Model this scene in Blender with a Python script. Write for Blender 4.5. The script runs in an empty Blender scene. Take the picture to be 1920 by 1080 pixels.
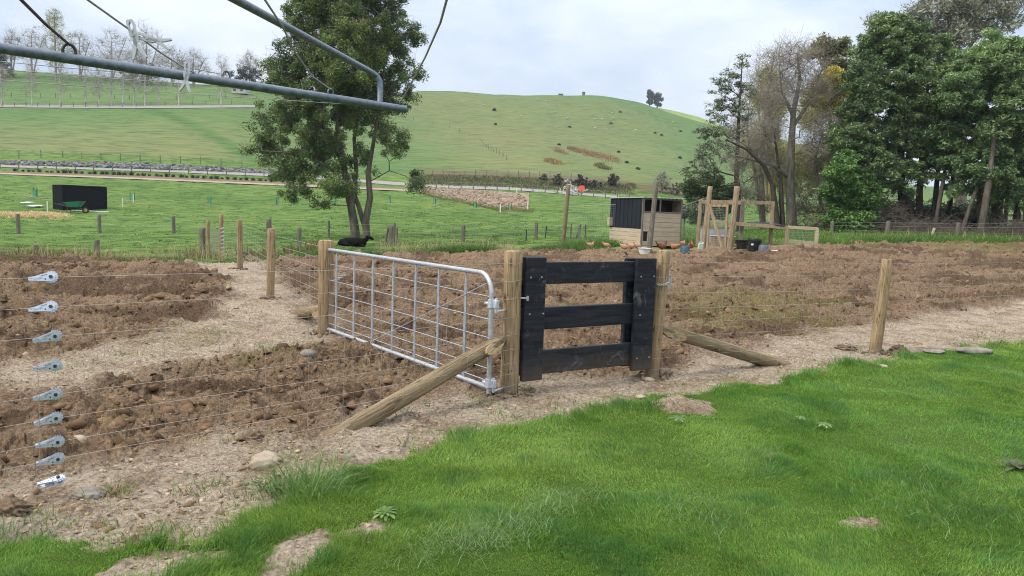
import bpy, math, random
import numpy as np
from mathutils import Matrix, Vector

R = math.radians
C = bpy.context.scene.collection
SC = bpy.context.scene
rnd = random.Random(7)

# ------------------------------------------------------------------ camera
CAMZ = 1.55
F = 1387.0
PITCH, ROLL = R(5.76), R(2.0)
cam = bpy.data.cameras.new('camera'); camo = bpy.data.objects.new('camera', cam); C.objects.link(camo)
CM = Matrix.Rotation(R(90) - PITCH, 3, 'X') @ Matrix.Rotation(ROLL, 3, 'Z')
camo.matrix_world = Matrix.Translation((0, 0, CAMZ)) @ CM.to_4x4()
cam.sensor_width = 36.0; cam.lens = F / 1920 * 36.0; cam.clip_end = 5000; cam.clip_start = 0.05
SC.camera = camo

# ------------------------------------------------------------------ world, sun, exposure
SUN_EL, SUN_AZ = R(44), R(243)          # azimuth measured from +Y clockwise: sun behind and to the left
w = bpy.data.worlds.new('World'); SC.world = w; w.use_nodes = True
nt = w.node_tree; nt.nodes.clear()
def wn(t, **kw):
    n = nt.nodes.new(t)
    for k, v in kw.items(): setattr(n, k, v)
    return n
out = wn('ShaderNodeOutputWorld'); bg = wn('ShaderNodeBackground'); bg2 = wn('ShaderNodeBackground'); mixs = wn('ShaderNodeMixShader')
sky = wn('ShaderNodeTexSky'); sky.sky_type = 'NISHITA'; sky.sun_disc = False
sky.sun_elevation = SUN_EL; sky.sun_rotation = SUN_AZ
nt.links.new(sky.outputs[0], bg.inputs[0]); bg.inputs[1].default_value = 0.12
tc = wn('ShaderNodeTexCoord'); sep = wn('ShaderNodeSeparateXYZ'); nt.links.new(tc.outputs['Generated'], sep.inputs[0])
# overcast deck: brighter toward the zenith (1 + 2 sin h), broken by soft cloud forms
mx0 = wn('ShaderNodeMath', operation='MAXIMUM'); mx0.inputs[1].default_value = 0.0; nt.links.new(sep.outputs[2], mx0.inputs[0])
mad = wn('ShaderNodeMath', operation='MULTIPLY_ADD'); mad.inputs[1].default_value = 0.88; mad.inputs[2].default_value = 0.40
nt.links.new(mx0.outputs[0], mad.inputs[0])
lum = wn('ShaderNodeMath', operation='MULTIPLY_ADD'); lum.inputs[2].default_value = 0.345
nt.links.new(mx0.outputs[0], lum.inputs[0]); nt.links.new(mad.outputs[0], lum.inputs[1])
mp = wn('ShaderNodeMapping'); mp.inputs['Scale'].default_value = (1.5, 1.5, 3.6); mp.inputs['Location'].default_value = (0.42, 0.2, 0.12)
nt.links.new(tc.outputs['Generated'], mp.inputs[0])
n1 = wn('ShaderNodeTexNoise'); n1.inputs['Scale'].default_value = 2.1; n1.inputs['Detail'].default_value = 6; n1.inputs['Roughness'].default_value = 0.52
nt.links.new(mp.outputs[0], n1.inputs[0])
cr = wn('ShaderNodeValToRGB')
cr.color_ramp.elements[0].position = 0.36; cr.color_ramp.elements[0].color = (0.655, 0.785, 1.0, 1)
cr.color_ramp.elements[1].position = 0.66; cr.color_ramp.elements[1].color = (1.16, 1.23, 1.35, 1)
nt.links.new(n1.outputs['Fac'], cr.inputs[0])
vm = wn('ShaderNodeVectorMath', operation='SCALE'); nt.links.new(cr.outputs[0], vm.inputs[0]); nt.links.new(lum.outputs[0], vm.inputs['Scale'])
warm = wn('ShaderNodeMapRange'); warm.inputs['From Min'].default_value = .42; warm.inputs['From Max'].default_value = .75; nt.links.new(sep.outputs[2], warm.inputs[0])
wmx = wn('ShaderNodeMix'); wmx.data_type = 'RGBA'; wmx.blend_type = 'MULTIPLY'; wmx.inputs[7].default_value = (1.12, 1.0, .86, 1)
nt.links.new(warm.outputs[0], wmx.inputs['Factor']); nt.links.new(vm.outputs[0], wmx.inputs[6])
nt.links.new(wmx.outputs[2], bg2.inputs[0]); bg2.inputs[1].default_value = 1.0
mixs.inputs[0].default_value = 0.90
nt.links.new(bg.outputs[0], mixs.inputs[1]); nt.links.new(bg2.outputs[0], mixs.inputs[2]); nt.links.new(mixs.outputs[0], out.inputs[0])

sl = bpy.data.lights.new('sun', 'SUN'); sl.energy = 1.5; sl.angle = R(10); sl.color = (1.0, 0.93, 0.82)
so = bpy.data.objects.new('sun', sl); C.objects.link(so)
sd = Vector((math.sin(SUN_AZ) * math.cos(SUN_EL), math.cos(SUN_AZ) * math.cos(SUN_EL), math.sin(SUN_EL)))
so.rotation_euler = sd.to_track_quat('Z', 'Y').to_euler()
SC.view_settings.view_transform = 'Standard'; SC.view_settings.look = 'None'
SC.view_settings.exposure = 0.92; SC.view_settings.gamma = 1
SC.cycles.max_bounces = 6; SC.cycles.transparent_max_bounces = 12
SC.cycles.use_denoising = True; SC.cycles.denoising_prefilter = 'NONE'; SC.cycles.filter_width = 1.05; SC.cycles.volume_bounces = 0

# ------------------------------------------------------------------ numpy noise
def _h(ix, iy, s):
    h = (ix.astype(np.int64) * 374761393 + iy.astype(np.int64) * 668265263 + s * 974634777) & 0xffffffff
    h = ((h ^ (h >> 13)) * 1274126177) & 0xffffffff
    h = ((h ^ (h >> 16)) * 2246822519) & 0xffffffff
    return ((h ^ (h >> 15)) & 0xffffff) / float(0xffffff)
def vnoise(x, y, s=0):
    xi = np.floor(x); yi = np.floor(y); fx = x - xi; fy = y - yi
    u = fx * fx * (3 - 2 * fx); v = fy * fy * (3 - 2 * fy)
    a = _h(xi, yi, s); b = _h(xi + 1, yi, s); c = _h(xi, yi + 1, s); d = _h(xi + 1, yi + 1, s)
    return (a * (1 - u) + b * u) * (1 - v) + (c * (1 - u) + d * u) * v
def fbm(x, y, o=4, s=0, g=0.5):
    t = 0; a = 1; n = 0
    for i in range(o):
        t = t + a * (vnoise(x * 2 ** i + 17.3 * i, y * 2 ** i - 9.1 * i, s + i) - 0.5); n += a; a *= g
    return t / n * 2
def worley(x, y, s=0):
    xi = np.floor(x); yi = np.floor(y); d1 = np.full(x.shape, 9.0); idc = np.zeros(x.shape)
    for i in (-1, 0, 1):
        for j in (-1, 0, 1):
            cx = xi + i; cy = yi + j
            px = cx + _h(cx, cy, s); py = cy + _h(cx, cy, s + 1)
            d = (px - x) ** 2 + (py - y) ** 2
            m = d < d1; d1 = np.where(m, d, d1); idc = np.where(m, _h(cx, cy, s + 2), idc)
    return np.sqrt(d1), idc
def sstep(a, b, x):
    t = np.clip((x - a) / (b - a), 0, 1); return t * t * (3 - 2 * t)

# ------------------------------------------------------------------ terrain
def pchip(x, y, xq):
    x = np.asarray(x, float); y = np.asarray(y, float); h = np.diff(x); dl = np.diff(y) / h
    m = np.zeros(len(x)); m[0] = dl[0]; m[-1] = dl[-1]
    for i in range(1, len(x) - 1):
        if dl[i - 1] * dl[i] > 0:
            w1 = 2 * h[i] + h[i - 1]; w2 = h[i] + 2 * h[i - 1]
            m[i] = (w1 + w2) / (w1 / dl[i - 1] + w2 / dl[i])
    xq = np.clip(xq, x[0], x[-1]); k = np.clip(np.searchsorted(x, xq) - 1, 0, len(x) - 2)
    t = (xq - x[k]) / h[k]
    return ((1 + 2 * t) * (1 - t) ** 2 * y[k] + t * (1 - t) ** 2 * h[k] * m[k] + t * t * (3 - 2 * t) * y[k + 1] + t * t * (t - 1) * h[k] * m[k + 1])
# height profiles (distance: height in metres) along bearings, bearing given as 960 + 1387 * x / y
COLS = {
 -900: {18: 0, 25: -.4, 45: -.5, 60: .3, 105: 4.5, 112: 5.7, 119: 8, 175: 20, 185: 22, 260: 48, 420: 46, 900: 30},
 0: {17.5: 0, 22: -.45, 30: -.7, 45: -.75, 60: .35, 105: 4.5, 112: 5.83, 116: 7.07, 119: 7.9, 175: 21.6, 181: 22.9, 190: 25.0, 262: 44, 420: 40, 900: 30},
 400: {19: 0, 24: -.3, 40: -.3, 60: .5, 75: 1.4, 105: 4.43, 112: 5.75, 116: 6.74, 119: 7.5, 175: 23.6, 181: 24.8, 190: 26.8, 250: 39.9, 420: 42, 900: 35},
 660: {22: 0, 40: 0, 60: 1.0, 75: 1.9, 105: 4.4, 112: 5.1, 119: 6.2, 180: 18, 300: 46, 420: 50, 900: 40},
 800: {26: 0, 40: .1, 60: .9, 75: 1.7, 105: 4.15, 112: 5.0, 118: 5.7, 123: 7.3, 200: 20.2, 340: 53.6, 420: 55, 900: 45},
 960: {29: .05, 45: .4, 60: .8, 75: 1.44, 100: 3.57, 115: 5.2, 119: 5.75, 124: 7.5, 210: 20.5, 360: 56.0, 450: 56, 900: 45},
 1080: {29: .2, 45: .5, 75: 1.6, 100: 3.4, 115: 4.87, 119: 5.4, 125: 7.5, 220: 20.4, 365: 58.9, 440: 57, 500: 62, 900: 45},
 1165: {28: .3, 45: .6, 75: 1.6, 100: 3.3, 116: 4.8, 120: 5.2, 126: 7.2, 225: 20.4, 372: 57.2, 430: 53, 500: 75.5, 600: 70, 900: 50},
 1240: {28: .36, 45: .7, 75: 1.7, 100: 3.3, 118: 4.68, 121: 5.1, 128: 6.9, 230: 20.6, 380: 53, 430: 50, 500: 72, 600: 68, 900: 50},
 1320: {28: .5, 45: .8, 75: 1.7, 118: 4.3, 121: 4.6, 128: 6.0, 230: 18.2, 380: 48.6, 430: 46, 500: 65, 600: 62, 900: 50},
 1500: {28: .75, 40: 1.1, 75: 1.8, 120: 4.5, 230: 16.3, 380: 39.6, 500: 45, 900: 45},
 1700: {31: .86, 40: 1.2, 60: 1.8, 120: 5.1, 300: 18, 900: 30},
 1920: {32: .95, 40: 1.25, 60: 1.9, 120: 4.9, 300: 17.5, 900: 30},
 2900: {32: .95, 40: 1.25, 60: 1.9, 120: 4.9, 300: 17.5, 900: 30},
}
LD0, LD1, NLD = math.log(1.0), math.log(1000.0), 500
UPX = np.linspace(-900, 2900, 500)
_ld = np.linspace(LD0, LD1, NLD)
_tab0 = []
for px_, pr in COLS.items():
    ds = [1.0, 6.0, 11.0] + list(pr.keys()) + [1000.0]; zs = [0.0, 0.0, 0.0] + list(pr.values()) + [list(pr.values())[-1]]
    _tab0.append(pchip(ds, zs, np.exp(_ld)))
_tab0 = np.array(_tab0); _cx = np.array(list(COLS.keys()), float)
TAB = np.stack([pchip(_cx, _tab0[:, i], UPX) for i in range(NLD)], 1)     # (u, ld)
def H(x, y):
    x = np.asarray(x, float); y = np.asarray(y, float)
    yy = np.maximum(y, 1.0)
    u = np.clip((960 + F * x / yy - UPX[0]) / (UPX[1] - UPX[0]), 0, len(UPX) - 1.001)
    v = np.clip((np.log(yy) - LD0) / (_ld[1] - _ld[0]), 0, NLD - 1.001)
    i = u.astype(int); j = v.astype(int); a = u - i; b = v - j
    z = (TAB[i, j] * (1 - b) + TAB[i, j + 1] * b) * (1 - a) + (TAB[i + 1, j] * (1 - b) + TAB[i + 1, j + 1] * b) * a
    far = sstep(22, 60, yy); vfar = sstep(130, 260, yy)
    z = z + far * (0.10 * fbm(x / 5.0, y / 5.0, 3, 5)) + vfar * (2.0 * sstep(560, 800, 960 + F * x / yy) * fbm((x + .9 * y) / 42.0, (.5 * x - y) / 190.0, 3, 39) + 0.9 * fbm(x / 38.0, y / 38.0, 3, 9) + 0.12 * fbm(x / 7.0, y / 7.0, 2, 29))
    return z
def ray(px, py):
    return CM @ Vector(((px - 960) / F, -(py - 540) / F, -1.0))
_DS = np.exp(np.linspace(math.log(1.2), math.log(900), 1500))
def G(px, py, lift=0.0):
    """point of the ground under that pixel of the photograph"""
    r = ray(px, py); r = r / r.y
    z = CAMZ + r.z * _DS; h = H(r.x * _DS, _DS) + lift
    k = np.nonzero(z <= h)[0]
    if len(k) == 0: d = 400.0
    else:
        k = k[0]
        if k == 0: d = _DS[0]
        else:
            f0 = z[k - 1] - h[k - 1]; f1 = z[k] - h[k]; d = _DS[k - 1] + (_DS[k] - _DS[k - 1]) * f0 / (f0 - f1)
    return Vector((r.x * d, d, CAMZ + r.z * d))
def V(px, py, d):
    r = ray(px, py); r = r / r.y
    return Vector((r.x * d, d, CAMZ + r.z * d))
def atz(px, py, z):
    r = ray(px, py); t = (z - CAMZ) / r.z
    return Vector((r.x * t, r.y * t, z))
def onplane(px, py, p0, e):
    """(s, z) where the ray meets the vertical plane through p0 along e"""
    r = ray(px, py)
    s = (p0.y * r.x - p0.x * r.y) / (e.x * r.y - e.y * r.x)
    t = (p0.y + s * e.y) / r.y
    return s, CAMZ + t * r.z
def gz(x, y): return float(H(np.array([x]), np.array([y]))[0])

# ------------------------------------------------------------------ materials
def new_mat(name):
    m = bpy.data.materials.new(name); m.use_nodes = True
    n = m.node_tree.nodes; b = n['Principled BSDF']; return m, m.node_tree, b
def setin(b, **kw):
    for k, v in kw.items():
        k = k.replace('_', ' ')
        if k in b.inputs: b.inputs[k].default_value = v
def c4(c): return (c[0], c[1], c[2], 1)
def noise_node(t, scale, detail=4, rough=.55, coord='Object', stretch=None, dist=0.0):
    tcn = t.nodes.new('ShaderNodeTexCoord'); n = t.nodes.new('ShaderNodeTexNoise')
    n.inputs['Scale'].default_value = scale; n.inputs['Detail'].default_value = detail; n.inputs['Roughness'].default_value = rough; n.inputs['Distortion'].default_value = dist
    if stretch:
        m = t.nodes.new('ShaderNodeMapping'); m.inputs['Scale'].default_value = stretch
        t.links.new(tcn.outputs[coord], m.inputs[0]); t.links.new(m.outputs[0], n.inputs[0])
    else: t.links.new(tcn.outputs[coord], n.inputs[0])
    return n.outputs['Fac']
def ramp(t, fac, stops):
    r = t.nodes.new('ShaderNodeValToRGB'); e = r.color_ramp.elements
    e[0].position, e[0].color = stops[0][0], c4(stops[0][1]); e[1].position, e[1].color = stops[-1][0], c4(stops[-1][1])
    for p, c in stops[1:-1]:
        x = e.new(p); x.color = c4(c)
    t.links.new(fac, r.inputs[0]); return r.outputs[0]
def mixc(t, fac, a, b, mode='MIX'):
    m = t.nodes.new('ShaderNodeMix'); m.data_type = 'RGBA'; m.blend_type = mode
    for sock, v in ((m.inputs['Factor'], fac), (m.inputs[6], a), (m.inputs[7], b)):
        if hasattr(v, 'default_value') or hasattr(v, 'is_linked'): t.links.new(v, sock)
        elif isinstance(v, (int, float)): sock.default_value = v
        else: sock.default_value = c4(v)
    return m.outputs[2]
def attr(t, name, out='Fac'):
    a = t.nodes.new('ShaderNodeAttribute'); a.attribute_name = name; return a.outputs[out]
def bump(t, b, h, strength, dist):
    n = t.nodes.new('ShaderNodeBump'); n.inputs['Strength'].default_value = strength; n.inputs['Distance'].default_value = dist
    t.links.new(h, n.inputs['Height']); t.links.new(n.outputs[0], b.inputs['Normal'])
def mth(t, op, a, b=0.0, clamp=False):
    m = t.nodes.new('ShaderNodeMath'); m.operation = op; m.use_clamp = clamp
    for s, v in ((m.inputs[0], a), (m.inputs[1], b)):
        if isinstance(v, (int, float)): s.default_value = v
        else: t.links.new(v, s)
    return m.outputs[0]
def simple(name, stops, scale=6, rough=.8, metal=0.0, bmp=0.0, bd=.01, stretch=None, detail=5, spec=.3):
    m, t, b = new_mat(name); f = noise_node(t, scale, detail, .6, 'Object', stretch)
    t.links.new(ramp(t, f, stops), b.inputs['Base Color']); setin(b, Roughness=rough, Metallic=metal, Specular_IOR_Level=spec)
    if bmp: bump(t, b, f, bmp, bd)
    return m
M = {}
# --- soil
m, t, b = new_mat('soil')
fa = noise_node(t, 1.1, 6, .6); fb = noise_node(t, 12, 7, .7); fc = noise_node(t, 38, 6, .7)
plough = mixc(t, fb, ramp(t, fa, [(.3, (.150, .096, .058)), (.7, (.245, .168, .106))]), ramp(t, fa, [(.3, (.225, .152, .094)), (.7, (.335, .242, .158))]))
clod = attr(t, 'clod')
plough = mixc(t, mth(t, 'MULTIPLY', clod, .5), plough, (.28, .205, .138))
sandy = mixc(t, fb, ramp(t, fa, [(.3, (.38, .305, .22)), (.7, (.54, .455, .355))]), (.47, .39, .295))
fd = noise_node(t, 2.6, 7, .7); sandy = mixc(t, ramp(t, fd, [(.47, (0, 0, 0)), (.62, (.8, .8, .8))]), sandy, (.27, .195, .13))
plough = mixc(t, attr(t, 'shade_damp'), plough, (.092, .059, .037))  # painted shade in the furrow troughs, along with scattered damp patches
col = mixc(t, attr(t, 'sand'), plough, sandy)
col = mixc(t, mth(t, 'MULTIPLY', attr(t, 'dry'), mth(t, 'MULTIPLY', fb, 1.3), True), col, (.19, .165, .068))
col = mixc(t, .7, col, ramp(t, fc, [(.34, (.34, .32, .30)), (.5, (.95, .95, .95)), (.66, (1.55, 1.55, 1.55))]), 'MULTIPLY')
fe = noise_node(t, 22, 5, .75, dist=.6)
col = mixc(t, .6, col, ramp(t, fe, [(.36, (.42, .40, .38)), (.48, (1, 1, 1)), (.68, (1.25, 1.25, 1.25))]), 'MULTIPLY')  # fine bump hollows are darkened in the colour as crevice shade
t.links.new(col, b.inputs['Base Color']); setin(b, Roughness=.95, Specular_IOR_Level=.1)
bump(t, b, mth(t, 'ADD', mth(t, 'MULTIPLY', fe, 1.4), fc), 1.0, .045); M['soil'] = m
# --- leafy/grass material that takes its colour from the per-blade attribute
def leaf_mat(name, trans=.35, rough=.55, spec=.25):
    m, t, b = new_mat(name); a = attr(t, 'col', 'Color')
    t.links.new(a, b.inputs['Base Color']); setin(b, Roughness=rough, Specular_IOR_Level=spec)
    tr = t.nodes.new('ShaderNodeBsdfTranslucent'); t.links.new(a, tr.inputs[0])
    mx = t.nodes.new('ShaderNodeMixShader'); mx.inputs[0].default_value = trans
    o = t.nodes['Material Output']; t.links.new(b.outputs[0], mx.inputs[1]); t.links.new(tr.outputs[0], mx.inputs[2]); t.links.new(mx.outputs[0], o.inputs[0])
    return m
M['grass'] = leaf_mat('grass_blade', .4); M['leaf'] = leaf_mat('leaf', .25, .5, .35); M['drystalk'] = leaf_mat('dry_stalk', .2, .8, .1)
M['clod'] = leaf_mat('clod_surface', 0.0, .95, .1)
# --- lawn ground
m, t, b = new_mat('lawn_ground'); f = noise_node(t, 3, 6); f2 = noise_node(t, 70, 6, .75)
t.links.new(mixc(t, f2, ramp(t, f, [(.35, (.060, .105, .016)), (.65, (.085, .150, .022))]), (.035, .06, .014)), b.inputs['Base Color']); setin(b, Roughness=.95, Specular_IOR_Level=.1); bump(t, b, f2, .8, .02); M['lawn'] = m
# --- paddock
m, t, b = new_mat('paddock_grass'); f = noise_node(t, .12, 5); f2 = noise_node(t, 1.3, 6, .65, stretch=(.45, 1.0, 1.0)); f3 = noise_node(t, 9, 3)
col = mixc(t, ramp(t, f2, [(.36, (0, 0, 0)), (.60, (1, 1, 1))]), ramp(t, f, [(.35, (.030, .070, .014)), (.65, (.050, .098, .020))]), ramp(t, f, [(.35, (.095, .168, .038)), (.65, (.140, .205, .052))]))  # dark green flecks put the shading of tussocks into the colour
col = mixc(t, .5, col, ramp(t, f3, [(.3, (.55, .55, .55)), (.7, (1.4, 1.4, 1.35))]), 'MULTIPLY')
col = mixc(t, mth(t, 'MULTIPLY', attr(t, 'rank'), f2, True), col, (.14, .135, .055))
col = mixc(t, attr(t, 'bare'), col, (.22, .165, .11))
t.links.new(col, b.inputs['Base Color']); setin(b, Roughness=.95, Specular_IOR_Level=.1); bump(t, b, mth(t, 'ADD', f2, mth(t, 'MULTIPLY', f3, .25)), 1.0, .22); M['paddock'] = m
# --- hills: grazed turf with sheep tracks along the contours
m, t, b = new_mat('hill_turf'); f = noise_node(t, .018, 5, .6); f2 = noise_node(t, 1.0, 5, .65, stretch=(.22, .22, 3.0)); f3 = noise_node(t, .35, 5)
g1 = ramp(t, f, [(.30, (.060, .126, .036)), (.5, (.088, .150, .047)), (.70, (.130, .168, .062))])
col = mixc(t, mth(t, 'MULTIPLY', f3, .8), g1, (.085, .145, .050))
col = mixc(t, mth(t, 'MULTIPLY', attr(t, 'yellow'), .6), col, (.185, .165, .078))
col = mixc(t, mth(t, 'MULTIPLY', attr(t, 'lush'), .7), col, (.05, .118, .03))
col = mixc(t, attr(t, 'bright'), col, (.19, .26, .075))
col = mixc(t, attr(t, 'scrub'), col, mixc(t, f3, (.075, .065, .04), (.14, .13, .06)))
col = mixc(t, .55, col, ramp(t, f2, [(.38, (.42, .44, .42)), (.47, (.92, .92, .92)), (.66, (1.3, 1.27, 1.2))]), 'MULTIPLY')
t.links.new(col, b.inputs['Base Color']); setin(b, Roughness=.95, Specular_IOR_Level=.08); bump(t, b, f2, .8, .5); M['hill'] = m
# --- gravel, mulch
M['gravel'] = simple('gravel', [(.3, (.19, .185, .175)), (.7, (.29, .28, .26))], 3, .95, spec=.1)
M['paletrack'] = simple('pale_track', [(.3, (.23, .195, .145)), (.7, (.34, .29, .22))], 2, .95, spec=.1)
M['brownsoil'] = simple('bare_soil', [(.3, (.11, .078, .05)), (.7, (.19, .14, .095))], 2, .95, spec=.1)
M['mulch'] = simple('mulch', [(.3, (.14, .10, .07)), (.5, (.235, .18, .13)), (.7, (.33, .26, .19))], 1.6, .95, bmp=.8, bd=.15, spec=.1)
# --- timber
def wood(name, dark, light, base=False, sc=5):
    m, t, b = new_mat(name); f = noise_node(t, sc, 6, .65, stretch=(7, 7, .55), dist=.4); f2 = noise_node(t, 3.2, 4); f3 = noise_node(t, 55, 3, .6, stretch=(1.4, 1.4, .12))
    col = ramp(t, f, [(.3, dark), (.52, tuple((a + b_) / 2 for a, b_ in zip(dark, light))), (.7, light)])
    col = mixc(t, .6, col, ramp(t, f2, [(.3, (.78, .75, .7)), (.7, (1.15, 1.14, 1.12))]), 'MULTIPLY')
    col = mixc(t, .5, col, ramp(t, f3, [(.35, (.7, .68, .66)), (.55, (1.08, 1.08, 1.08))]), 'MULTIPLY')
    tk = t.nodes.new('ShaderNodeTexCoord'); mk = t.nodes.new('ShaderNodeMapping'); mk.inputs['Scale'].default_value = (9, 9, 3.2); vk = t.nodes.new('ShaderNodeTexVoronoi'); vk.inputs['Scale'].default_value = 1.0
    t.links.new(tk.outputs['Object'], mk.inputs[0]); t.links.new(mk.outputs[0], vk.inputs[0])
    col = mixc(t, ramp(t, vk.outputs['Distance'], [(.06, (.8, .8, .8)), (.16, (0, 0, 0))]), col, tuple(x * .45 for x in dark))
    fk = noise_node(t, 16, 3, .5, stretch=(1.6, 1.6, .07), dist=.3); ck = ramp(t, fk, [(.485, (0, 0, 0)), (.5, (1, 1, 1)), (.515, (0, 0, 0))]); col = mixc(t, mth(t, 'MULTIPLY', ck, .55), col, tuple(x * .3 for x in dark))
    if base:
        sp = t.nodes.new('ShaderNodeSeparateXYZ'); t.links.new(tk.outputs['Object'], sp.inputs[0]); zz_ = mth(t, 'ADD', sp.outputs[2], mth(t, 'MULTIPLY', noise_node(t, 9, 5, .7), .32))
        col = mixc(t, ramp(t, zz_, [(.16, (.85, .85, .85)), (.36, (0, 0, 0))]), col, (.17, .118, .075)); fw = noise_node(t, 2.2, 5, .6, stretch=(1, 1, .5)); col = mixc(t, mth(t, 'MULTIPLY', ramp(t, fw, [(.5, (0, 0, 0)), (.66, (1, 1, 1))]), .45), col, (.235, .215, .18))
    t.links.new(col, b.inputs['Base Color']); setin(b, Roughness=.85, Specular_IOR_Level=.15); bump(t, b, mth(t, 'SUBTRACT', mth(t, 'ADD', f, f3), mth(t, 'MULTIPLY', ck, 1.5)), .8, .006); return m
M['post'] = wood('treated_pine', (.20, .142, .080), (.40, .30, .178), True)
M['brace'] = wood('brace_pine', (.145, .112, .066), (.30, .235, .145), True)
M['cut'] = wood('cut_pine', (.33, .245, .14), (.46, .36, .22))
M['oldpost'] = wood('weathered_timber', (.10, .092, .075), (.23, .215, .18))
M['hoopwood'] = wood('hoop_timber', (.22, .17, .11), (.40, .32, .215))
M['coopwood'] = simple('coop_boards', [(.3, (.36, .285, .195)), (.7, (.52, .43, .31))], 3, .85, stretch=(.6, .6, 9), spec=.15)
M['coopgrey'] = simple('coop_grey_boards', [(.3, (.29, .24, .18)), (.7, (.44, .375, .29))], 3, .85, stretch=(.6, .6, 9), spec=.15)
# --- black stained gate boards
m, t, b = new_mat('black_stain'); f = noise_node(t, 4, 6, .65, stretch=(.5, 6, 6), dist=.3); f2 = noise_node(t, 7, 8, .75, dist=1.2); f3 = noise_node(t, 2.1, 3)
col = ramp(t, f, [(.34, (.005, .006, .009)), (.66, (.026, .029, .037))])
ms = mth(t, 'MULTIPLY', ramp(t, f2, [(.55, (0, 0, 0)), (.66, (1, 1, 1))]), ramp(t, f3, [(.44, (0, 0, 0)), (.58, (1, 1, 1))]))
col = mixc(t, mth(t, 'MULTIPLY', ms, .5), col, (.22, .22, .215))
tb = t.nodes.new('ShaderNodeTexCoord'); sb = t.nodes.new('ShaderNodeSeparateXYZ'); t.links.new(tb.outputs['Object'], sb.inputs[0]); zb2_ = mth(t, 'ADD', sb.outputs[2], mth(t, 'MULTIPLY', f2, .55))
col = mixc(t, ramp(t, zb2_, [(.34, (.42, .42, .42)), (.62, (0, 0, 0))]), col, (.15, .115, .08)); ft = noise_node(t, 34, 4, .7); col = mixc(t, mth(t, 'MULTIPLY', ramp(t, ft, [(.66, (0, 0, 0)), (.72, (1, 1, 1))]), .35), col, (.19, .185, .175))
t.links.new(col, b.inputs['Base Color']); setin(b, Roughness=.6, Specular_IOR_Level=.22); bump(t, b, f, .4, .003); M['black'] = m
# --- metals
def metal(name, a, b_, rough=.45, met=.75, sc=40):
    m, t, b = new_mat(name); f = noise_node(t, sc, 4, .6); t.links.new(ramp(t, f, [(.3, a), (.7, b_)]), b.inputs['Base Color'])
    t.links.new(ramp(t, f, [(.3, (rough - .1,) * 3), (.7, (rough + .12,) * 3)]), b.inputs['Roughness']); setin(b, Metallic=met); return m
M['galv'] = metal('galvanised_steel', (.32, .35, .38), (.47, .50, .53), .5, .6)
M['galvbright'] = metal('bright_galvanised', (.44, .50, .58), (.62, .68, .76), .4, .5)
M['pipe'] = metal('weathered_pipe', (.085, .11, .14), (.19, .225, .26), .5, .55, 60)
M['wire'] = metal('fence_wire', (.28, .26, .235), (.42, .40, .37), .5, .4)
M['linewire'] = metal('line_wire', (.20, .21, .22), (.32, .33, .34), .5, .3)
M['rust'] = metal('dark_iron', (.035, .03, .03), (.09, .07, .06), .6, .5)
def plain(name, c, rough=.6, var=.25, sc=8, spec=.3):
    return simple(name, [(.3, tuple(x * (1 - var) for x in c)), (.7, tuple(min(1, x * (1 + var)) for x in c))], sc, rough, spec=spec)
M['peg'] = plain('peg_plastic', (.50, .52, .54), .5, .06); M['blacksheet'] = plain('black_sheet', (.014, .017, .024), .6, .3, 2, .2)
M['boxblack'] = plain('black_cladding', (.004, .005, .007), .8, .2, 8, .08); M['darkvoid'] = plain('dark_interior', (.02, .017, .014), .9)  # the interior colour paints the shade inside openings near black
M['steelsheet'] = plain('grey_sheet', (.40, .42, .45), .5, .12, 3); M['whitesheet'] = plain('pale_sheet', (.62, .66, .72), .5, .1, 2)
M['roofcor'] = plain('corrugated_roof', (.34, .35, .36), .5, .2, 4)
M['tubblack'] = plain('black_plastic', (.014, .016, .018), .45); M['tubgrey'] = plain('grey_plastic', (.09, .105, .13), .5); M['tubteal'] = plain('teal_plastic', (.035, .085, .115), .5)
M['white'] = plain('white_plastic', (.68, .68, .64), .5, .1); M['palecan'] = plain('pale_green_plastic', (.36, .42, .32), .5, .12)
M['guard'] = plain('green_sleeve', (.05, .36, .20), .5, .15); M['darkstake'] = plain('dark_stake', (.03, .045, .035), .8)
M['barrow'] = plain('green_tray', (.025, .18, .10), .45, .15); M['tyre'] = plain('tyre_rubber', (.02, .02, .02), .8); M['yellow'] = plain('yellow_rim', (.55, .42, .06), .5)
M['hen'] = simple('hen_feathers', [(.3, (.20, .08, .04)), (.7, (.38, .19, .11))], 22, .85, spec=.15)
M['henpale'] = simple('pale_feathers', [(.3, (.27, .13, .08)), (.7, (.46, .27, .18))], 22, .85, spec=.15)
M['hendark'] = simple('dark_feathers', [(.3, (.12, .045, .028)), (.7, (.25, .10, .055))], 22, .85, spec=.15)
M['comb'] = plain('red_comb', (.45, .04, .03), .6); M['henleg'] = plain('yellow_leg', (.50, .33, .10), .7)
M['cow'] = simple('black_hide', [(.3, (.003, .003, .0035)), (.7, (.009, .008, .008))], 12, .85, spec=.08)
M['sheep'] = plain('wool', (.42, .40, .35), .95, .08)
M['orange'] = plain('orange_board', (.85, .11, .03), .5, .08)
M['stone'] = simple('pale_stone', [(.3, (.26, .205, .145)), (.7, (.42, .355, .275))], 9, .9, bmp=.4, bd=.02, spec=.2)
M['greystone'] = simple('grey_stone', [(.3, (.14, .125, .105)), (.7, (.25, .23, .20))], 9, .9, bmp=.4, bd=.02, spec=.2)
M['rock'] = leaf_mat('bank_rock', 0.0, .9, .2)
M['bark'] = simple('grey_bark', [(.3, (.10, .088, .07)), (.55, (.20, .18, .15)), (.75, (.33, .30, .26))], 3, .9, bmp=.5, bd=.03, stretch=(2, 2, .5), spec=.1)
M['darkbark'] = simple('dark_bark', [(.3, (.028, .024, .018)), (.7, (.085, .072, .055))], 3, .9, stretch=(2, 2, .5), spec=.1)
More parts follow.
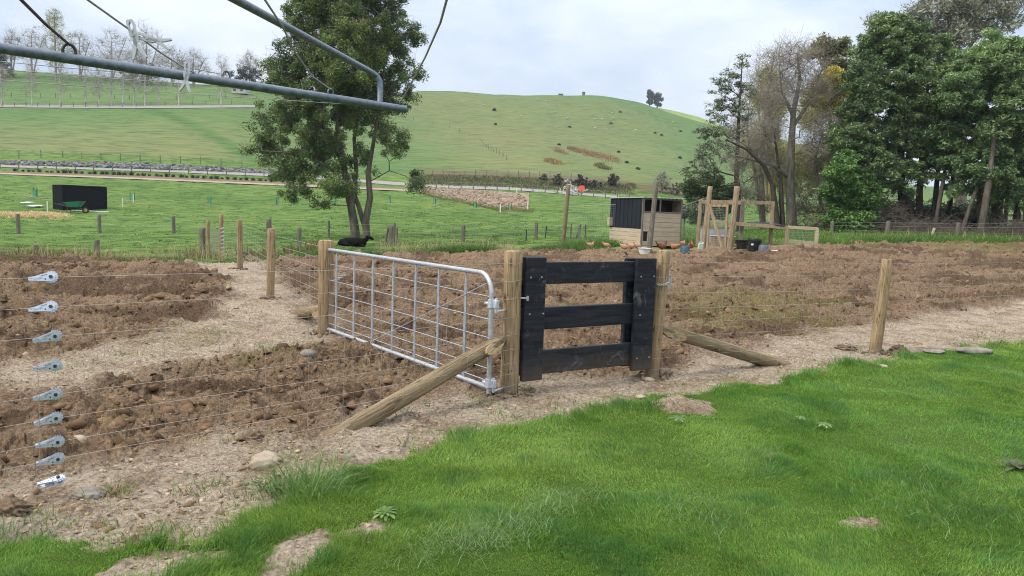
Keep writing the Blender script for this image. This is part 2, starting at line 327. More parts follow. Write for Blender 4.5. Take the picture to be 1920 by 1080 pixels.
M['brushwood'] = simple('brushwood', [(.3, (.085, .07, .055)), (.7, (.17, .145, .12))], 2, .9, spec=.1)
M['treebark'] = simple('brown_grey_bark', [(.3, (.06, .05, .038)), (.55, (.115, .10, .08)), (.75, (.19, .17, .14))], 3, .9, bmp=.5, bd=.03, stretch=(2, 2, .5), spec=.1)
M['birch'] = simple('birch_bark', [(.3, (.10, .09, .075)), (.45, (.38, .36, .33)), (.7, (.55, .53, .49))], 1.2, .85, stretch=(1, 1, 2), spec=.15)
M['twig'] = simple('bare_twigs', [(.3, (.19, .165, .135)), (.7, (.33, .295, .25))], 2, .9, spec=.1)
M['twigwarm'] = simple('budding_twigs', [(.3, (.30, .27, .13)), (.7, (.48, .44, .23))], 2, .9, spec=.1)
M['roofdark'] = plain('house_roof', (.09, .09, .10), .7); M['housewall'] = plain('house_wall', (.36, .35, .33), .8, .08); M['glass'] = plain('window_glass', (.05, .06, .07), .15)
M['net'] = plain('netting', (.34, .37, .35), .7, .1); M['ply'] = simple('plywood', [(.3, (.20, .13, .08)), (.7, (.30, .21, .14))], 3, .8, spec=.2)

# ------------------------------------------------------------------ object helpers
def tag(o, label=None, cat=None, group=None, kind=None):
    if label: o['label'] = label
    if cat: o['category'] = cat
    if group: o['group'] = group
    if kind: o['kind'] = kind
    return o
def thing(name, label, cat, loc=(0, 0, 0), rotz=0.0, group=None):
    o = bpy.data.objects.new(name, None); C.objects.link(o); o.empty_display_size = .1
    o.location = loc; o.rotation_euler = (0, 0, rotz); return tag(o, label, cat, group)
def copy_tree(o, parent=None):
    c = o.copy(); C.objects.link(c)
    if parent is not None: c.parent = parent
    for ch in list(o.children): copy_tree(ch, c)
    return c
def mesh_np(name, verts, faces, mat, parent=None, attrs=None, smooth=False):
    """one mesh object from arrays; faces (m, k) with one k"""
    verts = np.asarray(verts, np.float32); faces = np.asarray(faces, np.int32); k = faces.shape[1]
    me = bpy.data.meshes.new(name); me.vertices.add(len(verts)); me.vertices.foreach_set('co', verts.ravel())
    me.loops.add(faces.size); me.loops.foreach_set('vertex_index', faces.ravel())
    me.polygons.add(len(faces)); me.polygons.foreach_set('loop_start', np.arange(len(faces), dtype=np.int32) * k)
    me.polygons.foreach_set('loop_total', np.full(len(faces), k, np.int32))
    if smooth: me.polygons.foreach_set('use_smooth', np.ones(len(faces), bool))
    for an, av in (attrs or {}).items():
        if av.ndim == 1:
            a = me.attributes.new(an, 'FLOAT', 'POINT'); a.data.foreach_set('value', av.astype(np.float32))
        else:
            a = me.attributes.new(an, 'FLOAT_COLOR', 'POINT'); a.data.foreach_set('color', np.concatenate([av, np.ones((len(av), 1))], 1).astype(np.float32).ravel())
    me.update(calc_edges=True); me.validate()
    me.materials.append(mat)
    o = bpy.data.objects.new(name, me); C.objects.link(o)
    if parent is not None: o.parent = parent
    return o
class MB:
    """collects shapes into ONE mesh"""
    def __init__(s): s.v = []; s.f = []
    def add(s, vs, fs):
        n = len(s.v); s.v += [tuple(v) for v in vs]; s.f += [tuple(i + n for i in f) for f in fs]; return s
    def box(s, c, size, rot=None, bev=0.0):
        hx, hy, hz = (x / 2 for x in size); c = Vector(c); rot = rot or Matrix.Identity(3)
        if bev <= 0:
            vs = [(x, y, z) for x in (-hx, hx) for y in (-hy, hy) for z in (-hz, hz)]
            fs = [(0, 1, 3, 2), (4, 6, 7, 5), (0, 4, 5, 1), (2, 3, 7, 6), (0, 2, 6, 4), (1, 5, 7, 3)]
        else:
            b_ = min(bev, hx * .9, hy * .9, hz * .9); vs = []; fs = []
            idx = {}
            for sx in (-1, 1):
                for sy in (-1, 1):
                    for sz in (-1, 1):
                        for k in range(3):
                            p = [sx * (hx - b_), sy * (hy - b_), sz * (hz - b_)]; p[k] = (sx * hx, sy * hy, sz * hz)[k]
                            idx[(sx, sy, sz, k)] = len(vs); vs.append(tuple(p))
            for k in range(3):
                o1, o2 = [a for a in range(3) if a != k]
                for sg in (-1, 1):
                    def key(a, b2):
                        q = [0, 0, 0]; q[k] = sg; q[o1] = a; q[o2] = b2; return idx[(q[0], q[1], q[2], k)]
                    fs.append((key(-1, -1), key(1, -1), key(1, 1), key(-1, 1)))
            for k in range(3):
                o1, o2 = [a for a in range(3) if a != k]
                for a in (-1, 1):
                    for b2 in (-1, 1):
                        def key(sg, f):
                            q = [0, 0, 0]; q[k] = sg; q[o1] = a; q[o2] = b2; return idx[(q[0], q[1], q[2], f)]
                        fs.append((key(-1, o1), key(1, o1), key(1, o2), key(-1, o2)))
            for sx in (-1, 1):
                for sy in (-1, 1):
                    for sz in (-1, 1): fs.append(tuple(idx[(sx, sy, sz, k)] for k in range(3)))
        return s.add([c + rot @ Vector(v) for v in vs], fs)
    def tube(s, pts, rad, n=8, cap=True, squash=None):
        pts = [Vector(p) for p in pts]; m = len(pts)
        rads = [rad] * m if isinstance(rad, (int, float)) else list(rad)
        t0 = (pts[1] - pts[0]).normalized(); a = Vector((0, 0, 1)) if abs(t0.z) < .9 else Vector((1, 0, 0))
        u = t0.cross(a).normalized(); vs = []
        for i, p in enumerate(pts):
            tt = (pts[min(i + 1, m - 1)] - pts[max(i - 1, 0)]).normalized()
            u = (u - tt * u.dot(tt)).normalized(); v = tt.cross(u)
            for k in range(n):
                an = 2 * math.pi * k / n; q = u * math.cos(an) * rads[i] + v * math.sin(an) * rads[i] * (squash or 1)
                vs.append(p + q)
        fs = [(i * n + k, i * n + (k + 1) % n, (i + 1) * n + (k + 1) % n, (i + 1) * n + k) for i in range(m - 1) for k in range(n)]
        if cap: fs += [tuple(range(n))[::-1], tuple((m - 1) * n + k for k in range(n))]
        return s.add(vs, fs)
    def lathe(s, prof, n=16, origin=(0, 0, 0), capb=True, capt=True):
        o = Vector(origin); vs = [o + Vector((r * math.cos(2 * math.pi * k / n), r * math.sin(2 * math.pi * k / n), z)) for r, z in prof for k in range(n)]
        m = len(prof); fs = [(i * n + k, i * n + (k + 1) % n, (i + 1) * n + (k + 1) % n, (i + 1) * n + k) for i in range(m - 1) for k in range(n)]
        if capb: fs.append(tuple(range(n))[::-1])
        if capt: fs.append(tuple((m - 1) * n + k for k in range(n)))
        return s.add(vs, fs)
    def prism(s, poly, depth, mat=None):
        """polygon in xz extruded along y (-depth/2..depth/2)"""
        mat = mat or Matrix.Identity(4); n = len(poly)
        vs = [mat @ Vector((x, y, z)) for y in (-depth / 2, depth / 2) for x, z in poly]
        fs = [tuple(range(n)), tuple(range(2 * n - 1, n - 1, -1))] + [(i, i + n, (i + 1) % n + n, (i + 1) % n) for i in range(n)]
        return s.add(vs, fs)
    def build(s, name, mat, parent=None, origin=None, smooth=False, matrix=None):
        o3 = Vector(origin) if origin is not None else Vector((0, 0, 0))
        me = bpy.data.meshes.new(name); me.from_pydata([tuple(Vector(v) - o3) for v in s.v], [], s.f); me.validate()
        import bmesh
        bm = bmesh.new(); bm.from_mesh(me); bmesh.ops.recalc_face_normals(bm, faces=bm.faces); bm.to_mesh(me); bm.free()
        if smooth:
            me.polygons.foreach_set('use_smooth', np.ones(len(me.polygons), bool))
            try: me.set_sharp_from_angle(angle=R(40))
            except Exception: pass
        me.materials.append(mat); o = bpy.data.objects.new(name, me); C.objects.link(o)
        if parent is not None: o.parent = parent
        elif origin is not None: o.location = o3
        if matrix is not None: o.matrix_local = matrix
        return o
def axis_matrix(p0, p1):
    """local z runs from p0 to p1"""
    d = (Vector(p1) - Vector(p0)); q = d.to_track_quat('Z', 'Y'); return Matrix.Translation(p0) @ q.to_matrix().to_4x4(), d.length
def rotz(a): return Matrix.Rotation(a, 3, 'Z')

# ------------------------------------------------------------------ zones of the near ground (polygons on the ground plane)
def poly(pxs): return np.array([[*atz(x, y, 0.0).xy] for x, y in pxs])
def sdist(P, X, Y):
    """signed distance, positive inside"""
    d = np.full(X.shape, 1e9); ins = np.zeros(X.shape, bool); n = len(P)
    for i in range(n):
        a = P[i]; b = P[(i + 1) % n]; e = b - a; L = e @ e + 1e-12
        tt = np.clip(((X - a[0]) * e[0] + (Y - a[1]) * e[1]) / L, 0, 1)
        d = np.minimum(d, (X - a[0] - tt * e[0]) ** 2 + (Y - a[1] - tt * e[1]) ** 2)
        if a[1] != b[1]:
            c = ((a[1] > Y) != (b[1] > Y)) & (X < (b[0] - a[0]) * (Y - a[1]) / (b[1] - a[1]) + a[0]); ins ^= c
    return np.where(ins, 1, -1) * np.sqrt(d)
LAWN = np.concatenate([poly([(-300, 1070), (0, 1022), (120, 1008), (240, 1000), (380, 1008), (460, 985), (505, 945), (540, 915), (620, 890), (690, 872), (760, 846), (830, 822), (900, 812), (1000, 792), (1080, 776), (1160, 752), (1260, 742), (1400, 716), (1500, 702), (1640, 676), (1700, 660), (1800, 650), (1920, 638), (2400, 590)]), np.array([[14, 3], [14, -3], [-6, -3], [-6, 2.0]])])
BARE = [poly(p) for p in ([(150, 1100), (215, 1046), (330, 1022), (430, 1040), (350, 1070), (300, 1100)], [(470, 1100), (540, 1022), (600, 1002), (625, 1030), (565, 1085), (540, 1100)],
        [(640, 1003), (700, 978), (770, 985), (755, 1002), (690, 1012)], [(360, 1050), (400, 1038), (450, 1036), (440, 1055), (380, 1062)], [(1225, 768), (1265, 748), (1310, 752), (1290, 776)], [(1590, 985), (1640, 975), (1650, 990), (1600, 996)], [(1430, 850), (1470, 848), (1465, 858), (1436, 860)])]
SAND = [np.concatenate([poly([(-300, 930), (0, 900), (200, 862), (330, 836), (440, 802), (570, 826), (650, 778), (770, 748), (900, 742), (960, 716), (1230, 700), (1320, 668), (1420, 640), (1560, 618), (1640, 612), (1780, 590), (1920, 574), (2400, 530)]), np.array([[16, 3], [14, -3], [-6, -3]])]),
        poly([(-300, 730), (0, 700), (150, 660), (330, 622), (445, 562), (425, 520), (320, 494), (485, 489), (500, 522), (556, 560), (602, 604), (640, 640), (500, 655), (300, 690), (150, 735), (0, 728), (-300, 760)])]
DRY = [poly(p) for p in ([(430, 690), (440, 660), (560, 640), (640, 650), (620, 690)], [(1240, 620), (1300, 560), (1500, 560), (1560, 600), (1400, 640)], [(1540, 500), (1580, 472), (1920, 470), (1920, 520), (1700, 500)], [(180, 680), (300, 640), (400, 620), (380, 650)])]
def lawn_mask(X, Y):
    wx = .16 * fbm(X * 2.3, Y * 2.3, 3, 41) + .05 * fbm(X * 11, Y * 11, 2, 47)
    d = sdist(LAWN, X, Y) + wx
    for Bp in BARE: d = np.minimum(d, -(sdist(Bp, X, Y) + wx * .7 - .02))
    return d
def sand_mask(X, Y):
    wx = .55 * fbm(X * .9, Y * .9, 3, 51) + .12 * fbm(X * 6, Y * 6, 2, 57); s = -9 * np.ones(X.shape)
    for P in SAND: s = np.maximum(s, sdist(P, X, Y))
    return sstep(-.28, .28, s + wx * (.35 + .03 * Y))
def dry_mask(X, Y):
    s = -9 * np.ones(X.shape)
    for P in DRY: s = np.maximum(s, sdist(P, X, Y))
    return sstep(-.5, .6, s + .9 * fbm(X * .8, Y * .8, 4, 61))
def big_(X, Y): return fbm(X * 2, Y * 2, 2, 277)
def relief(X, Y, sand):
    """clods and tilth on the worked ground"""
    p = 1 - sand
    wx = X + .12 * fbm(X * 3, Y * 3, 2, 71); wy = Y + .12 * fbm(X * 3, Y * 3, 2, 73)
    f1, i1 = worley(wx / .42, wy / .42, 81); f2, i2 = worley(wx / .17, wy / .17, 84); f3, i3 = worley(wx / .075, wy / .075, 87)
    h1 = np.clip(1 - f1 * 1.3, 0, 1) ** .7 * i1 ** 2; h2 = np.clip(1 - f2 * 1.25, 0, 1) ** .7 * i2 ** 1.5; h3 = np.clip(1 - f3 * 1.2, 0, 1) ** .8 * i3
    big = fbm(X * .7, Y * .7, 3, 91)
    near = sstep(9.5, 6.5, Y) * sstep(.8, -.2, X)
    # furrows left by the harrow, and tread bars across the nearest worked strip
    fur = np.sin((Y - .12 * X + .25 * fbm(X * .5, Y * .5, 2, 95)) * 2 * math.pi / .85) * .075 * sstep(7, 11, Y)
    trd = np.sin((X * .95 + Y * .35 + .10 * fbm(X * 2, Y * 2, 2, 97)) * 2 * math.pi / .30) * .04 * near * sstep(.35, .0, np.abs(Y - 5.75 - .08 * X + .05))
    rut = 0
    for yo in (5.55, 6.75, 11.6, 13.1): rut = rut + np.exp(-((Y - yo - .10 * X - .25 * fbm(X * .35, X * 0 + yo, 2, 271)) / .17) ** 2)
    rut = rut * sstep(.9, -.3, X) ; brk = sstep(.42, .62, vnoise(X * 1.2, Y * 1.2, 273))
    f0, i0 = worley((wx + .1 * big_(X, Y)) / .8, wy / .8, 275); h0 = np.clip(1 - f0 * 1.5, 0, 1) * (i0 > .55) * (i0 - .3)
    p0 = 1 - .75 * np.clip(rut, 0, 1) * brk
    f4, i4 = worley(wx / .036, wy / .036, 279); h4 = np.clip(1 - f4 * 1.2, 0, 1) * i4
    z = .016 * h4 * (.4 + .6 * p) + p * (.16 * h0 - .075 * rut * brk + (.13 * h1 + .10 * h2 + .05 * h3) * p0 + .05 * big + fur + trd - .05) + (1 - p) * (.03 * big + .024 * fbm(X * 5, Y * 5, 4, 99, .6) + .040 * h2 * i1 + .020 * h3)
    return z, np.clip((h1 * .5 + h2 + h3 * .6) * .9, 0, 1)

# far edge of the worked field by bearing
_EX = [-900, 0, 380, 480, 700, 960, 1060, 1150, 1240, 1470, 1540, 1700, 1920, 2900]; _ED = [18, 18.2, 18.7, 20.4, 24.5, 28.6, 28.6, 26.6, 25.5, 25.2, 27.5, 31, 32, 32]
def field_edge(px): return np.interp(px, _EX, _ED)
def bearings(fine, nf, ext, ne):
    a = np.linspace(-fine, fine, nf); b = fine + (ext - fine) * (np.linspace(0, 1, ne + 1)[1:] ** 1.5)
    return np.concatenate([-b[::-1], a, b])
def grid_faces(nr, nc):
    i = np.arange(nr - 1)[:, None] * nc + np.arange(nc - 1)[None, :]
    i = i.ravel(); return np.stack([i, i + 1, i + nc + 1, i + nc], 1)
# --- worked field and bare strip
U = bearings(.74, 1250, 2.6, 60); s = np.linspace(0, 1, 760)
ed = field_edge(960 + F * U) + .5 + .5 * fbm(U * 40, U * 0, 3, 3)
Yg = 1.5 * (ed[None, :] / 1.5) ** s[:, None]; Xg = Yg * U[None, :]
Xf, Yf = Xg.ravel(), Yg.ravel(); sm = sand_mask(Xf, Yf); dm = dry_mask(Xf, Yf); rz, cl = relief(Xf, Yf, sm)
lm = lawn_mask(Xf, Yf)
zf = H(Xf, Yf) + rz * sstep(.35, -.1, lm) - sstep(-.02, .2, lm) * .03
tag(mesh_np('ploughed_field', np.stack([Xf, Yf, zf], 1), grid_faces(*Xg.shape), M['soil'], None, {'sand': sm, 'dry': dm * (1 - sm * .3), 'clod': cl, 'shade_damp': np.clip(sstep(.25, -.75, np.sin((Yf - .12 * Xf + .25 * fbm(Xf * .5, Yf * .5, 2, 95)) * 2 * math.pi / .85)) * sstep(7, 11, Yf) * (.35 + .9 * fbm(Xf * .35, Yf * .9, 3, 261)) * .8 + .75 * sstep(.52, .68, vnoise(Xf * 1.1, Yf * 1.6, 265) + .12 * fbm(Xf * 9, Yf * 9, 2, 267)), 0, .7) * (1 - sm)}, True), 'bare brown ploughed ground with a pale sandy strip', 'ground', None, 'structure')  # trough darkening follows the furrow phase and stands in for shade
def soil_z(x, y):
    X = np.atleast_1d(np.asarray(x, float)); Y = np.atleast_1d(np.asarray(y, float)); smk = sand_mask(X, Y); r_, c_ = relief(X, Y, smk)
    return H(X, Y) + r_, smk
# ground under and behind the camera
xs = np.linspace(-30, 30, 61); ys = np.linspace(-25, 1.55, 28); XX, YY = np.meshgrid(xs, ys)
tag(mesh_np('yard_ground', np.stack([XX.ravel(), YY.ravel(), np.full(XX.size, -.04)], 1), grid_faces(28, 61), M['lawn']), 'grass ground behind the viewer', 'ground', None, 'structure')
# --- lawn sheet
xs = np.arange(-4.2, 10.5, .03); ys = np.arange(1.0, 12.2, .03); XX, YY = np.meshgrid(xs, ys); nx = len(xs)
lmk = lawn_mask(XX.ravel(), YY.ravel())
def lawn_z(X, Y): return H(X, Y) + .012 + .035 * fbm(X * .8, Y * .8, 3, 131) + .018 * fbm(X * 4, Y * 4, 2, 137)
fa_ = grid_faces(*XX.shape); keep = (lmk[fa_] > 0).all(1); fa_ = fa_[keep]; used = np.unique(fa_); remap = -np.ones(XX.size, int); remap[used] = np.arange(len(used))
lz = lawn_z(XX.ravel()[used], YY.ravel()[used]) - .035 * sstep(.10, 0.0, lmk[used])
tag(mesh_np('lawn', np.stack([XX.ravel()[used], YY.ravel()[used], lz], 1), remap[fa_], M['lawn'], None, None, True), 'green lawn sloping across the foreground', 'lawn', None, 'structure')
# --- paddock beyond the field, to the road
ditch = lambda X, Y: sstep(.0, 1.5, Y - field_edge(960 + F * X / Y)) * sstep(13, 3, Y - field_edge(960 + F * X / Y))
U2 = bearings(.80, 760, 2.4, 40); s2 = np.linspace(0, 1, 330)
e2 = field_edge(960 + F * U2); Y2 = e2[None, :] * (124.0 / e2[None, :]) ** s2[:, None]; X2 = Y2 * U2[None, :]
X2f, Y2f = X2.ravel(), Y2.ravel(); pxf = 960 + F * X2f / Y2f
rank = ditch(X2f, Y2f) * (sstep(700, 300, pxf) * .9 + .35 * sstep(700, 1000, pxf)) + .55 * sstep(1350, 1500, pxf) * sstep(38, 33, Y2f)
bare = sstep(1130, 1190, pxf) * sstep(1580, 1500, pxf) * sstep(4.4, 1.8, Y2f - field_edge(pxf) + 1.2 * fbm(X2f, Y2f, 3, 7)) * .8 + .0 * pxf
z2 = H(X2f, Y2f) + (.09 * fbm(X2f / .9, Y2f / .9, 3, 15) + .10 * np.clip(fbm(X2f / 1.6, Y2f / 1.6, 2, 19), 0, 1) * (1 + 2 * rank)) * sstep(0, 2, Y2f - field_edge(pxf))
tag(mesh_np('paddock', np.stack([X2f, Y2f, z2], 1), grid_faces(*X2.shape), M['paddock'], None, {'rank': np.clip(rank, 0, 1), 'bare': np.clip(bare, 0, 1)}, True), 'green paddock beyond the ploughed field', 'paddock', None, 'structure')
# --- hills
U3 = bearings(.80, 900, 2.4, 40); Y3 = np.exp(np.linspace(math.log(122.5), math.log(900), 420))[:, None] * np.ones((1, len(U3))); X3 = Y3 * U3[None, :]
X3f, Y3f = X3.ravel(), Y3.ravel(); pxf = 960 + F * X3f / Y3f; z3 = H(X3f, Y3f)
yel = np.clip(sstep(430, 120, np.abs(pxf - 1000 - (220 - Y3f) * 1.3)) * sstep(345, 300, Y3f) * (.55 + .6 * fbm(X3f / 45, Y3f / 45, 3, 21)) + .75 * sstep(560, 330, pxf) * sstep(165, 124, Y3f), 0, 1)
c_ = 560 - (Y3f - 120) * 4.6 + 14 * fbm(X3f / 20, Y3f / 20, 3, 23)
lush = sstep(34, 4, np.abs(pxf - (470 - (Y3f - 119) * 4.0) - 18 + 16 * fbm(X3f / 9, Y3f / 9, 3, 77))) * sstep(178, 172, Y3f) * .9 + .35 * sstep(150, 176, Y3f) * sstep(176, 170, Y3f) * sstep(600, 500, pxf)
bri = sstep(435, 470, Y3f)
scr = sstep(.5, .75, vnoise(X3f / 6, Y3f / 6, 33) + sstep(740, 850, pxf) * .65 * sstep(1330, 1200, pxf) - .0) * sstep(740, 820, pxf) * sstep(1420, 1250, pxf) * sstep(132, 126, Y3f + 2 * fbm(X3f / 5, Y3f / 5, 3, 35)) + .9 * sstep(500, 460, pxf) * np.maximum(sstep(3.2, 1.5, np.abs(Y3f - 187.5)), sstep(2.6, 1.2, np.abs(Y3f - 177.5))) * (.6 + .5 * fbm(X3f / 4, Y3f / 2, 3, 37))
tag(mesh_np('hills', np.stack([X3f, Y3f, z3], 1), grid_faces(*X3.shape), M['hill'], None, {'yellow': yel, 'lush': np.clip(lush, 0, 1), 'bright': bri, 'scrub': np.clip(scr, 0, 1)}, True), 'long green grazed hillside with a rounded ridge', 'hill', None, 'structure')
# --- draped strips
def strip(name, lo, hi, mat, label, cat, lift=.07, n=160, m=5, jit=0.0):
    lo = np.array(lo, float); hi = np.array(hi, float); vs = []
    for x in np.linspace(lo[0, 0], lo[-1, 0], n):
        a = G(x, np.interp(x, lo[:, 0], lo[:, 1])); b_ = G(x, np.interp(x, hi[:, 0], hi[:, 1]))
        j1 = jit * (rnd.random() - .5); j2 = jit * (rnd.random() - .5)
        for k in range(m):
            q = k / (m - 1); y = (a.y + j1) * (1 - q) + (b_.y + j2) * q; xx = a.x * (1 - q) + b_.x * q
            vs.append((xx, y, gz(xx, y) + lift))
    return tag(mesh_np(name, vs, grid_faces(n, m), mat, None, None, True), label, cat, None, 'structure')
strip('road', [(-350, 305), (0, 314), (250, 321), (530, 332), (800, 352), (960, 357), (1160, 372)], [(-350, 302), (0, 310), (250, 317.5), (530, 327), (800, 346), (960, 352), (1160, 368)], M['gravel'], 'grey country road under the hill', 'road')
strip('soil_strip', [(-350, 314), (0, 325), (250, 334), (560, 347.5), (790, 358)], [(-350, 312), (0, 321.5), (250, 330), (560, 343), (790, 355)], M['brownsoil'], 'brown bare strip planted with small shrubs', 'soil', .08)
strip('track', [(-350, 316.5), (0, 327.8), (250, 337), (400, 343.5), (560, 350.5), (800, 361)], [(-350, 314), (0, 325), (250, 334), (400, 340.6), (560, 347.5), (800, 358)], M['paletrack'], 'pale gravel track along the paddock top', 'track', .10)
strip('mulch_bed', [(790, 361), (830, 371), (870, 379), (930, 391), (992, 394)], [(790, 352.5), (830, 354), (870, 356), (930, 360), (976, 364)], M['mulch'], 'brown mulched bed below the road', 'garden bed', .12, jit=1.0)
strip('terrace_road', [(-350, 199), (0, 202), (250, 204), (480, 202)], [(-350, 194), (0, 197.5), (250, 199), (480, 198)], M['gravel'], 'pale road along the hillside terrace', 'road', .12)

# ------------------------------------------------------------------ foreground fences and gates
zh = Vector((0, 0, 1))
LP_ = atz(953, 744, 0.0); LP_ = LP_ + Vector((LP_.x, LP_.y, 0)).normalized() * .07           # gate strainer post, near
RP_ = atz(1221, 711, 0.0); RP_ = RP_ + Vector((RP_.x, RP_.y, 0)).normalized() * .066          # latch post
FP_ = atz(610, 631, 0.0); FP_ = FP_ + Vector((FP_.x, FP_.y, 0)).normalized() * .08            # far post of the steel gate
def pole_mesh(r, h, sink, wob=.006, chamfer=.012, seed=0, n=18, taper=.04):
    """round pole, local z = 0 at the ground"""
    rr = random.Random(seed); prof = []
    zs = [-sink] + [h * k / 9 for k in range(9)] + [h - chamfer, h]
    mb = MB(); vs = []; ph = rr.random() * 6
    for i, z in enumerate(zs):
        r0 = r * (1 + taper * (1 - z / h) + .02 * math.sin(z * 5 + ph))
        if i == len(zs) - 1: r0 -= chamfer * .8
        for k in range(n):
            a = 2 * math.pi * k / n; q = r0 + wob * math.sin(3 * a + ph + z * .8) * .5 + wob * .4 * math.sin(7 * a + z * 2)
            vs.append((q * math.cos(a), q * math.sin(a), z))
    m_ = len(zs); fs = [(i * n + k, i * n + (k + 1) % n, (i + 1) * n + (k + 1) % n, (i + 1) * n + k) for i in range(m_ - 1) for k in range(n)] + [tuple((m_ - 1) * n + k for k in range(n))]
    return mb.add(vs, fs)
def pole(name, base, r, h, mat, parent, sink=.25, lean=(0, 0), seed=0, capmat=None):
    o = pole_mesh(r, h, sink, seed=seed).build(name, mat, parent, smooth=True)
    par = parent.location if parent is not None else Vector((0, 0, 0))
    o.location = Vector(base) - par; o.rotation_euler = (lean[1], lean[0], rnd.random() * 6 if False else 0)
    if capmat:
        MB().lathe([(r * .985 - .012, 0), (r * .985 - .013, .003)], 18, (0, 0, h - .001)).build('cut_top', capmat, o)
    return o
def wire_path(mb, pts, r=.0011, n=4): mb.tube(pts, r, n, cap=False)
# --- left fence: strainer post, brace, nine wires with stays, running off to a corner post outside the picture
e1 = (LP_ - atz(80, 905, .1)); e1.z = 0; e1.normalize()
END = LP_ - e1 * 4.75
fen = thing('wire_fence', 'netting wire fence with round brace log running left from the steel gate', 'fence', (LP_.x, LP_.y, 0), 0, 'new wire fences')
pole('strainer_post', (LP_.x, LP_.y, 0), .076, 1.235, M['post'], fen, .3, (.03 * 0, 0), 3, M['cut'])
pole('corner_post', (END.x, END.y, 0), .09, 1.25, M['post'], fen, .3, (0, 0), 4, M['cut'])
def brace(px0, px1, r, p_dir_post, name, parent, post_c, e, post_r, top_sign):
    """brace log from the post (upper, px0) down to the ground (px1), on the fence line"""
    s0, z0 = onplane(*px0, post_c, e); s1, z1 = onplane(*px1, post_c, e)
    a = post_c + e * (math.copysign(post_r * .8, s1)); a.z = z0
    b_ = post_c + e * s1; b_.z = -.03
    d = (b_ - a).normalized(); b_ = b_ + d * .12
    mt, L = axis_matrix(b_, a)
    mt.translation = mt.translation - parent.location
    mb = MB(); n = 18; zs = np.linspace(0, L, 12); vs = []
    for i, z in enumerate(zs):
        rr = r * (1.06 - .10 * z / L); 
        for k in range(n):
            an = 2 * math.pi * k / n; q = rr + .003 * math.sin(3 * an + z * 3)
            x, y = q * math.cos(an), q * math.sin(an)
            if i == 11: x, y = x * .35, y * .35 + .0
            vs.append((x, y, z if i < 11 else z + .02))
        if i == 10:
            pass
    fs = [(i * n + k, i * n + (k + 1) % n, (i + 1) * n + (k + 1) % n, (i + 1) * n + k) for i in range(11) for k in range(n)] + [tuple(11 * n + k for k in range(n))]
    mb.add(vs, fs); o = mb.build(name, M['brace'], parent, smooth=True, matrix=mt)
    # slanting saw cut at the top, facing the viewer
    sgn = 1 if e.dot(Vector((1, 0, 0))) > 0 else -1
    w = a - b_; w.normalize(); side = Vector((0, -1, 0)) - w * Vector((0, -1, 0)).dot(w); side.normalize()
    up = w.cross(side); up = up if up.z > 0 else -up
    cutn = (side * .92 + up * .10).normalized()
    cc = a - w * .17 + side * (r * .84) - up * .012
    mb2 = MB(); nn = 16; tdir = (w + side * -.22).normalized(); u2 = cutn.cross(tdir).normalized(); ring = []
    for k in range(nn):
        an = 2 * math.pi * k / nn; ring.append(cc + tdir * math.cos(an) * .15 * (1 if math.cos(an) < 0 else .85) + u2 * math.sin(an) * r * (.66 - .22 * math.cos(an)))
    vs = [p + cutn * .004 for p in ring] + [p - cutn * .03 for p in ring]
    mb2.add(vs, [tuple(range(nn))] + [(k, (k + 1) % nn, nn + (k + 1) % nn, nn + k) for k in range(nn)])
    oc = mb2.build('saw_cut', M['cut'], None)
    oc.data.transform(Matrix.Translation(-parent.location)); oc.data.transform(mt.inverted()); oc.parent = o
    return o
brace((948, 634), (618, 826), .063, None, 'brace_log', fen, Vector((LP_.x, LP_.y, 0)), e1, .076, 1)
WH = [1.14, .99, .84, .684, .536, .413, .295, .205, .098]
net = MB(); topw = MB()
SPX = [(90, 520), (90, 576), (97, 631), (98, 686), (98, 740), (99, 785), (102, 829), (103, 861), (105, 901)]
SP = []
for i, h in enumerate(WH):
    s_, z_ = onplane(*SPX[i], Vector((LP_.x, LP_.y, 0)), e1)
    h2 = h + .02; a = Vector((LP_.x, LP_.y, 0)) + e1 * 0; p0 = Vector((END.x, END.y, h + .02)); mid = Vector((LP_.x, LP_.y, 0)) + e1 * s_; mid.z = z_
    SP.append(mid); off = Vector((e1.y, -e1.x, 0)) * .078
    p1 = Vector((LP_.x, LP_.y, h)) + off
    tgt = topw if i == 0 else net
    wire_path(tgt, [p0 + off, mid + off * .0, mid * .45 + (p1) * .55 + Vector((0, 0, -.012)), p1], .0011)
    ring = [Vector((LP_.x, LP_.y, h + .012 * math.sin(k + i))) + Vector((math.cos(2 * math.pi * k / 14), math.sin(2 * math.pi * k / 14), 0)) * .083 for k in range(15)]
    wire_path(tgt, ring, .0011)
stx = [72, 197, 307, 408, 492, 571, 636, 704, 765, 822, 862, 905]
for px_ in stx:
    s_, _z = onplane(px_, 800, Vector((LP_.x, LP_.y, 0)), e1); q = s_ / onplane(90, 520, Vector((LP_.x, LP_.y, 0)), e1)[0]
    p = Vector((LP_.x, LP_.y, 0)) + e1 * s_ + Vector((e1.y, -e1.x, 0)) * .078 * (1 - q)
    wire_path(net, [p + zh * (.86 + .0 * q), p + zh * .55 + e1 * .008, p + zh * .09], .0011)
for k in range(3):
    p = END + e1 * (.3 + .3 * k) + Vector((e1.y, -e1.x, 0)) * .08
    wire_path(net, [p + zh * .86, p + zh * .09], .0011)
net.build('netting', M['wire'], fen, fen.location); topw.build('top_wire', M['wire'], fen, fen.location)
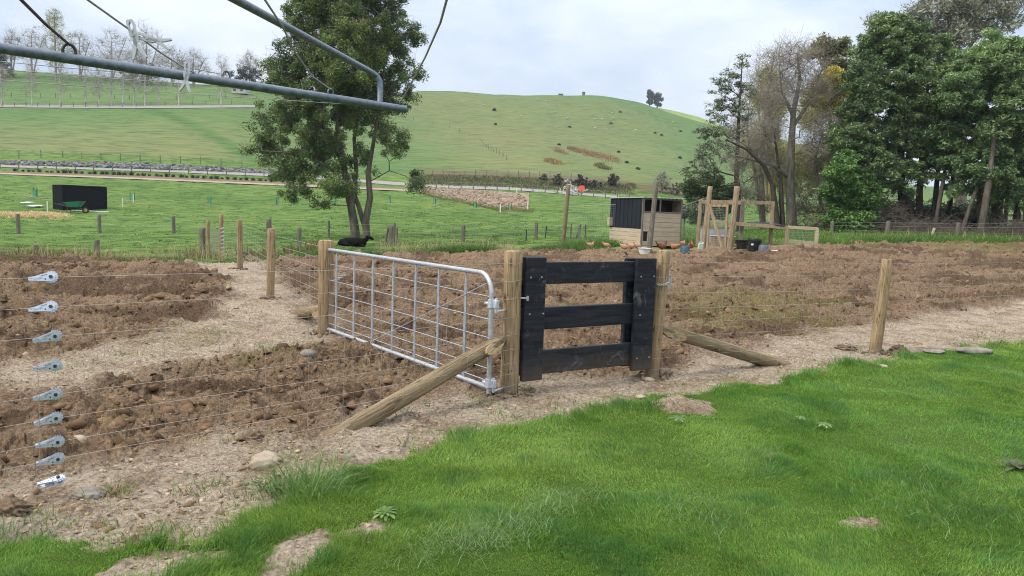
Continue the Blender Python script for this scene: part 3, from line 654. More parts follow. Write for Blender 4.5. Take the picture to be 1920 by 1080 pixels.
# --- wire strainers (ratchet tighteners) hung on the nine wires
def strainer_meshes():
    body = MB(); L = .135
    for sy in (-1, 1):
        pr = [(-.098, -.009), (-.055, -.015), (-.012, -.023), (.016, -.028), (.038, -.019), (.042, .004), (.030, .023), (.004, .028), (-.03, .021), (-.06, .014), (-.098, .010), (-.098, .003), (-.078, .0025), (-.078, -.002), (-.098, -.002)]
        body.prism(pr, .003, Matrix.Translation((0, sy * .015 * (1 if True else 1), 0)))
    body.box((-.093, 0, 0), (.012, .030, .013)); body.box((-.04, 0, .006), (.05, .03, .004)); body.box((.0, 0, -.020), (.02, .03, .005))
    body.box((-.055, -.0175, .002), (.038, .002, .010))
    cog = MB(); pts = []
    nt_ = 14
    for k in range(nt_ * 2):
        a = 2 * math.pi * k / (nt_ * 2); r_ = .038 if k % 2 == 0 else .031; pts.append((.018 + r_ * math.cos(a + .1), r_ * math.sin(a + .1)))
    cog.prism(pts, .003, Matrix.Translation((0, -.010, 0))); cog.prism(pts, .003, Matrix.Translation((0, .010, 0)))
    bolt = MB(); bolt.tube([(.018, -.027, 0), (.018, .02, 0)], .0105, 6); bolt.tube([(-.012, -.0185, -.010), (-.012, .0185, -.010)], .0045, 6); bolt.tube([(-.03, -.0172, .012), (.0, -.0172, .016)], .0012, 4); bolt.tube([(-.07, -.0172, -.003), (-.03, -.0172, .001)], .001, 4)
    return body, cog, bolt
ORD = ['topmost', 'second from top', 'third from top', 'fourth from top', 'middle', 'fourth from bottom', 'third from bottom', 'second from bottom', 'lowest']
ORD[4] = 'fifth from top'
ST0 = None
for i, p in enumerate(SP):
    lab = 'small galvanised ratchet wire strainer on left fence, %s of the nine' % ORD[i]
    if i == 8: lab = 'lowest galvanised wire strainer, turned over with its frame and reel showing'
    if ST0 is None:
        ST0 = thing('wire_strainer', lab, 'wire strainer', p, 0, 'wire strainers on the left fence'); bo, co, bl = strainer_meshes()
        bo.build('body', M['galvbright'], ST0); co.build('ratchet_cog', M['galvbright'], ST0); bl.build('bolt', M['rust'], ST0); o = ST0
    else:
        o = copy_tree(ST0); o.location = p; o['label'] = lab
    o.scale = (.84,) * 3
    a = math.atan2(e1.y, e1.x) - R(26) + rnd.gauss(0, R(5)); o.rotation_euler = (R(-12) if i < 2 else (R(0) if i < 8 else R(-72)), R(-7 - 3 * (i % 3)), a)
# --- right fence
pr1 = atz(1640, 664, 0.0); e2v = (pr1 - RP_); e2v.z = 0; e2v.normalize(); Lr = (pr1 - RP_).length
fenr = thing('wire_fence', 'netting wire fence with low brace log running right from the black gate', 'fence', (RP_.x, RP_.y, 0), 0, 'new wire fences')
pole('strainer_post', (RP_.x, RP_.y, 0), .067, 1.245, M['post'], fenr, .3, (.045, 0), 5, M['cut'])
pole('line_post', (pr1.x, pr1.y, 0), .066, 1.16, M['post'], fenr, .3, (.05, 0), 6, M['cut'])
pe = pr1 + e2v * (Lr * 1.07); pole('line_post', (pe.x, pe.y, 0), .066, 1.16, M['post'], fenr, .3, (0, 0), 7, M['cut'])
brace((1246, 614), (1468, 687), .066, None, 'brace_log', fenr, Vector((RP_.x, RP_.y, 0)), e2v, .067, 1)
net = MB(); topw = MB(); offr = Vector((-e2v.y, e2v.x, 0)) * -.07
for i, h in enumerate(WH):
    tgt = topw if i == 0 else net
    a = Vector((RP_.x, RP_.y, h)) + offr; bq = pr1 + offr + zh * (h - .03); c_ = pe + offr + zh * (h - .03); dq = pe + e2v * 6 + offr + zh * (h - .03)
    wire_path(tgt, [a, a * .5 + bq * .5 + zh * .012 * math.sin(i * 2.1), bq, c_, dq], .0011)
    ring = [Vector((RP_.x, RP_.y, h)) + Vector((math.cos(2 * math.pi * k / 14), math.sin(2 * math.pi * k / 14), 0)) * .074 + Vector((.045 * h, 0, 0)) for k in range(15)]
    wire_path(tgt, ring, .0011)
s_ = .22
while s_ < Lr * 2.07 + 5.5:
    p = Vector((RP_.x, RP_.y, 0)) + e2v * s_ + offr; wire_path(net, [p + zh * .98, p + zh * .09]  , .0009); s_ += .305
net.build('netting', M['wire'], fenr, fenr.location); topw.build('top_wire', M['wire'], fenr, fenr.location)
# --- back fence from the far gate post away to the corner by the ditch
fenb = thing('wire_fence', 'netting wire fence of raw round posts leading back to the ditch corner', 'fence', (FP_.x, FP_.y, 0), 0, 'new wire fences')
pole('strainer_post', (FP_.x, FP_.y, 0), .088, 1.15, M['post'], fenb, .3, (0, 0), 8, M['cut'])
bp = [FP_]
for px_, py_, top, r_ in ((507, 562, 428, .062), (450, 506, 412, .062), (414, 488, 402, .066), (391, 487, 413, .055)):
    p = G(px_, py_); hh = (py_ - top) / F * p.y; bp.append(p); pole('line_post', p, r_, hh, M['post'], fenb, .4, (rnd.uniform(-.015, .03), 0), int(px_), M['cut'])
p = G(380, 487); pole('corner_post', p, .09, 60 / F * p.y, M['oldpost'], fenb, .4, (0, 0), 12)
p2 = G(386, 489); mt, L = axis_matrix(p2 - zh * .2, p2 + Vector((-.12, .1, .33))); mt.translation -= fenb.location; pole_mesh(.06, L, .0, seed=4).build('short_stump', M['stone'] if False else M['oldpost'], fenb, smooth=True, matrix=mt)
eb = (bp[3] - FP_); eb.z = 0; eb.normalize(); br_c = Vector((FP_.x, FP_.y, 0)); brace((596, 572), (556, 606), .082, None, 'brace_log', fenb, br_c, eb, .088, 1)
net = MB(); WHb = [1.05, .9, .76, .62, .48, .36, .25, .15, .06]; offb = Vector((eb.y, -eb.x, 0)) * .07
for i, h in enumerate(WHb): wire_path(net, [Vector((q.x, q.y, q.z + h)) + offb for q in bp[:4]], .0022)
tl = (bp[3] - FP_).length; s_ = .4
while s_ < tl:
    q = s_ / tl; p = FP_ * (1 - q) + bp[3] * q + offb; p.z = gz(p.x, p.y); wire_path(net, [p + zh * .9, p + zh * .06], .0018); s_ += .35
# denser mesh on the last bay
for k in range(26):
    q = k / 25; p = bp[3] * (1 - q) + bp[4] * q; wire_path(net, [p + zh * 1.0, p + zh * .05], .003)
for k in range(14):
    wire_path(net, [bp[3] + zh * (.06 + k * .07), bp[4] + zh * (.06 + k * .07)], .003)
net.build('netting', M['wire'], fenb, fenb.location)
# nine tighteners beside that post
for i in range(9):
    p = bp[3] + Vector((.16, -.22, 1.05 - i * .125)); o = copy_tree(ST0); o.location = p; o.rotation_euler = (0, R(-10), R(-10))
    o['label'] = 'tiny wire strainer on the back fence beside a round post'; o['group'] = 'wire strainers on the back fence'

# --- black timber gate
eg = (RP_ - LP_); eg.z = 0; Lg = eg.length; eg.normalize(); ng = Vector((eg.y, -eg.x, 0)); P0 = Vector((LP_.x, LP_.y, 0)) + ng * .03
def gs(px, py): return onplane(px, py, P0, eg)
sl0, sl1 = gs(978, 600)[0], gs(1016, 600)[0]; sr0, sr1 = gs(1185, 590)[0], gs(1221, 590)[0]
zt, zb = gs(997, 482)[1], gs(997, 712)[1]; zt2, zb2 = gs(1203, 484)[1], gs(1203, 692)[1]
gate = thing('timber_gate', 'small black stained timber gate of three wide rails between two round posts', 'gate', P0, math.atan2(eg.y, eg.x))
bw = .19; th = .045
def gb(name, s0, s1, z0, z1, y, par=gate, thk=th):
    return MB().box(((s0 + s1) / 2, y, (z0 + z1) / 2), (s1 - s0, thk, z1 - z0), None, .006).build(name, M['black'], par)
gb('stile', sl0, sl1, zb + .0, zt, -.02); gb('stile', sl0 + .03, sl1 + .0, zb + .03, zt, .078)
gb('stile', sr0, sr1, zb2, zt2, -.02); gb('stile', sr0 - .045, sr1 - .05, zb2 + .03, zt2 - .005, .078)
for (pa, pb) in (((1100, 491), (1100, 531)), ((1100, 573), (1100, 613)), ((1090, 651), (1090, 694))):
    gb('rail', sl0 + .02, sr1 - .02, gs(*pb)[1], gs(*pa)[1], .029, gate, .05)
bl = MB()
for sx, zz in ((sl0 + .16, zt - .17), (sl0 + .05, zt - .17), (sr0 + .05, zt2 - .17), (sr1 - .03, zt2 - .17), (sl0 + .05, (zt + zb) / 2 + .05), (sl1 - .02, (zt + zb) / 2 + .05), (sr0 + .06, (zt2 + zb2) / 2), (sr0 + .05, zb2 + .12), (sr1 - .04, zb2 + .12)):
    bl.tube([(sx, -.047, zz), (sx, -.041, zz)], .008, 8)
bl.build('bolt_heads', M['galv'], gate)
hg = MB(); hg.tube([(-.02, -.0, .84), (sl0 + .03, -.05, .84)], .008, 8); hg.tube([(sl0 + .02, -.05, .82), (sl0 + .02, -.05, .86)], .011, 8); hg.build('hinge', M['galv'], gate)
# chain and catch on the latch post
def link(mb, c, ax, up, a=.016, b_=.009, r=.0026):
    ax = Vector(ax).normalized(); up = (Vector(up) - ax * Vector(up).dot(ax)).normalized(); pts = []
    for k in range(11):
        an = 2 * math.pi * k / 10; pts.append(Vector(c) + ax * math.cos(an) * a + up * math.sin(an) * b_)
    mb.tube(pts, r, 5, cap=False)
ch = MB(); cz = .93; base = Vector((RP_.x + .04, RP_.y, 0))
for k in range(12):
    an = R(-150 + k * 15); c_ = base + Vector((math.cos(an) * .078, math.sin(an) * .078, cz - .03 * math.sin(math.pi * k / 11) - .0 + .05 * (k / 11)))
    tn = Vector((-math.sin(an), math.cos(an), .1)); link(ch, c_, tn, zh if k % 2 else Vector((math.cos(an), math.sin(an), 0)))
for k in range(5):
    c_ = base + Vector((.084 + .005 * k, .03, cz + .07 - .028 * k)); link(ch, c_, (0.1, 0, 1), (1, 0, 0) if k % 2 else (0, 1, 0))
ch.tube([base + Vector((.07, 0, cz + .06)), base + Vector((.10, -.01, cz + .09)), base + Vector((.105, -.01, cz + .02)), base + Vector((.09, -.01, cz - .02))], .004, 6)
tag(ch.build('gate_chain', M['galvbright'], None, base + zh * cz), 'short bright chain hooked round the post right of the black gate', 'chain')

# --- galvanised steel gate
A_ = atz(916, 729, .08); B_ = atz(601, 613, .08); es = (B_ - A_); Ls = es.length; es.normalize()
sg = thing('steel_gate', 'long galvanised steel field gate with wire infill standing open', 'gate', A_ - zh * .08, math.atan2(es.y, es.x))
zlo, zhi, rad = .09, 1.045, .0205
fr = MB(); cr_ = .17
path = [(0.0, 0, zlo - .05), (0, 0, zhi - cr_)] + [(cr_ - cr_ * math.cos(a), 0, zhi - cr_ + cr_ * math.sin(a)) for a in np.linspace(.2, math.pi / 2 - .2, 5)] + [(cr_, 0, zhi), (Ls - .07, 0, zhi)] + [(Ls - .07 + .07 * math.sin(a), 0, zhi - .07 + .07 * math.cos(a)) for a in np.linspace(.3, math.pi / 2 - .3, 3)] + [(Ls, 0, zhi - .07), (Ls, 0, zlo + .05), (Ls - .02, 0, zlo + .01), (Ls - .06, 0, zlo), (.0, 0, zlo)]
fr.tube(path, rad, 10); fr.build('frame', M['galv'], sg, smooth=True)
for h in (.875, .685, .53, .39, .268, .165):
    mb = MB(); mb.tube([(0, 0, h - .02), (Ls * .5, 0, h - .008), (Ls, 0, h)], .0042, 6); mb.build('infill_wire', M['galv'], sg)
for px_ in (630, 663, 698, 736, 778, 821, 872):
    s_, _z = onplane(px_, 600, A_, es)
    mb = MB(); w0 = .017
    mb.add([(s_ - .003, -.004, zhi - .0), (s_ + .003, -.004, zhi), (s_ + w0, -.006, zhi - .12), (s_ + w0, -.006, zlo + .01), (s_ - w0, -.006, zlo + .01), (s_ - w0, -.006, zhi - .12),
            (s_ - .003, .004, zhi - .0), (s_ + .003, .004, zhi), (s_ + w0, .006, zhi - .12), (s_ + w0, .006, zlo + .01), (s_ - w0, .006, zlo + .01), (s_ - w0, .006, zhi - .12)],
           [(0, 1, 2, 3, 4, 5), (11, 10, 9, 8, 7, 6)] + [(i, (i + 1) % 6, (i + 1) % 6 + 6, i + 6) for i in range(6)])
    mb.build('stay', M['galv'], sg)
mb = MB(); mb.tube([(.02, .012, .98), (Ls * .62, .012, zlo + .02)], .0028, 6); mb.build('diagonal_stay', M['galvbright'], sg)
for zz, nm in ((.80, 'hinge'), (.13, 'hinge')):
    mb = MB(); mb.tube([(0, 0, zz - .035), (0, 0, zz + .035)], .031, 10); mb.box((-.055, -.01, zz), (.045, .035, .07), None, .004); mb.box((.045, 0, zz), (.05, .05, .02), None, .004)
    d_ = Vector((LP_.x, LP_.y, 0)) - sg.location; q = Matrix.Rotation(-math.atan2(es.y, es.x), 3, 'Z') @ d_
    mb.tube([(-.055, -.01, zz - .06), (q.x * .8, q.y * .8, zz - .06)], .010, 8); mb.tube([(-.055, -.01, zz - .07), (-.055, -.01, zz + .05)], .011, 8)
    mb.build(nm, M['galvbright'], sg, smooth=True)
ch = MB(); c0 = B_ + zh * .62
for k in range(14):
    an = math.pi * k / 13; c_ = c0 + Vector((.03 + .34 * k / 13 * .8, -.05, -.06 * math.sin(an) + .05 * (k / 13))); link(ch, c_, (1, .3, .2 * math.cos(an)), zh if k % 2 else (0, 1, 0), .02, .011, .003)
tag(ch.build('gate_chain', M['galvbright'], None, c0), 'slack chain across the far post of the steel gate', 'chain')

# ------------------------------------------------------------------ clothesline overhead
D = lambda px: 1.0 / (.5405 - (.5405 - .3636) * px / 760.0)
BA, BB = V(-420, 26.5, D(-420)), V(760, 205, D(760)); BAR = lambda px: V(px, 90 + .1513 * px, D(px))
cl = thing('clothesline', 'grey steel clothesline frame with wires crossing the sky at upper left', 'clothesline', (BA.x, BA.y, 0))
mb = MB(); mb.tube([BA, BAR(0), BAR(380), BB], .0135, 14); mb.build('line_bar', M['pipe'], cl, cl.location, True)
mb = MB(); mb.tube([(BA.x, BA.y, -.3), (BA.x, BA.y, BA.z + .15)], .024, 14); mb.build('upright', M['pipe'], cl, cl.location, True)
J = BAR(712); U0 = V(380, -34, 1.62); U1 = V(690, 132, 2.66); mb = MB()
bend = [U0, U0 * .5 + U1 * .5, U1, V(706, 142, 2.69), V(712, 152, 2.69), V(713, 165, 2.69), J]
mb.tube(bend, .0102, 12); mb.build('brace_arm', M['pipe'], cl, cl.location, True)
def hook(px, k=1.0, mat='pipe'):
    c_ = BAR(px) + zh * .018; mb = MB(); pts = []
    ax = (BB - BA).normalized()
    for k_ in range(12):
        an = math.pi * (-.15 + 1.3 * k_ / 11); pts.append(c_ + ax * math.cos(an) * .013 * k + zh * (math.sin(an) * .016 * k))
    mb.tube(pts, .0035 * k, 6); mb.build('eye_hook', M[mat], cl, cl.location, True); return c_ + zh * .012 * k
h1 = hook(130, 1.15, 'rust'); h2 = hook(424, .9); h3 = hook(620, .8); h4 = hook(752, .6)
def lw(pts, r, mat='linewire'):
    mb = MB(); mb.tube(pts, r, 6); return mb.build('line_wire', M[mat], cl, cl.location, True)
lw([h1 + zh * .004, V(85, 45, 1.72), V(40, 0, 1.5), V(-60, -100, 1.2)], .0036, 'rust')
WP = [V(80, -64, 1.28), V(165, 0, 1.49), V(245, 57, 1.76), V(300, 98, 1.97), V(347, 128, 2.14), V(385, 147, 2.25), V(408, 152, 2.30), h2]
lw(WP, .0023); lw([V(347, 126, 2.14), V(380, 132, 2.24), h2 - zh * .008], .0014)
lw([h3, V(585, 143, 2.3), V(551, 95, 2.0), V(530, 50, 1.72), V(497, 0, 1.46), V(440, -80, 1.2)], .0024)
lw([h4, V(797, 108, 2.0), V(826, 42, 1.6), V(838, -2, 1.42), V(862, -90, 1.15)], .0026)
for (p, y0, x1) in ((115, 115, 262), (130, 130, 432), (150, 150, 655)):
    z_ = 1.895; a = BAR(x1) - zh * .012; b0 = atz(0, y0, 1.9 + 0); a2 = a + (b0 - a) * 1.8
    pts = [a, a * .5 + b0 * .5 - zh * .002, b0, a2]; lw(pts, .0011)
# pegs
def peg_parts(parent, spread):
    """peg hangs with jaws up (+z) and handles down; lies in the local xz plane, pivot at the origin"""
    L = .060
    for s in (-1, 1):
        mb = MB(); a = spread * s
        prof = [(.0008, .037), (.005, .0375), (.0085, .034), (.0095, .026), (.0085, .014), (.0095, 0), (.0105, -.016), (.008, -L * .7), (.0035, -L), (-.0005, -L * .99), (.0006, -.03), (.0004, 0), (.0008, .012), (.004, .018), (.0042, .026), (.0008, .031)]
        prof = [(x * s, z) for x, z in prof]
        mt = Matrix.Rotation(a, 4, 'Y'); 
        pr2 = [((mt @ Vector((x, 0, z))).x if z < 0 else x, (mt @ Vector((x, 0, z))).z if z < 0 else z) for x, z in prof]
        mb.prism(pr2, .012); mb.build('jaw_arm', M['peg'], parent)
    mb = MB(); mb.tube([(0, -.0085, 0), (0, .0085, 0)], .0045, 10); mb.tube([(0, -.008, .0), (.004, -.008, .012)], .001, 5); mb.build('spring', M['galv'], parent)
def peg(pt, ang, spread, lab, scale=1.0):
    o = thing('clothes_peg', lab, 'clothes peg', pt, 0, 'clothes pegs on the line'); peg_parts(o, spread); o.rotation_euler = (0, ang, R(12)); o.scale = (scale,) * 3; return o
peg(V(251, 66, 1.74), R(-14), R(17), 'white plastic clothes peg clipped upright on the wire, uppermost', .92)
peg(V(277, 72, 1.82), R(-78), R(15), 'white plastic clothes peg lying sideways along the wire beside the upright one', .9)
peg(V(350, 138, 2.11), R(6), R(17), 'pale clothes peg clipped alone on the wire in front of the steel bar', .88)

# ------------------------------------------------------------------ grass blades, clods, tufts
rng = np.random.default_rng(11)
def blades(bx, by, bz, h, w, lean, az, col, name, mat, label, cat, kind='stuff', curl=.6):
    N = len(bx); c, s_ = np.cos(az), np.sin(az); fa = rng.uniform(0, 2 * np.pi, N); wx, wy = np.cos(fa) * w * .5, np.sin(fa) * w * .5
    l1 = h * lean * .35; l2 = h * lean
    z1 = h * .55; z2 = h * np.sqrt(np.clip(1 - (lean * .75) ** 2, .12, 1))
    V5 = np.zeros((N, 5, 3)); 
    V5[:, 0] = np.stack([bx - wx, by - wy, bz], 1); V5[:, 1] = np.stack([bx + wx, by + wy, bz], 1)
    V5[:, 2] = np.stack([bx + c * l1 - wx * .75, by + s_ * l1 - wy * .75, bz + np.minimum(z1, z2 * .75)], 1); V5[:, 3] = np.stack([bx + c * l1 + wx * .75, by + s_ * l1 + wy * .75, bz + np.minimum(z1, z2 * .75)], 1)
    V5[:, 4] = np.stack([bx + c * l2, by + s_ * l2, bz + z2], 1)
    b = np.arange(N)[:, None] * 5; fs = np.concatenate([b + np.array([[0, 1, 3]]), b + np.array([[0, 3, 2]]), b + np.array([[2, 3, 4]])], 0)
    cc = np.repeat(col, 5, 0)
    return tag(mesh_np(name, V5.reshape(-1, 3), fs, mat, None, {'col': cc}), label, cat, None, kind)
# lawn: blades drawn with a density that falls with distance
def lawn_pts(n):
    d = np.exp(rng.uniform(math.log(2.55), math.log(12.0), n)); u = rng.uniform(-.80, .84, n); return u * d, d
x, y = lawn_pts(2300000); lm_ = lawn_mask(x, y)
dens = sstep(-.03, .16, lm_) * np.clip(.82 + .6 * fbm(x * 1.9, y * 1.9, 4, 201), .50, 1)
stray = np.exp(-np.clip(-lm_, 0, 9) / .12) * .035 * (lm_ <= 0.0)
k = rng.random(len(x)) < np.maximum(dens, stray); x, y, lm_ = x[k], y[k], lm_[k]
pat = fbm(x * .9, y * .9, 4, 203); pat2 = fbm(x * 3.6, y * 3.6, 3, 207) * 1.25; pat3 = fbm(x * .35 + 5, y * .35, 2, 209)
edge = sstep(.38, .05, lm_)
h = (.030 + .022 * np.clip(pat2 + .1, -.3, 1) + .013 * np.clip(pat, 0, 1)) * rng.uniform(.55, 1.35, len(x)) * (1 + .9 * edge * np.clip(.45 + pat2, 0, 1.2)) * (.75 + .03 * y)
wd = rng.uniform(.0014, .0032, len(x)) * (1 + 1.1 * (rng.random(len(x)) < .10)) * (.8 + .13 * y)
az = 2 * np.pi * vnoise(x * 1.3, y * 1.3, 211) * 1.5 + rng.normal(0, .9, len(x)); lean = np.clip(rng.normal(.55, .25, len(x)), .05, 1.15)
base = np.array([.140, .285, .044]); yl = np.array([.26, .375, .075]); bl_ = np.array([.092, .212, .050]); dry_ = np.array([.30, .28, .12])
tt = np.clip(.50 + .85 * pat3 + .75 * pat, 0, 1)[:, None]; col = base * (1 - tt) + yl * tt
t2 = np.clip(pat2 * 1.3 + .05, 0, .85)[:, None]; col = col * (1 - t2) + bl_ * t2
col = col * rng.uniform(.55, 1.5, (len(x), 1)); dk = rng.random(len(x)) < .035; col[dk] = dry_ * rng.uniform(.7, 1.2, (dk.sum(), 1))
bz = lawn_z(x, y) - .012
blades(x, y, bz, h, wd, lean, az, col, 'lawn_grass', M['grass'], 'fine green lawn grass in the foreground', 'grass')
# cut clippings lying on the lawn in loose streaks
cx, cy, cz_, caz = [], [], [], []
for (px0, py0, px1, py1, wdt, nn) in ((880, 1040, 1110, 935, .22, 900), (790, 1060, 930, 1010, .25, 500), (1290, 1000, 1360, 960, .35, 350), (1330, 890, 1420, 860, .4, 250), (1680, 980, 1800, 930, .6, 450), (1600, 880, 1900, 800, .8, 400), (850, 900, 1300, 830, .8, 400)):
    a = atz(px0, py0, 0); b_ = atz(px1, py1, 0); q = rng.random(nn); cx.append(a.x + (b_.x - a.x) * q + rng.normal(0, wdt * .4, nn)); cy.append(a.y + (b_.y - a.y) * q + rng.normal(0, wdt * .4, nn))
cx = np.concatenate(cx); cy = np.concatenate(cy); n = len(cx); cz_ = lawn_z(cx, cy) + rng.uniform(.015, .05, n)
blades(cx, cy, cz_, rng.uniform(.03, .085, n), rng.uniform(.002, .0035, n), np.full(n, 1.25) * rng.uniform(.8, 1, n), rng.uniform(0, 6.28, n), np.array([.17, .26, .10]) * rng.uniform(.6, 1.4, (n, 1)), 'grass_clippings', M['grass'], 'pale cut grass clippings strewn over the lawn', 'grass clippings')
# soil clods
def ico(sub=1):
    import bmesh
    bm = bmesh.new(); bmesh.ops.create_icosphere(bm, subdivisions=sub, radius=1); v = np.array([p.co[:] for p in bm.verts]); f = np.array([[q.index for q in p.verts] for p in bm.faces]); bm.free(); return v, f
def lumps(px, py, pz, size, col, seed, name, mat, label, cat, sub=1, flat=.7, kind='stuff', rough=.85, parent=None):
    r_ = np.random.default_rng(seed); v0, f0 = ico(sub); N = len(px); K = len(v0)
    var = [v0 * (1 + rough * r_.normal(0, 1, (K, 1)) * .55) * r_.uniform(.65, 1.25, (1, 3)) for _ in range(14)]
    idx = r_.integers(0, 14, N); V_ = np.stack(var)[idx]; a = r_.uniform(0, 6.28, N); c, s_ = np.cos(a)[:, None], np.sin(a)[:, None]
    tl = r_.uniform(-.5, .5, (N, 1)); xx = V_[:, :, 0] * c - V_[:, :, 1] * s_; yy = V_[:, :, 0] * s_ + V_[:, :, 1] * c; zz = V_[:, :, 2] * flat + tl * xx * .6
    P = np.stack([px[:, None] + xx * size[:, None], py[:, None] + yy * size[:, None], pz[:, None] + zz * size[:, None]], 2)
    fs = (np.arange(N)[:, None, None] * K + f0[None]).reshape(-1, 3); cc = np.repeat(col, K, 0) * r_.uniform(.8, 1.2, (N * K, 1))
    return tag(mesh_np(name, P.reshape(-1, 3), fs, mat, parent, {'col': cc}), label, cat, None, kind)
n = 110000; d = np.exp(rng.uniform(math.log(3.0), math.log(30), n)); u = rng.uniform(-.78, .78, n); x, y = u * d, d
z, smk = soil_z(x, y); px_ = 960 + F * u; ok = (lawn_mask(x, y) < -.04) & (y < field_edge(px_) - .2)
smk = smk * (1 - .6 * sstep(.54, .66, vnoise(x * 2.2 + 3, y * 2.2, 251)) * sstep(6.2, 5.2, y)); dn = (.12 + .88 * (1 - smk)) * np.clip(.55 + .9 * fbm(x * 1.1, y * 1.1, 3, 221), .05, 1); ok &= rng.random(n) < dn * (.24 + .26 * sstep(7, 14, y))
x, y, z, smk = x[ok], y[ok], z[ok], smk[ok]; n = len(x)
sz = (.008 + .030 * rng.random(n) ** 3.2) * (.72 + .045 * y) * (1 - .35 * smk); big = rng.random(n) < .02; sz[big] *= rng.uniform(1.4, 2.2, big.sum())
cd = np.array([.165, .105, .062]); cs = np.array([.28, .21, .14]); cg = np.array([.27, .19, .122])
q = np.clip(smk + rng.normal(0, .18, n), 0, 1)[:, None]; col = cd * (1 - q) + cs * q; lt = (rng.random(n) < .13)[:, None]; col = np.where(lt, cg, col) * rng.uniform(.55, 1.12, (n, 1))
n2 = 15000; d2 = np.exp(rng.uniform(math.log(3.6), math.log(27), n2)); u2 = rng.uniform(-.78, .78, n2); x2, y2 = u2 * d2, d2; z2_, s2_ = soil_z(x2, y2); k2 = (s2_ < .35) & (lawn_mask(x2, y2) < -.1) & (y2 < field_edge(960 + F * u2) - .3) & (rng.random(n2) < np.clip(.22 + .9 * fbm(x2 * .8, y2 * .8, 3, 281), .03, .8))
x2, y2, z2_ = x2[k2], y2[k2], z2_[k2]; z3_ = rng.uniform(.022, .060, len(x2)) * (.8 + .03 * y2); x = np.concatenate([x, x2]); y = np.concatenate([y, y2]); z = np.concatenate([z, z2_ - z3_ * .05]); sz = np.concatenate([sz, z3_]); col = np.concatenate([col, np.array([.155, .100, .060]) * rng.uniform(.5, 1.25, (len(x2), 1))])
pb = []
for c_, rr0 in ((LP_, .09), (RP_, .08), (pr1, .08), (FP_, .1), (bp[1], .08), (bp[2], .08), (bp[3], .08)):
    for _ in range(46): a_ = rnd.uniform(0, 6.28); q_ = rr0 + abs(rnd.gauss(0, .07)); pb.append((c_.x + math.cos(a_) * q_, c_.y + math.sin(a_) * q_))
pb = np.array(pb); zb_, sb_ = soil_z(pb[:, 0], pb[:, 1]); x = np.concatenate([x, pb[:, 0]]); y = np.concatenate([y, pb[:, 1]]); z = np.concatenate([z, zb_ + .01]); sz = np.concatenate([sz, rng.uniform(.012, .034, len(pb))]); col = np.concatenate([col, np.array([.20, .145, .095]) * rng.uniform(.6, 1.2, (len(pb), 1))])
lumps(x, y, z - sz * .12, sz, col, 5, 'soil_clods', M['clod'], 'loose brown clods scattered over the ploughed ground', 'clods')
n = 9000; d = np.exp(rng.uniform(math.log(2.9), math.log(12), n)); u = rng.uniform(-.76, .76, n); x, y = u * d, d; z, smk = soil_z(x, y); ok = (lawn_mask(x, y) < -.0) & (smk > .3); x, y, z = x[ok], y[ok], z[ok]; n = len(x)
sz = .004 + .014 * rng.random(n) ** 4
lumps(x, y, z + sz * .2, sz, np.array([.31, .24, .17]) * rng.uniform(.6, 1.35, (n, 1)), 6, 'gravel_bits', M['clod'], 'small pale stones and crumbs on the sandy strip', 'gravel')
# sparse weeds and dry stalks on the bare strip
def tuft_field(px, py, h, nb, spread, colf, name, label, cat, mat='grass', wscale=1.0, leanm=.6, zf=None, kind='stuff'):
    N = len(px); bx = np.repeat(px, nb) + rng.normal(0, 1, N * nb) * np.repeat(spread, nb); by = np.repeat(py, nb) + rng.normal(0, 1, N * nb) * np.repeat(spread, nb)
    bz_ = (H(bx, by) if zf is None else zf(bx, by)) - .01; hh = np.repeat(h, nb) * rng.uniform(.5, 1.2, N * nb); w_ = (.002 + .00085 * by) * wscale * rng.uniform(.6, 1.3, N * nb)
    ln = np.clip(rng.normal(leanm, .25, N * nb), .05, 1.2); az = np.arctan2(by - np.repeat(py, nb), bx - np.repeat(px, nb)) + rng.normal(0, .6, N * nb)
    return blades(bx, by, bz_, hh, w_, ln, az, colf(N, nb), name, M[mat], label, cat, kind)
def cols(a, b_, N, nb, v=.25):
    q = rng.random((N, 1)); c = np.array(a) * (1 - q) + np.array(b_) * q; c = np.repeat(c, nb, 0); return c * rng.uniform(1 - v, 1 + v, (N * nb, 1))
sz_ = lambda X, Y: soil_z(X, Y)[0]
n = 2600; d = np.exp(rng.uniform(math.log(3.2), math.log(28), n)); u = rng.uniform(-.75, .75, n); x, y = u * d, d; _z, smk = soil_z(x, y); dm_ = dry_mask(x, y); lm_ = lawn_mask(x, y)
pr = .05 + .8 * dm_ + .10 * sstep(.4, .7, vnoise(x * 1.5, y * 1.5, 231)) + .5 * np.exp(-np.abs(lm_) / .25); ok = (lm_ < -.01) & (rng.random(n) < pr) & (y < field_edge(960 + F * u)); x, y = x[ok], y[ok]; n = len(x)
tuft_field(x, y, rng.uniform(.03, .085, n), 12, rng.uniform(.02, .09, n), lambda N, nb: cols((.12, .19, .04), (.33, .27, .11), N, nb), 'stray_grass', 'thin dry and green grass wisps on the bare soil', 'grass', zf=sz_)
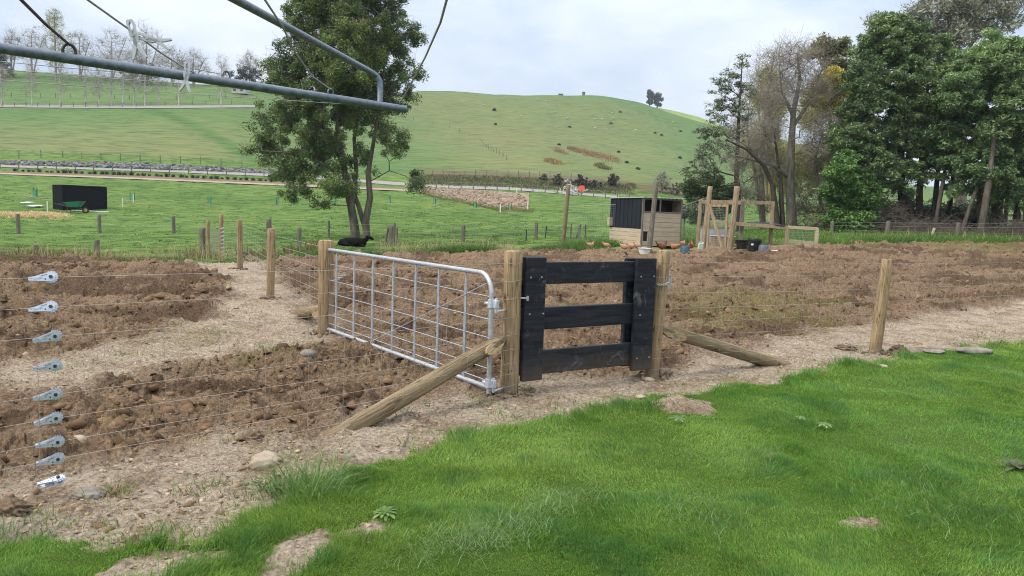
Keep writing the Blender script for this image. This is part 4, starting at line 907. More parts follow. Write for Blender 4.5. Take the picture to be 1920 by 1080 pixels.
# paddock tussocks and the rank growth along the ditch
n = 74000; u = rng.uniform(-.78, .78, n); e_ = field_edge(960 + F * u); d = e_ + np.concatenate([rng.exponential(2.2, n // 5), rng.exponential(26, n - n // 5)]) - .15; ok = d < 98; u, d = u[ok], d[ok]; x, y = u * d, d; px_ = 960 + F * u; n = len(x)
near = np.exp(-(d - field_edge(px_)) / 2.4); cl_ = np.clip(fbm(x / 1.3, y / 1.3, 3, 241) + .45, 0, 1); keep = (rng.random(n) < .12 + .9 * cl_ * (near + .40)) & ~((px_ > 1140) & (px_ < 1560) & (d < 30.5)); x, y, px_, near, cl_ = x[keep], y[keep], px_[keep], near[keep], cl_[keep]; n = len(x)
h = (.07 + .30 * near * cl_ * (.35 + .65 * sstep(400, 650, px_)) ) * rng.uniform(.6, 1.4, n)
def pc(N, nb):
    g = np.array([.060, .135, .028]); g2 = np.array([.125, .205, .052]); dr = np.array([.19, .175, .078]); q = rng.random((N, 1)); c = g * (1 - q) + g2 * q
    r_ = np.clip((sstep(520, 250, px_) * near * .75 + .12 * (rng.random(N) < .15)), 0, .85)[:, None] * (rng.random((N, 1)) < .8); c = c * (1 - r_) + dr * r_; return np.repeat(c, nb, 0) * rng.uniform(.7, 1.3, (N * nb, 1))
tuft_field(x, y, h, 8, .05 + .12 * cl_, pc, 'pasture_tussocks', 'tussocky rank grass along the field edge and paddock', 'grass', wscale=1.1)
# tall pale dead stalks along the edge
n = 900; px_ = np.concatenate([rng.uniform(-60, 420, 420), rng.uniform(700, 960, 330), rng.uniform(1560, 1920, 150)]); d = field_edge(px_) + rng.uniform(.3, 3.0, n); x = (px_ - 960) / F * d; y = d
tuft_field(x, y, rng.uniform(.3, .75, n), 2, np.full(n, .06), lambda N, nb: cols((.30, .26, .13), (.46, .40, .22), N, nb), 'dead_stalks', 'tall dry grass stalks standing at the field edge', 'dry grass', 'drystalk', .5, .35)
# brown sedge bank in the ditch at left
n = 230; px_ = np.concatenate([rng.normal(110, 40, 140), rng.normal(40, 25, 40), rng.uniform(330, 620, 50)]); d = field_edge(px_) + rng.uniform(1.5, 5.5, n); x = (px_ - 960) / F * d
tuft_field(x, d, rng.uniform(.25, .55, n), 22, np.full(n, .13), lambda N, nb: cols((.09, .085, .035), (.21, .18, .075), N, nb), 'ditch_sedge', 'dark brown sedge clumps in the ditch', 'sedge', 'drystalk', 1.0, .7)
# rank green grass behind the hen run and along the right fence
n = 2600; px_ = np.concatenate([rng.uniform(1060, 1150, 300), rng.uniform(1280, 1560, 900), rng.uniform(1540, 1960, 1400)]); d = np.where(px_ < 1150, rng.uniform(29.3, 31, n), np.where(px_ < 1540, rng.uniform(29.5, 37, n), field_edge(px_) + rng.uniform(.1, 4.5, n))); x = (px_ - 960) / F * d
tuft_field(x, d, rng.uniform(.15, .45, n), 14, np.full(n, .13), lambda N, nb: cols((.06, .16, .03), (.16, .25, .05), N, nb), 'rank_grass', 'long green grass behind the hen run and along the right fence', 'grass', 'grass', 1.2, .7)
# --- single plants and stones
def clump(name, label, cat, pt, nb, h, sp, ca, cb, w=1.0, lean=.8, mat='grass', group=None):
    N = nb; bx = rng.normal(0, sp, N); by = rng.normal(0, sp, N); hh = h * rng.uniform(.5, 1.2, N); az = np.arctan2(by, bx) + rng.normal(0, .5, N); q = rng.random((N, 1)); col = (np.array(ca) * (1 - q) + np.array(cb) * q)
    o = blades(bx, by, np.full(N, -.02), hh, np.full(N, .0052 * w) * rng.uniform(.6, 1.3, N), np.clip(rng.normal(lean, .3, N), .05, 1.2), az, col, name, M[mat], label, cat, None)
    o.location = pt; 
    if group: o['group'] = group
    return o
def S(px, py):
    p = atz(px, py, 0); return Vector((p.x, p.y, float(soil_z(p.x, p.y)[0][0])))
clump('grass_tussock', 'long arching grass tussock at the lawn edge left of centre', 'grass tuft', S(582, 922), 300, .22, .10, (.08, .19, .045), (.24, .31, .12), 1.0, 1.0)
clump('grass_tussock', 'small broad green weed clump left of the arching tussock', 'grass tuft', S(530, 925), 90, .12, .06, (.05, .15, .03), (.10, .2, .04), 1.5, .8)
clump('grass_tuft', 'little green grass tuft on sandy soil near the pale boulder', 'grass tuft', S(395, 925), 120, .07, .05, (.06, .15, .03), (.2, .2, .08))
clump('grass_tuft', 'low green grass tuft near the lowest wire strainer', 'grass tuft', S(218, 930), 150, .06, .04, (.06, .15, .03), (.16, .2, .06))
clump('grass_tuft', 'small yellowish tuft on bare ground below the gate post', 'grass tuft', S(905, 762), 90, .09, .04, (.10, .15, .04), (.26, .24, .09))
clump('grass_tuft', 'sparse dark tuft on the soil strip before the lawn point', 'grass tuft', S(690, 800), 30, .14, .04, (.10, .13, .05), (.2, .2, .09), .7)
def rosette(pt, label, n=22, L=.10, ca=(.06, .14, .035), cb=(.15, .22, .07), up=.45):
    vs, fs, cc = [], [], []
    for k in range(n):
        a = 2.39996 * k; l = L * (.55 + .45 * (k / n)) * rng.uniform(.85, 1.15); e = up * (1 - .6 * k / n); w_ = l * .14
        dx, dy = math.cos(a), math.sin(a); b0 = len(vs); c = np.array(ca) * (1 - k / n) + np.array(cb) * (k / n)
        for t_, ww in ((0, .3), (.35, .8), (.7, 1), (.9, .6), (1, .05)):
            zz = l * (e * t_ * 2 - .55 * t_ * t_) + .01
            for sgn in (-1, 0, 1): vs.append((dx * l * t_ - dy * w_ * ww * sgn, dy * l * t_ + dx * w_ * ww * sgn, zz - (0 if sgn else .12 * w_))); cc.append(c)
        for i in range(4):
            for j in range(2): q = b0 + i * 3 + j; fs.append((q, q + 1, q + 4, q + 3))
    o = mesh_np('weed_rosette', vs, fs, M['leaf'], None, {'col': np.array(cc)}, True); o.location = pt; return tag(o, label, 'weed')
rosette(S(722, 972) + zh * .01, 'leafy green weed rosette on a bare patch at the lawn edge', 24, .085, (.08, .17, .04), (.2, .28, .09))
rosette(S(1270, 800) + zh * .03, 'flat greyish weed near the earth mound in the lawn', 12, .08, (.09, .15, .06), (.18, .24, .12), .3)
rosette(S(1545, 808) + zh * .03, 'broad pale leaved weed in the middle of the lawn', 16, .075, (.10, .19, .05), (.2, .29, .10), .35)
rosette(S(1500, 795) + zh * .03, 'small pale leaved weed beside the broad leaved one', 12, .055, (.10, .19, .05), (.2, .29, .10), .35)
rosette(S(1905, 885) + zh * .02, 'dark brownish dock plant at the right edge of the lawn', 14, .16, (.05, .06, .03), (.09, .12, .05), .6)
def stone(px, py, r, label, mat='stone', flat=.62, seed=1, cat='stone', name='stone', sub=3, sink=.3, zoff=0.0, stretch=(1, 1), rough=.06):
    v0, f0 = ico(sub); rr = np.random.default_rng(seed); p = v0 * (1 + .22 * fbm(v0[:, 0] * 1.3 + seed * 7, v0[:, 1] * 1.3 + v0[:, 2] * 1.1, 3, seed)[:, None] + rough * fbm(v0[:, 0] * 4 + seed, v0[:, 2] * 4 + v0[:, 1] * 3, 4, seed + 3, .65)[:, None]) * np.array([1.15 * stretch[0], .9 * stretch[1], flat]) * r
    o = mesh_np(name, p, f0, M[mat], None, None, True); b_ = S(px, py); o.location = b_ + zh * (r * flat * (1 - 2 * sink) * .8 + zoff); return tag(o, label, cat)
stone(497, 884, .076, 'big pale cream boulder lying on sandy soil left of centre', 'stone', .72, 3, sub=4, rough=.16)
stone(147, 824, .045, 'round tan stone beside the lower wire strainers', 'stone', .8, 4)
stone(1215, 713, .055, 'flat tan stone at the foot of the right gate post', 'stone', .42, 5)
stone(1826, 664, .17, 'low grey slab of rock at the lawn edge far right', 'greystone', .28, 6, stretch=(1.15, .8))
stone(1750, 662, .12, 'thin grey flat stone left of the grey slab', 'greystone', .2, 7)
stone(655, 863, .03, 'small white stone on soil right of the boulder', 'greystone', .6, 8)
stone(576, 686, .065, 'grey stone on ploughed soil below the steel gate', 'greystone', .7, 9)
stone(300, 625, .06, 'pale flat clod on the far worked strip', 'greystone', .4, 19, sub=4, rough=.5)
stone(1655, 690, .05, 'little pale stone at lawn edge right of the line post', 'stone', .5, 10)
stone(165, 938, .065, 'rough grey lump of set concrete on the sandy soil', 'greystone', .6, 11, 'lump', sub=4, rough=.5)
stone(20, 968, .07, 'brown lumpy clod at the far left edge', 'brownsoil', .7, 12, 'clod', 'clod', sub=4, rough=.6)
stone(472, 829, .06, 'dark brown upright clod on the sandy strip left of the brace', 'brownsoil', .9, 13, 'clod', 'clod', sub=4, rough=.7)
bm_ = S(1270, 772); gx, gy = np.meshgrid(np.linspace(-.32, .32, 90), np.linspace(-.22, .22, 70)); rr_ = (gx / .24) ** 2 + (gy / .15) ** 2; w1, w2 = worley(gx.ravel() / .035, gy.ravel() / .035, 305); gzv = (.075 * np.exp(-rr_ * 1.6)).ravel() + .022 * fbm(gx.ravel() * 18, gy.ravel() * 18, 3, 303) * (rr_.ravel() < 1.6) + .018 * np.clip(1 - w1 * 1.2, 0, 1) * w2 - .03 * sstep(.6, 1.3, rr_.ravel())
mo = mesh_np('earth_mound', np.stack([gx.ravel(), gy.ravel(), gzv], 1), grid_faces(*gx.shape), M['soil'], None, {'sand': np.full(gx.size, .75), 'dry': np.zeros(gx.size), 'clod': np.zeros(gx.size), 'shade_damp': np.zeros(gx.size)}, True); mo.location = bm_; tag(mo, 'low sandy earth mound breaking the lawn edge', 'mound')
stone(1585, 657, .10, 'dark turned sod on the pale strip left of the line post', 'brownsoil', .5, 15, 'clod', 'clod', sub=4, rough=.7)
stone(1682, 662, .09, 'rough brown sod at the foot of the line post', 'brownsoil', .7, 16, 'clod', 'clod', sub=4, rough=.7)
stone(1200, 752, .04, 'small light stone by the lawn tip under the gate', 'stone', .5, 17)
stone(1240, 448, .01, 'tiny stone', 'stone') if False else None

# ------------------------------------------------------------------ trees
def tubes(segs, n=5):
    """segs: (p0, p1, r0, r1) arrays -> frustums"""
    P0 = np.array([s[0] for s in segs]); P1 = np.array([s[1] for s in segs]); R0 = np.array([s[2] for s in segs]); R1 = np.array([s[3] for s in segs])
    dz = P1 - P0; L = np.linalg.norm(dz, axis=1, keepdims=True) + 1e-9; dz = dz / L; a = np.where(np.abs(dz[:, 2:3]) < .9, np.array([[0, 0, 1.]]), np.array([[1., 0, 0]]))
    u = np.cross(dz, a); u /= np.linalg.norm(u, axis=1, keepdims=True); v = np.cross(dz, u); an = 2 * np.pi * np.arange(n) / n; c, s_ = np.cos(an), np.sin(an)
    ring = u[:, None] * c[None, :, None] + v[:, None] * s_[None, :, None]
    A = P0[:, None] + ring * R0[:, None, None]; B = (P1 + dz * R1[:, None] * .3)[:, None] + ring * R1[:, None, None]
    VV = np.concatenate([A, B], 1).reshape(-1, 3); b = np.arange(len(segs))[:, None, None] * 2 * n; k = np.arange(n); fq = np.stack([k, (k + 1) % n, n + (k + 1) % n, n + k], 1)[None]
    return VV, (b + fq).reshape(-1, 4)
def skeleton(trunks, tips, seed, step=.6, r_tip=.012, expo=2.3, droop=0.0, updir=.35, jitter=.12):
    """trunks: polylines [(Vector, r)]; every tip is joined to the nearest wood below it; returns segs"""
    rr = random.Random(seed); nodes, par, rmin = [], [], []
    for tk in trunks:
        prev = -1
        for i in range(len(tk) - 1):
            a, b_ = Vector(tk[i][0]), Vector(tk[i + 1][0]); m_ = max(1, int((b_ - a).length / step))
            for j in range(m_ if i < len(tk) - 2 else m_ + 1):
                q = j / m_; nodes.append(tuple(a * (1 - q) + b_ * q)); par.append(prev); rmin.append(tk[i][1] * (1 - q) + tk[i + 1][1] * q); prev = len(nodes) - 1
    cnt = [0.0] * len(nodes); arr = np.array(nodes)
    tr = len(nodes); order = sorted(tips, key=lambda t: np.min(np.linalg.norm(arr - np.array(t), axis=1)))
    NB = list(nodes)
    for t_ in order:
        t_ = np.array(t_); A = np.array(NB); dv = A - t_; dist = np.linalg.norm(dv, axis=1); pen = np.where(dv[:, 2] > -.25 * dist, 1.0 + 1.1 * (dv[:, 2] / (dist + 1e-6) + .25), 1.0); k = int(np.argmin(dist * pen))
        a = Vector(NB[k]); b_ = Vector(t_); L = (b_ - a).length; m_ = max(2, int(L / step)); prev = k
        mid = (a + b_) / 2 + Vector((rr.gauss(0, jitter), rr.gauss(0, jitter), updir * .25 * L + rr.gauss(0, jitter))) ; 
        for j in range(1, m_ + 1):
            q = j / m_; p = a * (1 - q) ** 2 + mid * 2 * q * (1 - q) + b_ * q * q; p = p + Vector((rr.gauss(0, .04), rr.gauss(0, .04), rr.gauss(0, .04))) * L * .35
            NB.append(tuple(p)); par.append(prev); rmin.append(0); prev = len(NB) - 1
    N = len(NB); w_ = np.zeros(N); kids = np.zeros(N)
    for i in range(N):
        if par[i] >= 0: kids[par[i]] += 1
    w_[kids == 0] = 1
    for i in range(N - 1, -1, -1):
        if par[i] >= 0: w_[par[i]] += w_[i]
    rad = np.maximum(r_tip * w_ ** (1 / expo), np.array(rmin))
    return [(NB[par[i]], NB[i], max(rad[i], min(rad[par[i]], rad[i] * 1.35)), rad[i]) for i in range(N) if par[i] >= 0]
def leaves(cl, nl, size, flat, cmix, seed, up=.5, long=1.0, var=.3):
    """cl: (centre, radius, tone); returns verts, quads, colours"""
    r_ = np.random.default_rng(seed); Cc = np.array([c[0] for c in cl]); Rr = np.array([c[1] for c in cl]); T = np.array([c[2] for c in cl]); N = len(cl) * nl
    ci = np.repeat(np.arange(len(cl)), nl); g = r_.normal(0, 1, (N, 3)); g /= np.linalg.norm(g, axis=1, keepdims=True); g *= r_.random((N, 1)) ** .45; g[:, 2] *= flat
    P = Cc[ci] + g * Rr[ci][:, None]; nrm = r_.normal(0, 1, (N, 3)); nrm[:, 2] = np.abs(nrm[:, 2]) + up; nrm /= np.linalg.norm(nrm, axis=1, keepdims=True)
    a = r_.normal(0, 1, (N, 3)); u = np.cross(nrm, a); u /= np.linalg.norm(u, axis=1, keepdims=True); v = np.cross(nrm, u); sz = size * r_.uniform(.6, 1.4, (N, 1))
    q = np.stack([P - u * sz * long, P - v * sz * .5 + nrm * sz * .12, P + u * sz * long, P + v * sz * .5 + nrm * sz * .12], 1).reshape(-1, 3)
    tt = np.clip(T[ci] + r_.normal(0, .18, N), 0, 1)[:, None]; col = (np.array(cmix[0]) * (1 - tt) + np.array(cmix[1]) * tt) * r_.uniform(1 - var, 1 + var, (N, 1))
    return q, np.arange(N * 4).reshape(-1, 4), np.repeat(col, 4, 0)
def lobe_clusters(lobes, seed, rc, shell=.5):
    rr = np.random.default_rng(seed); out = []
    for c_, r, n in lobes[:]:
        rx = r if isinstance(r, tuple) else (r, r, r)
        tone0 = rr.random()
        for _ in range(n):
            g = rr.normal(0, 1, 3); g /= np.linalg.norm(g); g *= (shell + (1 - shell) * rr.random() ** .6) * (1 + rr.normal(0, .10)); p = np.array(c_) + g * np.array(rx); out.append((tuple(p), rc * rr.uniform(.65, 1.35), np.clip(.5 * tone0 + .5 * rr.random(), 0, 1)))
    return out
def tree(name, label, cat, base, trunks, lobes, rc, nl, leaf, flat, cmix, seed, bark='bark', group=None, shell=.5, up=.5, long=1.0, step=.6, r_tip=.012, expo=2.3, updir=.35, twigs=0, twigmat='twig', twl=.6, twr=.006, jitter=.12, var=.3, tips_from=1.0):
    root = thing(name, label, cat, base, 0, group); b_ = Vector(base)
    cl_ = lobe_clusters(lobes, seed, rc, shell); rr = random.Random(seed)
    tips = [c[0] for c in cl_ if rr.random() < tips_from]
    segs = skeleton(trunks, tips, seed, step, r_tip, expo, 0, updir, jitter); VV, FF = tubes(segs, 6); mesh_np('trunk', VV - np.array(b_), FF, M[bark], root, None, True)
    if nl:
        q, f, c = leaves(cl_, nl, leaf, flat, cmix, seed + 1, up, long, var); mesh_np('crown', q - np.array(b_), f, M['leaf'], root, {'col': c})
    if twigs:
        ts = []
        for c_ in cl_:
            for _ in range(twigs):
                d = Vector((rr.gauss(0, 1), rr.gauss(0, 1), rr.gauss(.5, .8))).normalized(); p0 = Vector(c_[0]) + Vector((rr.gauss(0, .12), rr.gauss(0, .12), rr.gauss(0, .12))); p1 = p0 + d * twl * rr.uniform(.4, 1.2); p2 = p1 + (d + Vector((rr.gauss(0, .5), rr.gauss(0, .5), rr.gauss(0, .5)))).normalized() * twl * .5
                ts += [(tuple(p0), tuple(p1), twr, twr * .7), (tuple(p1), tuple(p2), twr * .7, twr * .4)]
        VV, FF = tubes(ts, 3); mesh_np('twigs', VV - np.array(b_), FF, M[twigmat], root)
    return root
def LB(items, d, dens=1.0, ys=1.0, seed=0):
    """lobes from (px, py, radius in px) at distance d"""
    rr = random.Random(seed); out = []
    for it in items:
        px, py, r = it[:3]; rw = r * d / F; c = V(px, py, d + rr.uniform(-1, 1) * rw * .8); k = it[3] if len(it) > 3 else 1.0
        out.append((tuple(c), (rw, rw * ys, rw), max(3, int(dens * k * (r / 10) ** 2))))
    return out
def TK(pts, d, r0, r1, dy=0.0):
    n = len(pts); return [(V(p[0], p[1], d + dy * i / max(1, n - 1)), r0 + (r1 - r0) * i / (n - 1)) for i, p in enumerate(pts)]
# big tree beside the cow
bt = G(672, 446); d = bt.y
tks = [TK([(668, 454), (664, 420), (658, 385), (648, 345), (644, 300), (632, 240), (640, 150), (640, 60)], d, .27, .04), TK([(688, 454), (686, 415), (694, 370), (690, 325), (697, 285), (706, 235), (718, 170), (722, 80)], d - .3, .22, .03, .3), TK([(684, 425), (672, 385), (654, 335), (636, 295), (606, 240), (578, 190), (560, 130)], d, .15, .03, .6), TK([(660, 385), (668, 320), (664, 260), (676, 190), (670, 110), (678, 20)], d, .14, .03, .5), TK([(648, 345), (618, 315), (575, 290), (530, 285), (490, 283)], d - .2, .08, .02, -.5), TK([(694, 340), (730, 320), (760, 330), (780, 342)], d - .2, .035, .010, -.3)]
lob = [(640, -30, 72), (705, -20, 60), (700, 40, 72), (615, 40, 68), (560, 20, 34), (560, 100, 42), (655, 100, 70), (715, 120, 60), (590, 160, 62), (545, 180, 48), (765, 60, 30), (765, 130, 26), (752, 185, 34), (660, 180, 50, .6), (515, 232, 42), (560, 235, 40), (485, 283, 27), (530, 300, 42), (590, 290, 45), (615, 235, 45, .7), (705, 215, 36), (735, 262, 34), (690, 275, 25, .5), (575, 345, 36), (545, 362, 18), (635, 335, 36), (662, 355, 22, .6), (780, 340, 19, 1.4), (600, 380, 16, .5), (520, 120, 22), (640, 10, 60), (600, 110, 50), (640, 150, 50), (690, 60, 50), (675, 190, 45), (630, 190, 45), (700, 170, 40), (530, 150, 30), (575, 70, 40), (600, 10, 50), (720, 80, 45), (610, 270, 30), (575, 300, 30), (660, 250, 28, .6), (690, 310, 18, .6), (640, 300, 24, .6)]
tree('big_tree', 'tall dark evergreen tree with forked trunks standing beside the black cow', 'tree', bt, tks, LB(lob, d, 1.6, .9, 3), .36, 175, .056, .85, ((.052, .106, .036), (.205, .275, .075)), 31, 'treebark', None, .35, .4, 1.1, .5, .012, 2.4, .15, 5, 'twig', .5, .008)
# ----- right-hand wood
GR = 'trees of the right-hand wood'
p = G(1383, 434); d = 43
B = lambda px, py, dd: V(px, py, dd)
def gbase(px, dd): x = (px - 960) / F * dd; return Vector((x, dd, gz(x, dd)))
bs = gbase(1383, d)
tree('slender_tree', 'slender upright tree with thin drooping dark sprays, leftmost of the wood', 'tree', bs, [[(bs - zh * .3, .19)] + TK([(1381, 330), (1385, 220), (1392, 112)], d, .15, .02)],
     LB([(1392, 118, 14), (1375, 150, 22), (1352, 165, 20), (1400, 165, 18), (1365, 195, 26), (1340, 205, 18), (1398, 205, 20), (1345, 240, 30), (1318, 250, 18), (1385, 250, 20, .6), (1325, 285, 26), (1355, 290, 22, .7), (1300, 318, 22), (1335, 325, 26, .7), (1395, 300, 20, .4)], d, 4.2, .8, 5), .27, 32, .056, .45, ((.11, .15, .09), (.23, .27, .15)), 41, 'darkbark', GR, .3, .5, 1.5, .5, .010, 2.2, -.1, 3, 'twig', .4, .006)
bs = gbase(1310, 44)
tree('dark_bush', 'dense dark green bush low at the left end of the wood', 'bush', bs, [[(bs - zh * .3, .1), (bs + zh * 1.5, .05)]], LB([(1300, 375, 26), (1330, 355, 30), (1295, 350, 18), (1350, 385, 26), (1315, 395, 24), (1372, 362, 22, .6)], 44, 5, .8, 6), .4, 110, .08, .7, ((.075, .12, .055), (.16, .22, .09)), 42, 'darkbark', GR, .3)
bs = gbase(1480, 42); d = 42
tree('bare_tree', 'big bare grey tree with thick pale trunk forking high in the wood', 'tree', bs, [[(bs - zh * .3, .30)] + TK([(1481, 340), (1484, 270), (1488, 205), (1500, 150), (1495, 100)], d, .24, .05), TK([(1478, 330), (1450, 310), (1415, 300), (1380, 292)], d, .16, .04, -1), TK([(1485, 240), (1512, 200), (1530, 160), (1545, 120)], d, .12, .03, .5), TK([(1486, 215), (1465, 170), (1462, 130)], d, .1, .03, -.5)],
     LB([(1485, 110, 34), (1465, 140, 30), (1520, 130, 36), (1450, 190, 30), (1540, 170, 30), (1500, 180, 34), (1440, 250, 34), (1410, 290, 26), (1545, 230, 30), (1380, 310, 26), (1430, 320, 26), (1520, 270, 30), (1395, 340, 24)], d, 3.4, .9, 7), .2, 0, .05, 1, None, 43, 'bark', GR, .2, step=.45, r_tip=.010, expo=2.15, updir=.25, twigs=7, twl=.75, twr=.0075, jitter=.2)
bs = gbase(1456, 41)
tree('leaning_tree', 'dark twin stemmed tree leaning left in front of the bare tree', 'tree', bs, [[(bs - zh * .3, .17)] + TK([(1448, 345), (1432, 310), (1400, 280), (1362, 262)], 41, .13, .04, -.6), [(bs + Vector((.25, .1, -.3)), .15)] + TK([(1464, 350), (1458, 300), (1452, 250)], 41.2, .12, .04)],
     LB([(1365, 262, 22), (1395, 275, 24), (1440, 240, 24), (1450, 210, 20)], 41, 3, .8, 8), .2, 0, .05, 1, None, 44, 'darkbark', GR, .2, step=.45, r_tip=.010, twigs=5, twl=.7, twr=.007)
bs = gbase(1440, 50)
tree('poplar', 'narrow pale yellow green poplar with upswept budding twigs', 'tree', bs, [[(bs - zh * .3, .2)] + TK([(1442, 300), (1444, 200), (1446, 135)], 50, .16, .03), [(bs, .12)] + TK([(1424, 260), (1422, 160)], 50, .1, .02, .5), [(bs, .12)] + TK([(1458, 260), (1462, 150)], 50, .1, .02, -.5)],
     LB([(1445, 150, 20), (1428, 190, 22), (1455, 200, 22), (1440, 240, 26), (1420, 270, 24), (1460, 290, 26), (1440, 320, 30), (1500, 300, 30), (1530, 330, 24), (1480, 345, 24), (1520, 220, 26), (1560, 280, 26)], 50, 6.5, .8, 9), .5, 80, .06, 1.3, ((.32, .33, .12), (.55, .54, .20)), 45, 'twigwarm', GR, .1, .2, 1, .5, .010, 2.3, .3, 6, 'twigwarm', .9, .008)
bs = gbase(1425, 46)
tree('bare_willow', 'wide pale bare willow between the slender tree and the big bare tree', 'tree', bs, [[(bs - zh * .3, .2)] + TK([(1428, 330), (1432, 250), (1440, 170), (1450, 110)], 46, .15, .03), [(bs, .14)] + TK([(1415, 320), (1400, 250), (1405, 190)], 46, .1, .02, .6)],
     LB([(1450, 110, 24), (1425, 140, 24), (1410, 185, 26), (1440, 190, 26), (1475, 165, 26), (1400, 235, 26), (1430, 250, 26), (1510, 110, 26), (1535, 150, 22), (1405, 290, 24), (1450, 300, 24)], 46, 3.6, .8, 19), .3, 10, .05, 1.2, ((.30, .31, .13), (.50, .48, .22)), 55, 'bark', GR, .15, .2, 1, .5, .009, 2.2, .3, 9, 'twig', .8, .008)
bs = gbase(1560, 46)
tree('flowering_wattle', 'wattle with a yellow flowering crown between bare tree and dark trees', 'tree', bs, [[(bs - zh * .3, .2)] + TK([(1552, 340), (1556, 250), (1560, 165)], 46, .16, .03)],
     LB([(1560, 150, 22), (1540, 165, 22), (1582, 160, 20), (1525, 185, 18), (1560, 185, 20), (1548, 205, 16)], 46, 8, .8, 10), .4, 130, .06, .7, ((.26, .27, .06), (.66, .55, .08)), 46, 'darkbark', GR, .3)
bs = gbase(1590, 48)
tree('grey_eucalypt', 'thin grey green eucalypt with small rounded tufts above the yellow wattle', 'tree', bs, [[(bs - zh * .3, .22)] + TK([(1580, 300), (1572, 180), (1560, 90)], 48, .17, .03), TK([(1575, 200), (1600, 140), (1590, 90)], 48, .1, .03, .5)],
     LB([(1545, 84, 17), (1580, 88, 18), (1562, 110, 20), (1575, 125, 26, .8), (1600, 150, 22), (1530, 100, 14), (1605, 185, 20), (1590, 220, 24, .6), (1610, 120, 12)], 48, 6, .8, 11), .36, 80, .075, .7, ((.15, .165, .09), (.29, .285, .17)), 47, 'bark', GR, .25, .2, 1.5)
bs = gbase(1545, 43)
tree('scrub_tree', 'tangled brownish leafless scrub tree left of the dark evergreens', 'tree', bs, [[(bs - zh * .3, .12)] + TK([(1535, 360), (1528, 300), (1545, 240)], 43, .1, .03), [(bs + Vector((.9, 0, -.3)), .13)] + TK([(1570, 360), (1580, 290), (1570, 230)], 43, .1, .03)],
     LB([(1545, 260, 26), (1575, 250, 26), (1530, 310, 28), (1580, 310, 28), (1560, 350, 30), (1600, 360, 24), (1520, 370, 24), (1545, 395, 26), (1500, 385, 20), (1440, 385, 24), (1410, 370, 20)], 43, 4.5, .8, 12), .4, 16, .05, .9, ((.16, .16, .07), (.28, .26, .12)), 48, 'bark', GR, .1, .2, 1, .5, .010, 2.2, .2, 8, 'twig', .7, .0075)
# dense dark evergreens
DG = ((.085, .145, .062), (.24, .325, .12))
bs = gbase(1705, 40); d = 40
tree('dense_evergreen', 'tall dense dark green evergreen with many trunks, left of the two largest', 'tree', bs, [[(bs + Vector((-.4, 0, -.3)), .24)] + TK([(1690, 350), (1690, 250), (1680, 120)], d, .2, .05), [(bs + Vector((.5, .2, -.3)), .2)] + TK([(1724, 360), (1730, 270), (1740, 150)], d, .16, .05), [(bs + Vector((1.2, .3, -.3)), .17)] + TK([(1755, 360), (1762, 280), (1760, 180)], d, .13, .05), [(bs + Vector((.1, -.3, -.3)), .2)] + TK([(1700, 370), (1655, 300), (1625, 220)], d, .13, .04)],
     LB([(1660, 65, 40), (1700, 80, 46), (1635, 110, 42), (1745, 110, 44), (1680, 140, 52), (1620, 165, 44), (1740, 170, 46), (1650, 205, 52), (1605, 220, 36), (1710, 215, 50), (1770, 220, 40), (1590, 265, 36), (1640, 265, 46), (1700, 275, 50), (1760, 280, 44), (1600, 315, 34), (1650, 320, 40), (1705, 335, 36, .5), (1770, 335, 30, .5)], d, 2.7, .9, 13), .36, 140, .062, .65, DG, 49, 'darkbark', GR, .40, .35, 1.7, .6, .012, 2.4, .1, var=.28)
bs = gbase(1600, 38.5)
tree('green_bush', 'bright green leafy bush in front of the dark evergreens', 'bush', bs, [[(bs - zh * .3, .1), (bs + zh * 1.6, .04)]], LB([(1580, 325, 26), (1605, 345, 30), (1585, 385, 30), (1615, 395, 30), (1570, 355, 22), (1600, 425, 28), (1570, 415, 20), (1625, 360, 24), (1590, 295, 16)], 38.5, 5, .8, 14), .42, 130, .075, .5, ((.06, .14, .04), (.19, .33, .09)), 50, 'darkbark', GR, .35, .6, 1.2)
bs = gbase(1868, 38); d = 38
tree('dense_evergreen', 'broad green evergreen with spreading layered sprays, rightmost in the wood', 'tree', bs, [[(bs + Vector((-.9, 0, -.3)), .22)] + TK([(1838, 380), (1850, 320), (1850, 200)], d, .17, .05), [(bs + Vector((.2, .3, -.3)), .18)] + TK([(1873, 370), (1875, 300), (1880, 170)], d, .14, .05), [(bs + Vector((1.2, .2, -.3)), .16)] + TK([(1905, 370), (1915, 260)], d, .13, .05)],
     LB([(1870, 95, 44), (1910, 120, 48), (1830, 130, 46), (1800, 175, 40), (1860, 185, 56), (1920, 200, 50), (1790, 225, 42), (1840, 245, 52), (1900, 265, 56), (1785, 280, 38), (1840, 305, 46), (1900, 330, 44), (1860, 355, 34, .7), (1930, 370, 36, .7), (1800, 340, 28, .5), (1960, 270, 50), (1975, 180, 50), (1840, 375, 20, .5)], d, 2.8, .9, 15), .36, 140, .062, .65, ((.09, .165, .07), (.255, .365, .135)), 51, 'darkbark', GR, .40, .35, 1.7, .6, .012, 2.4, .1, var=.28)
bs = gbase(1800, 46); d = 46
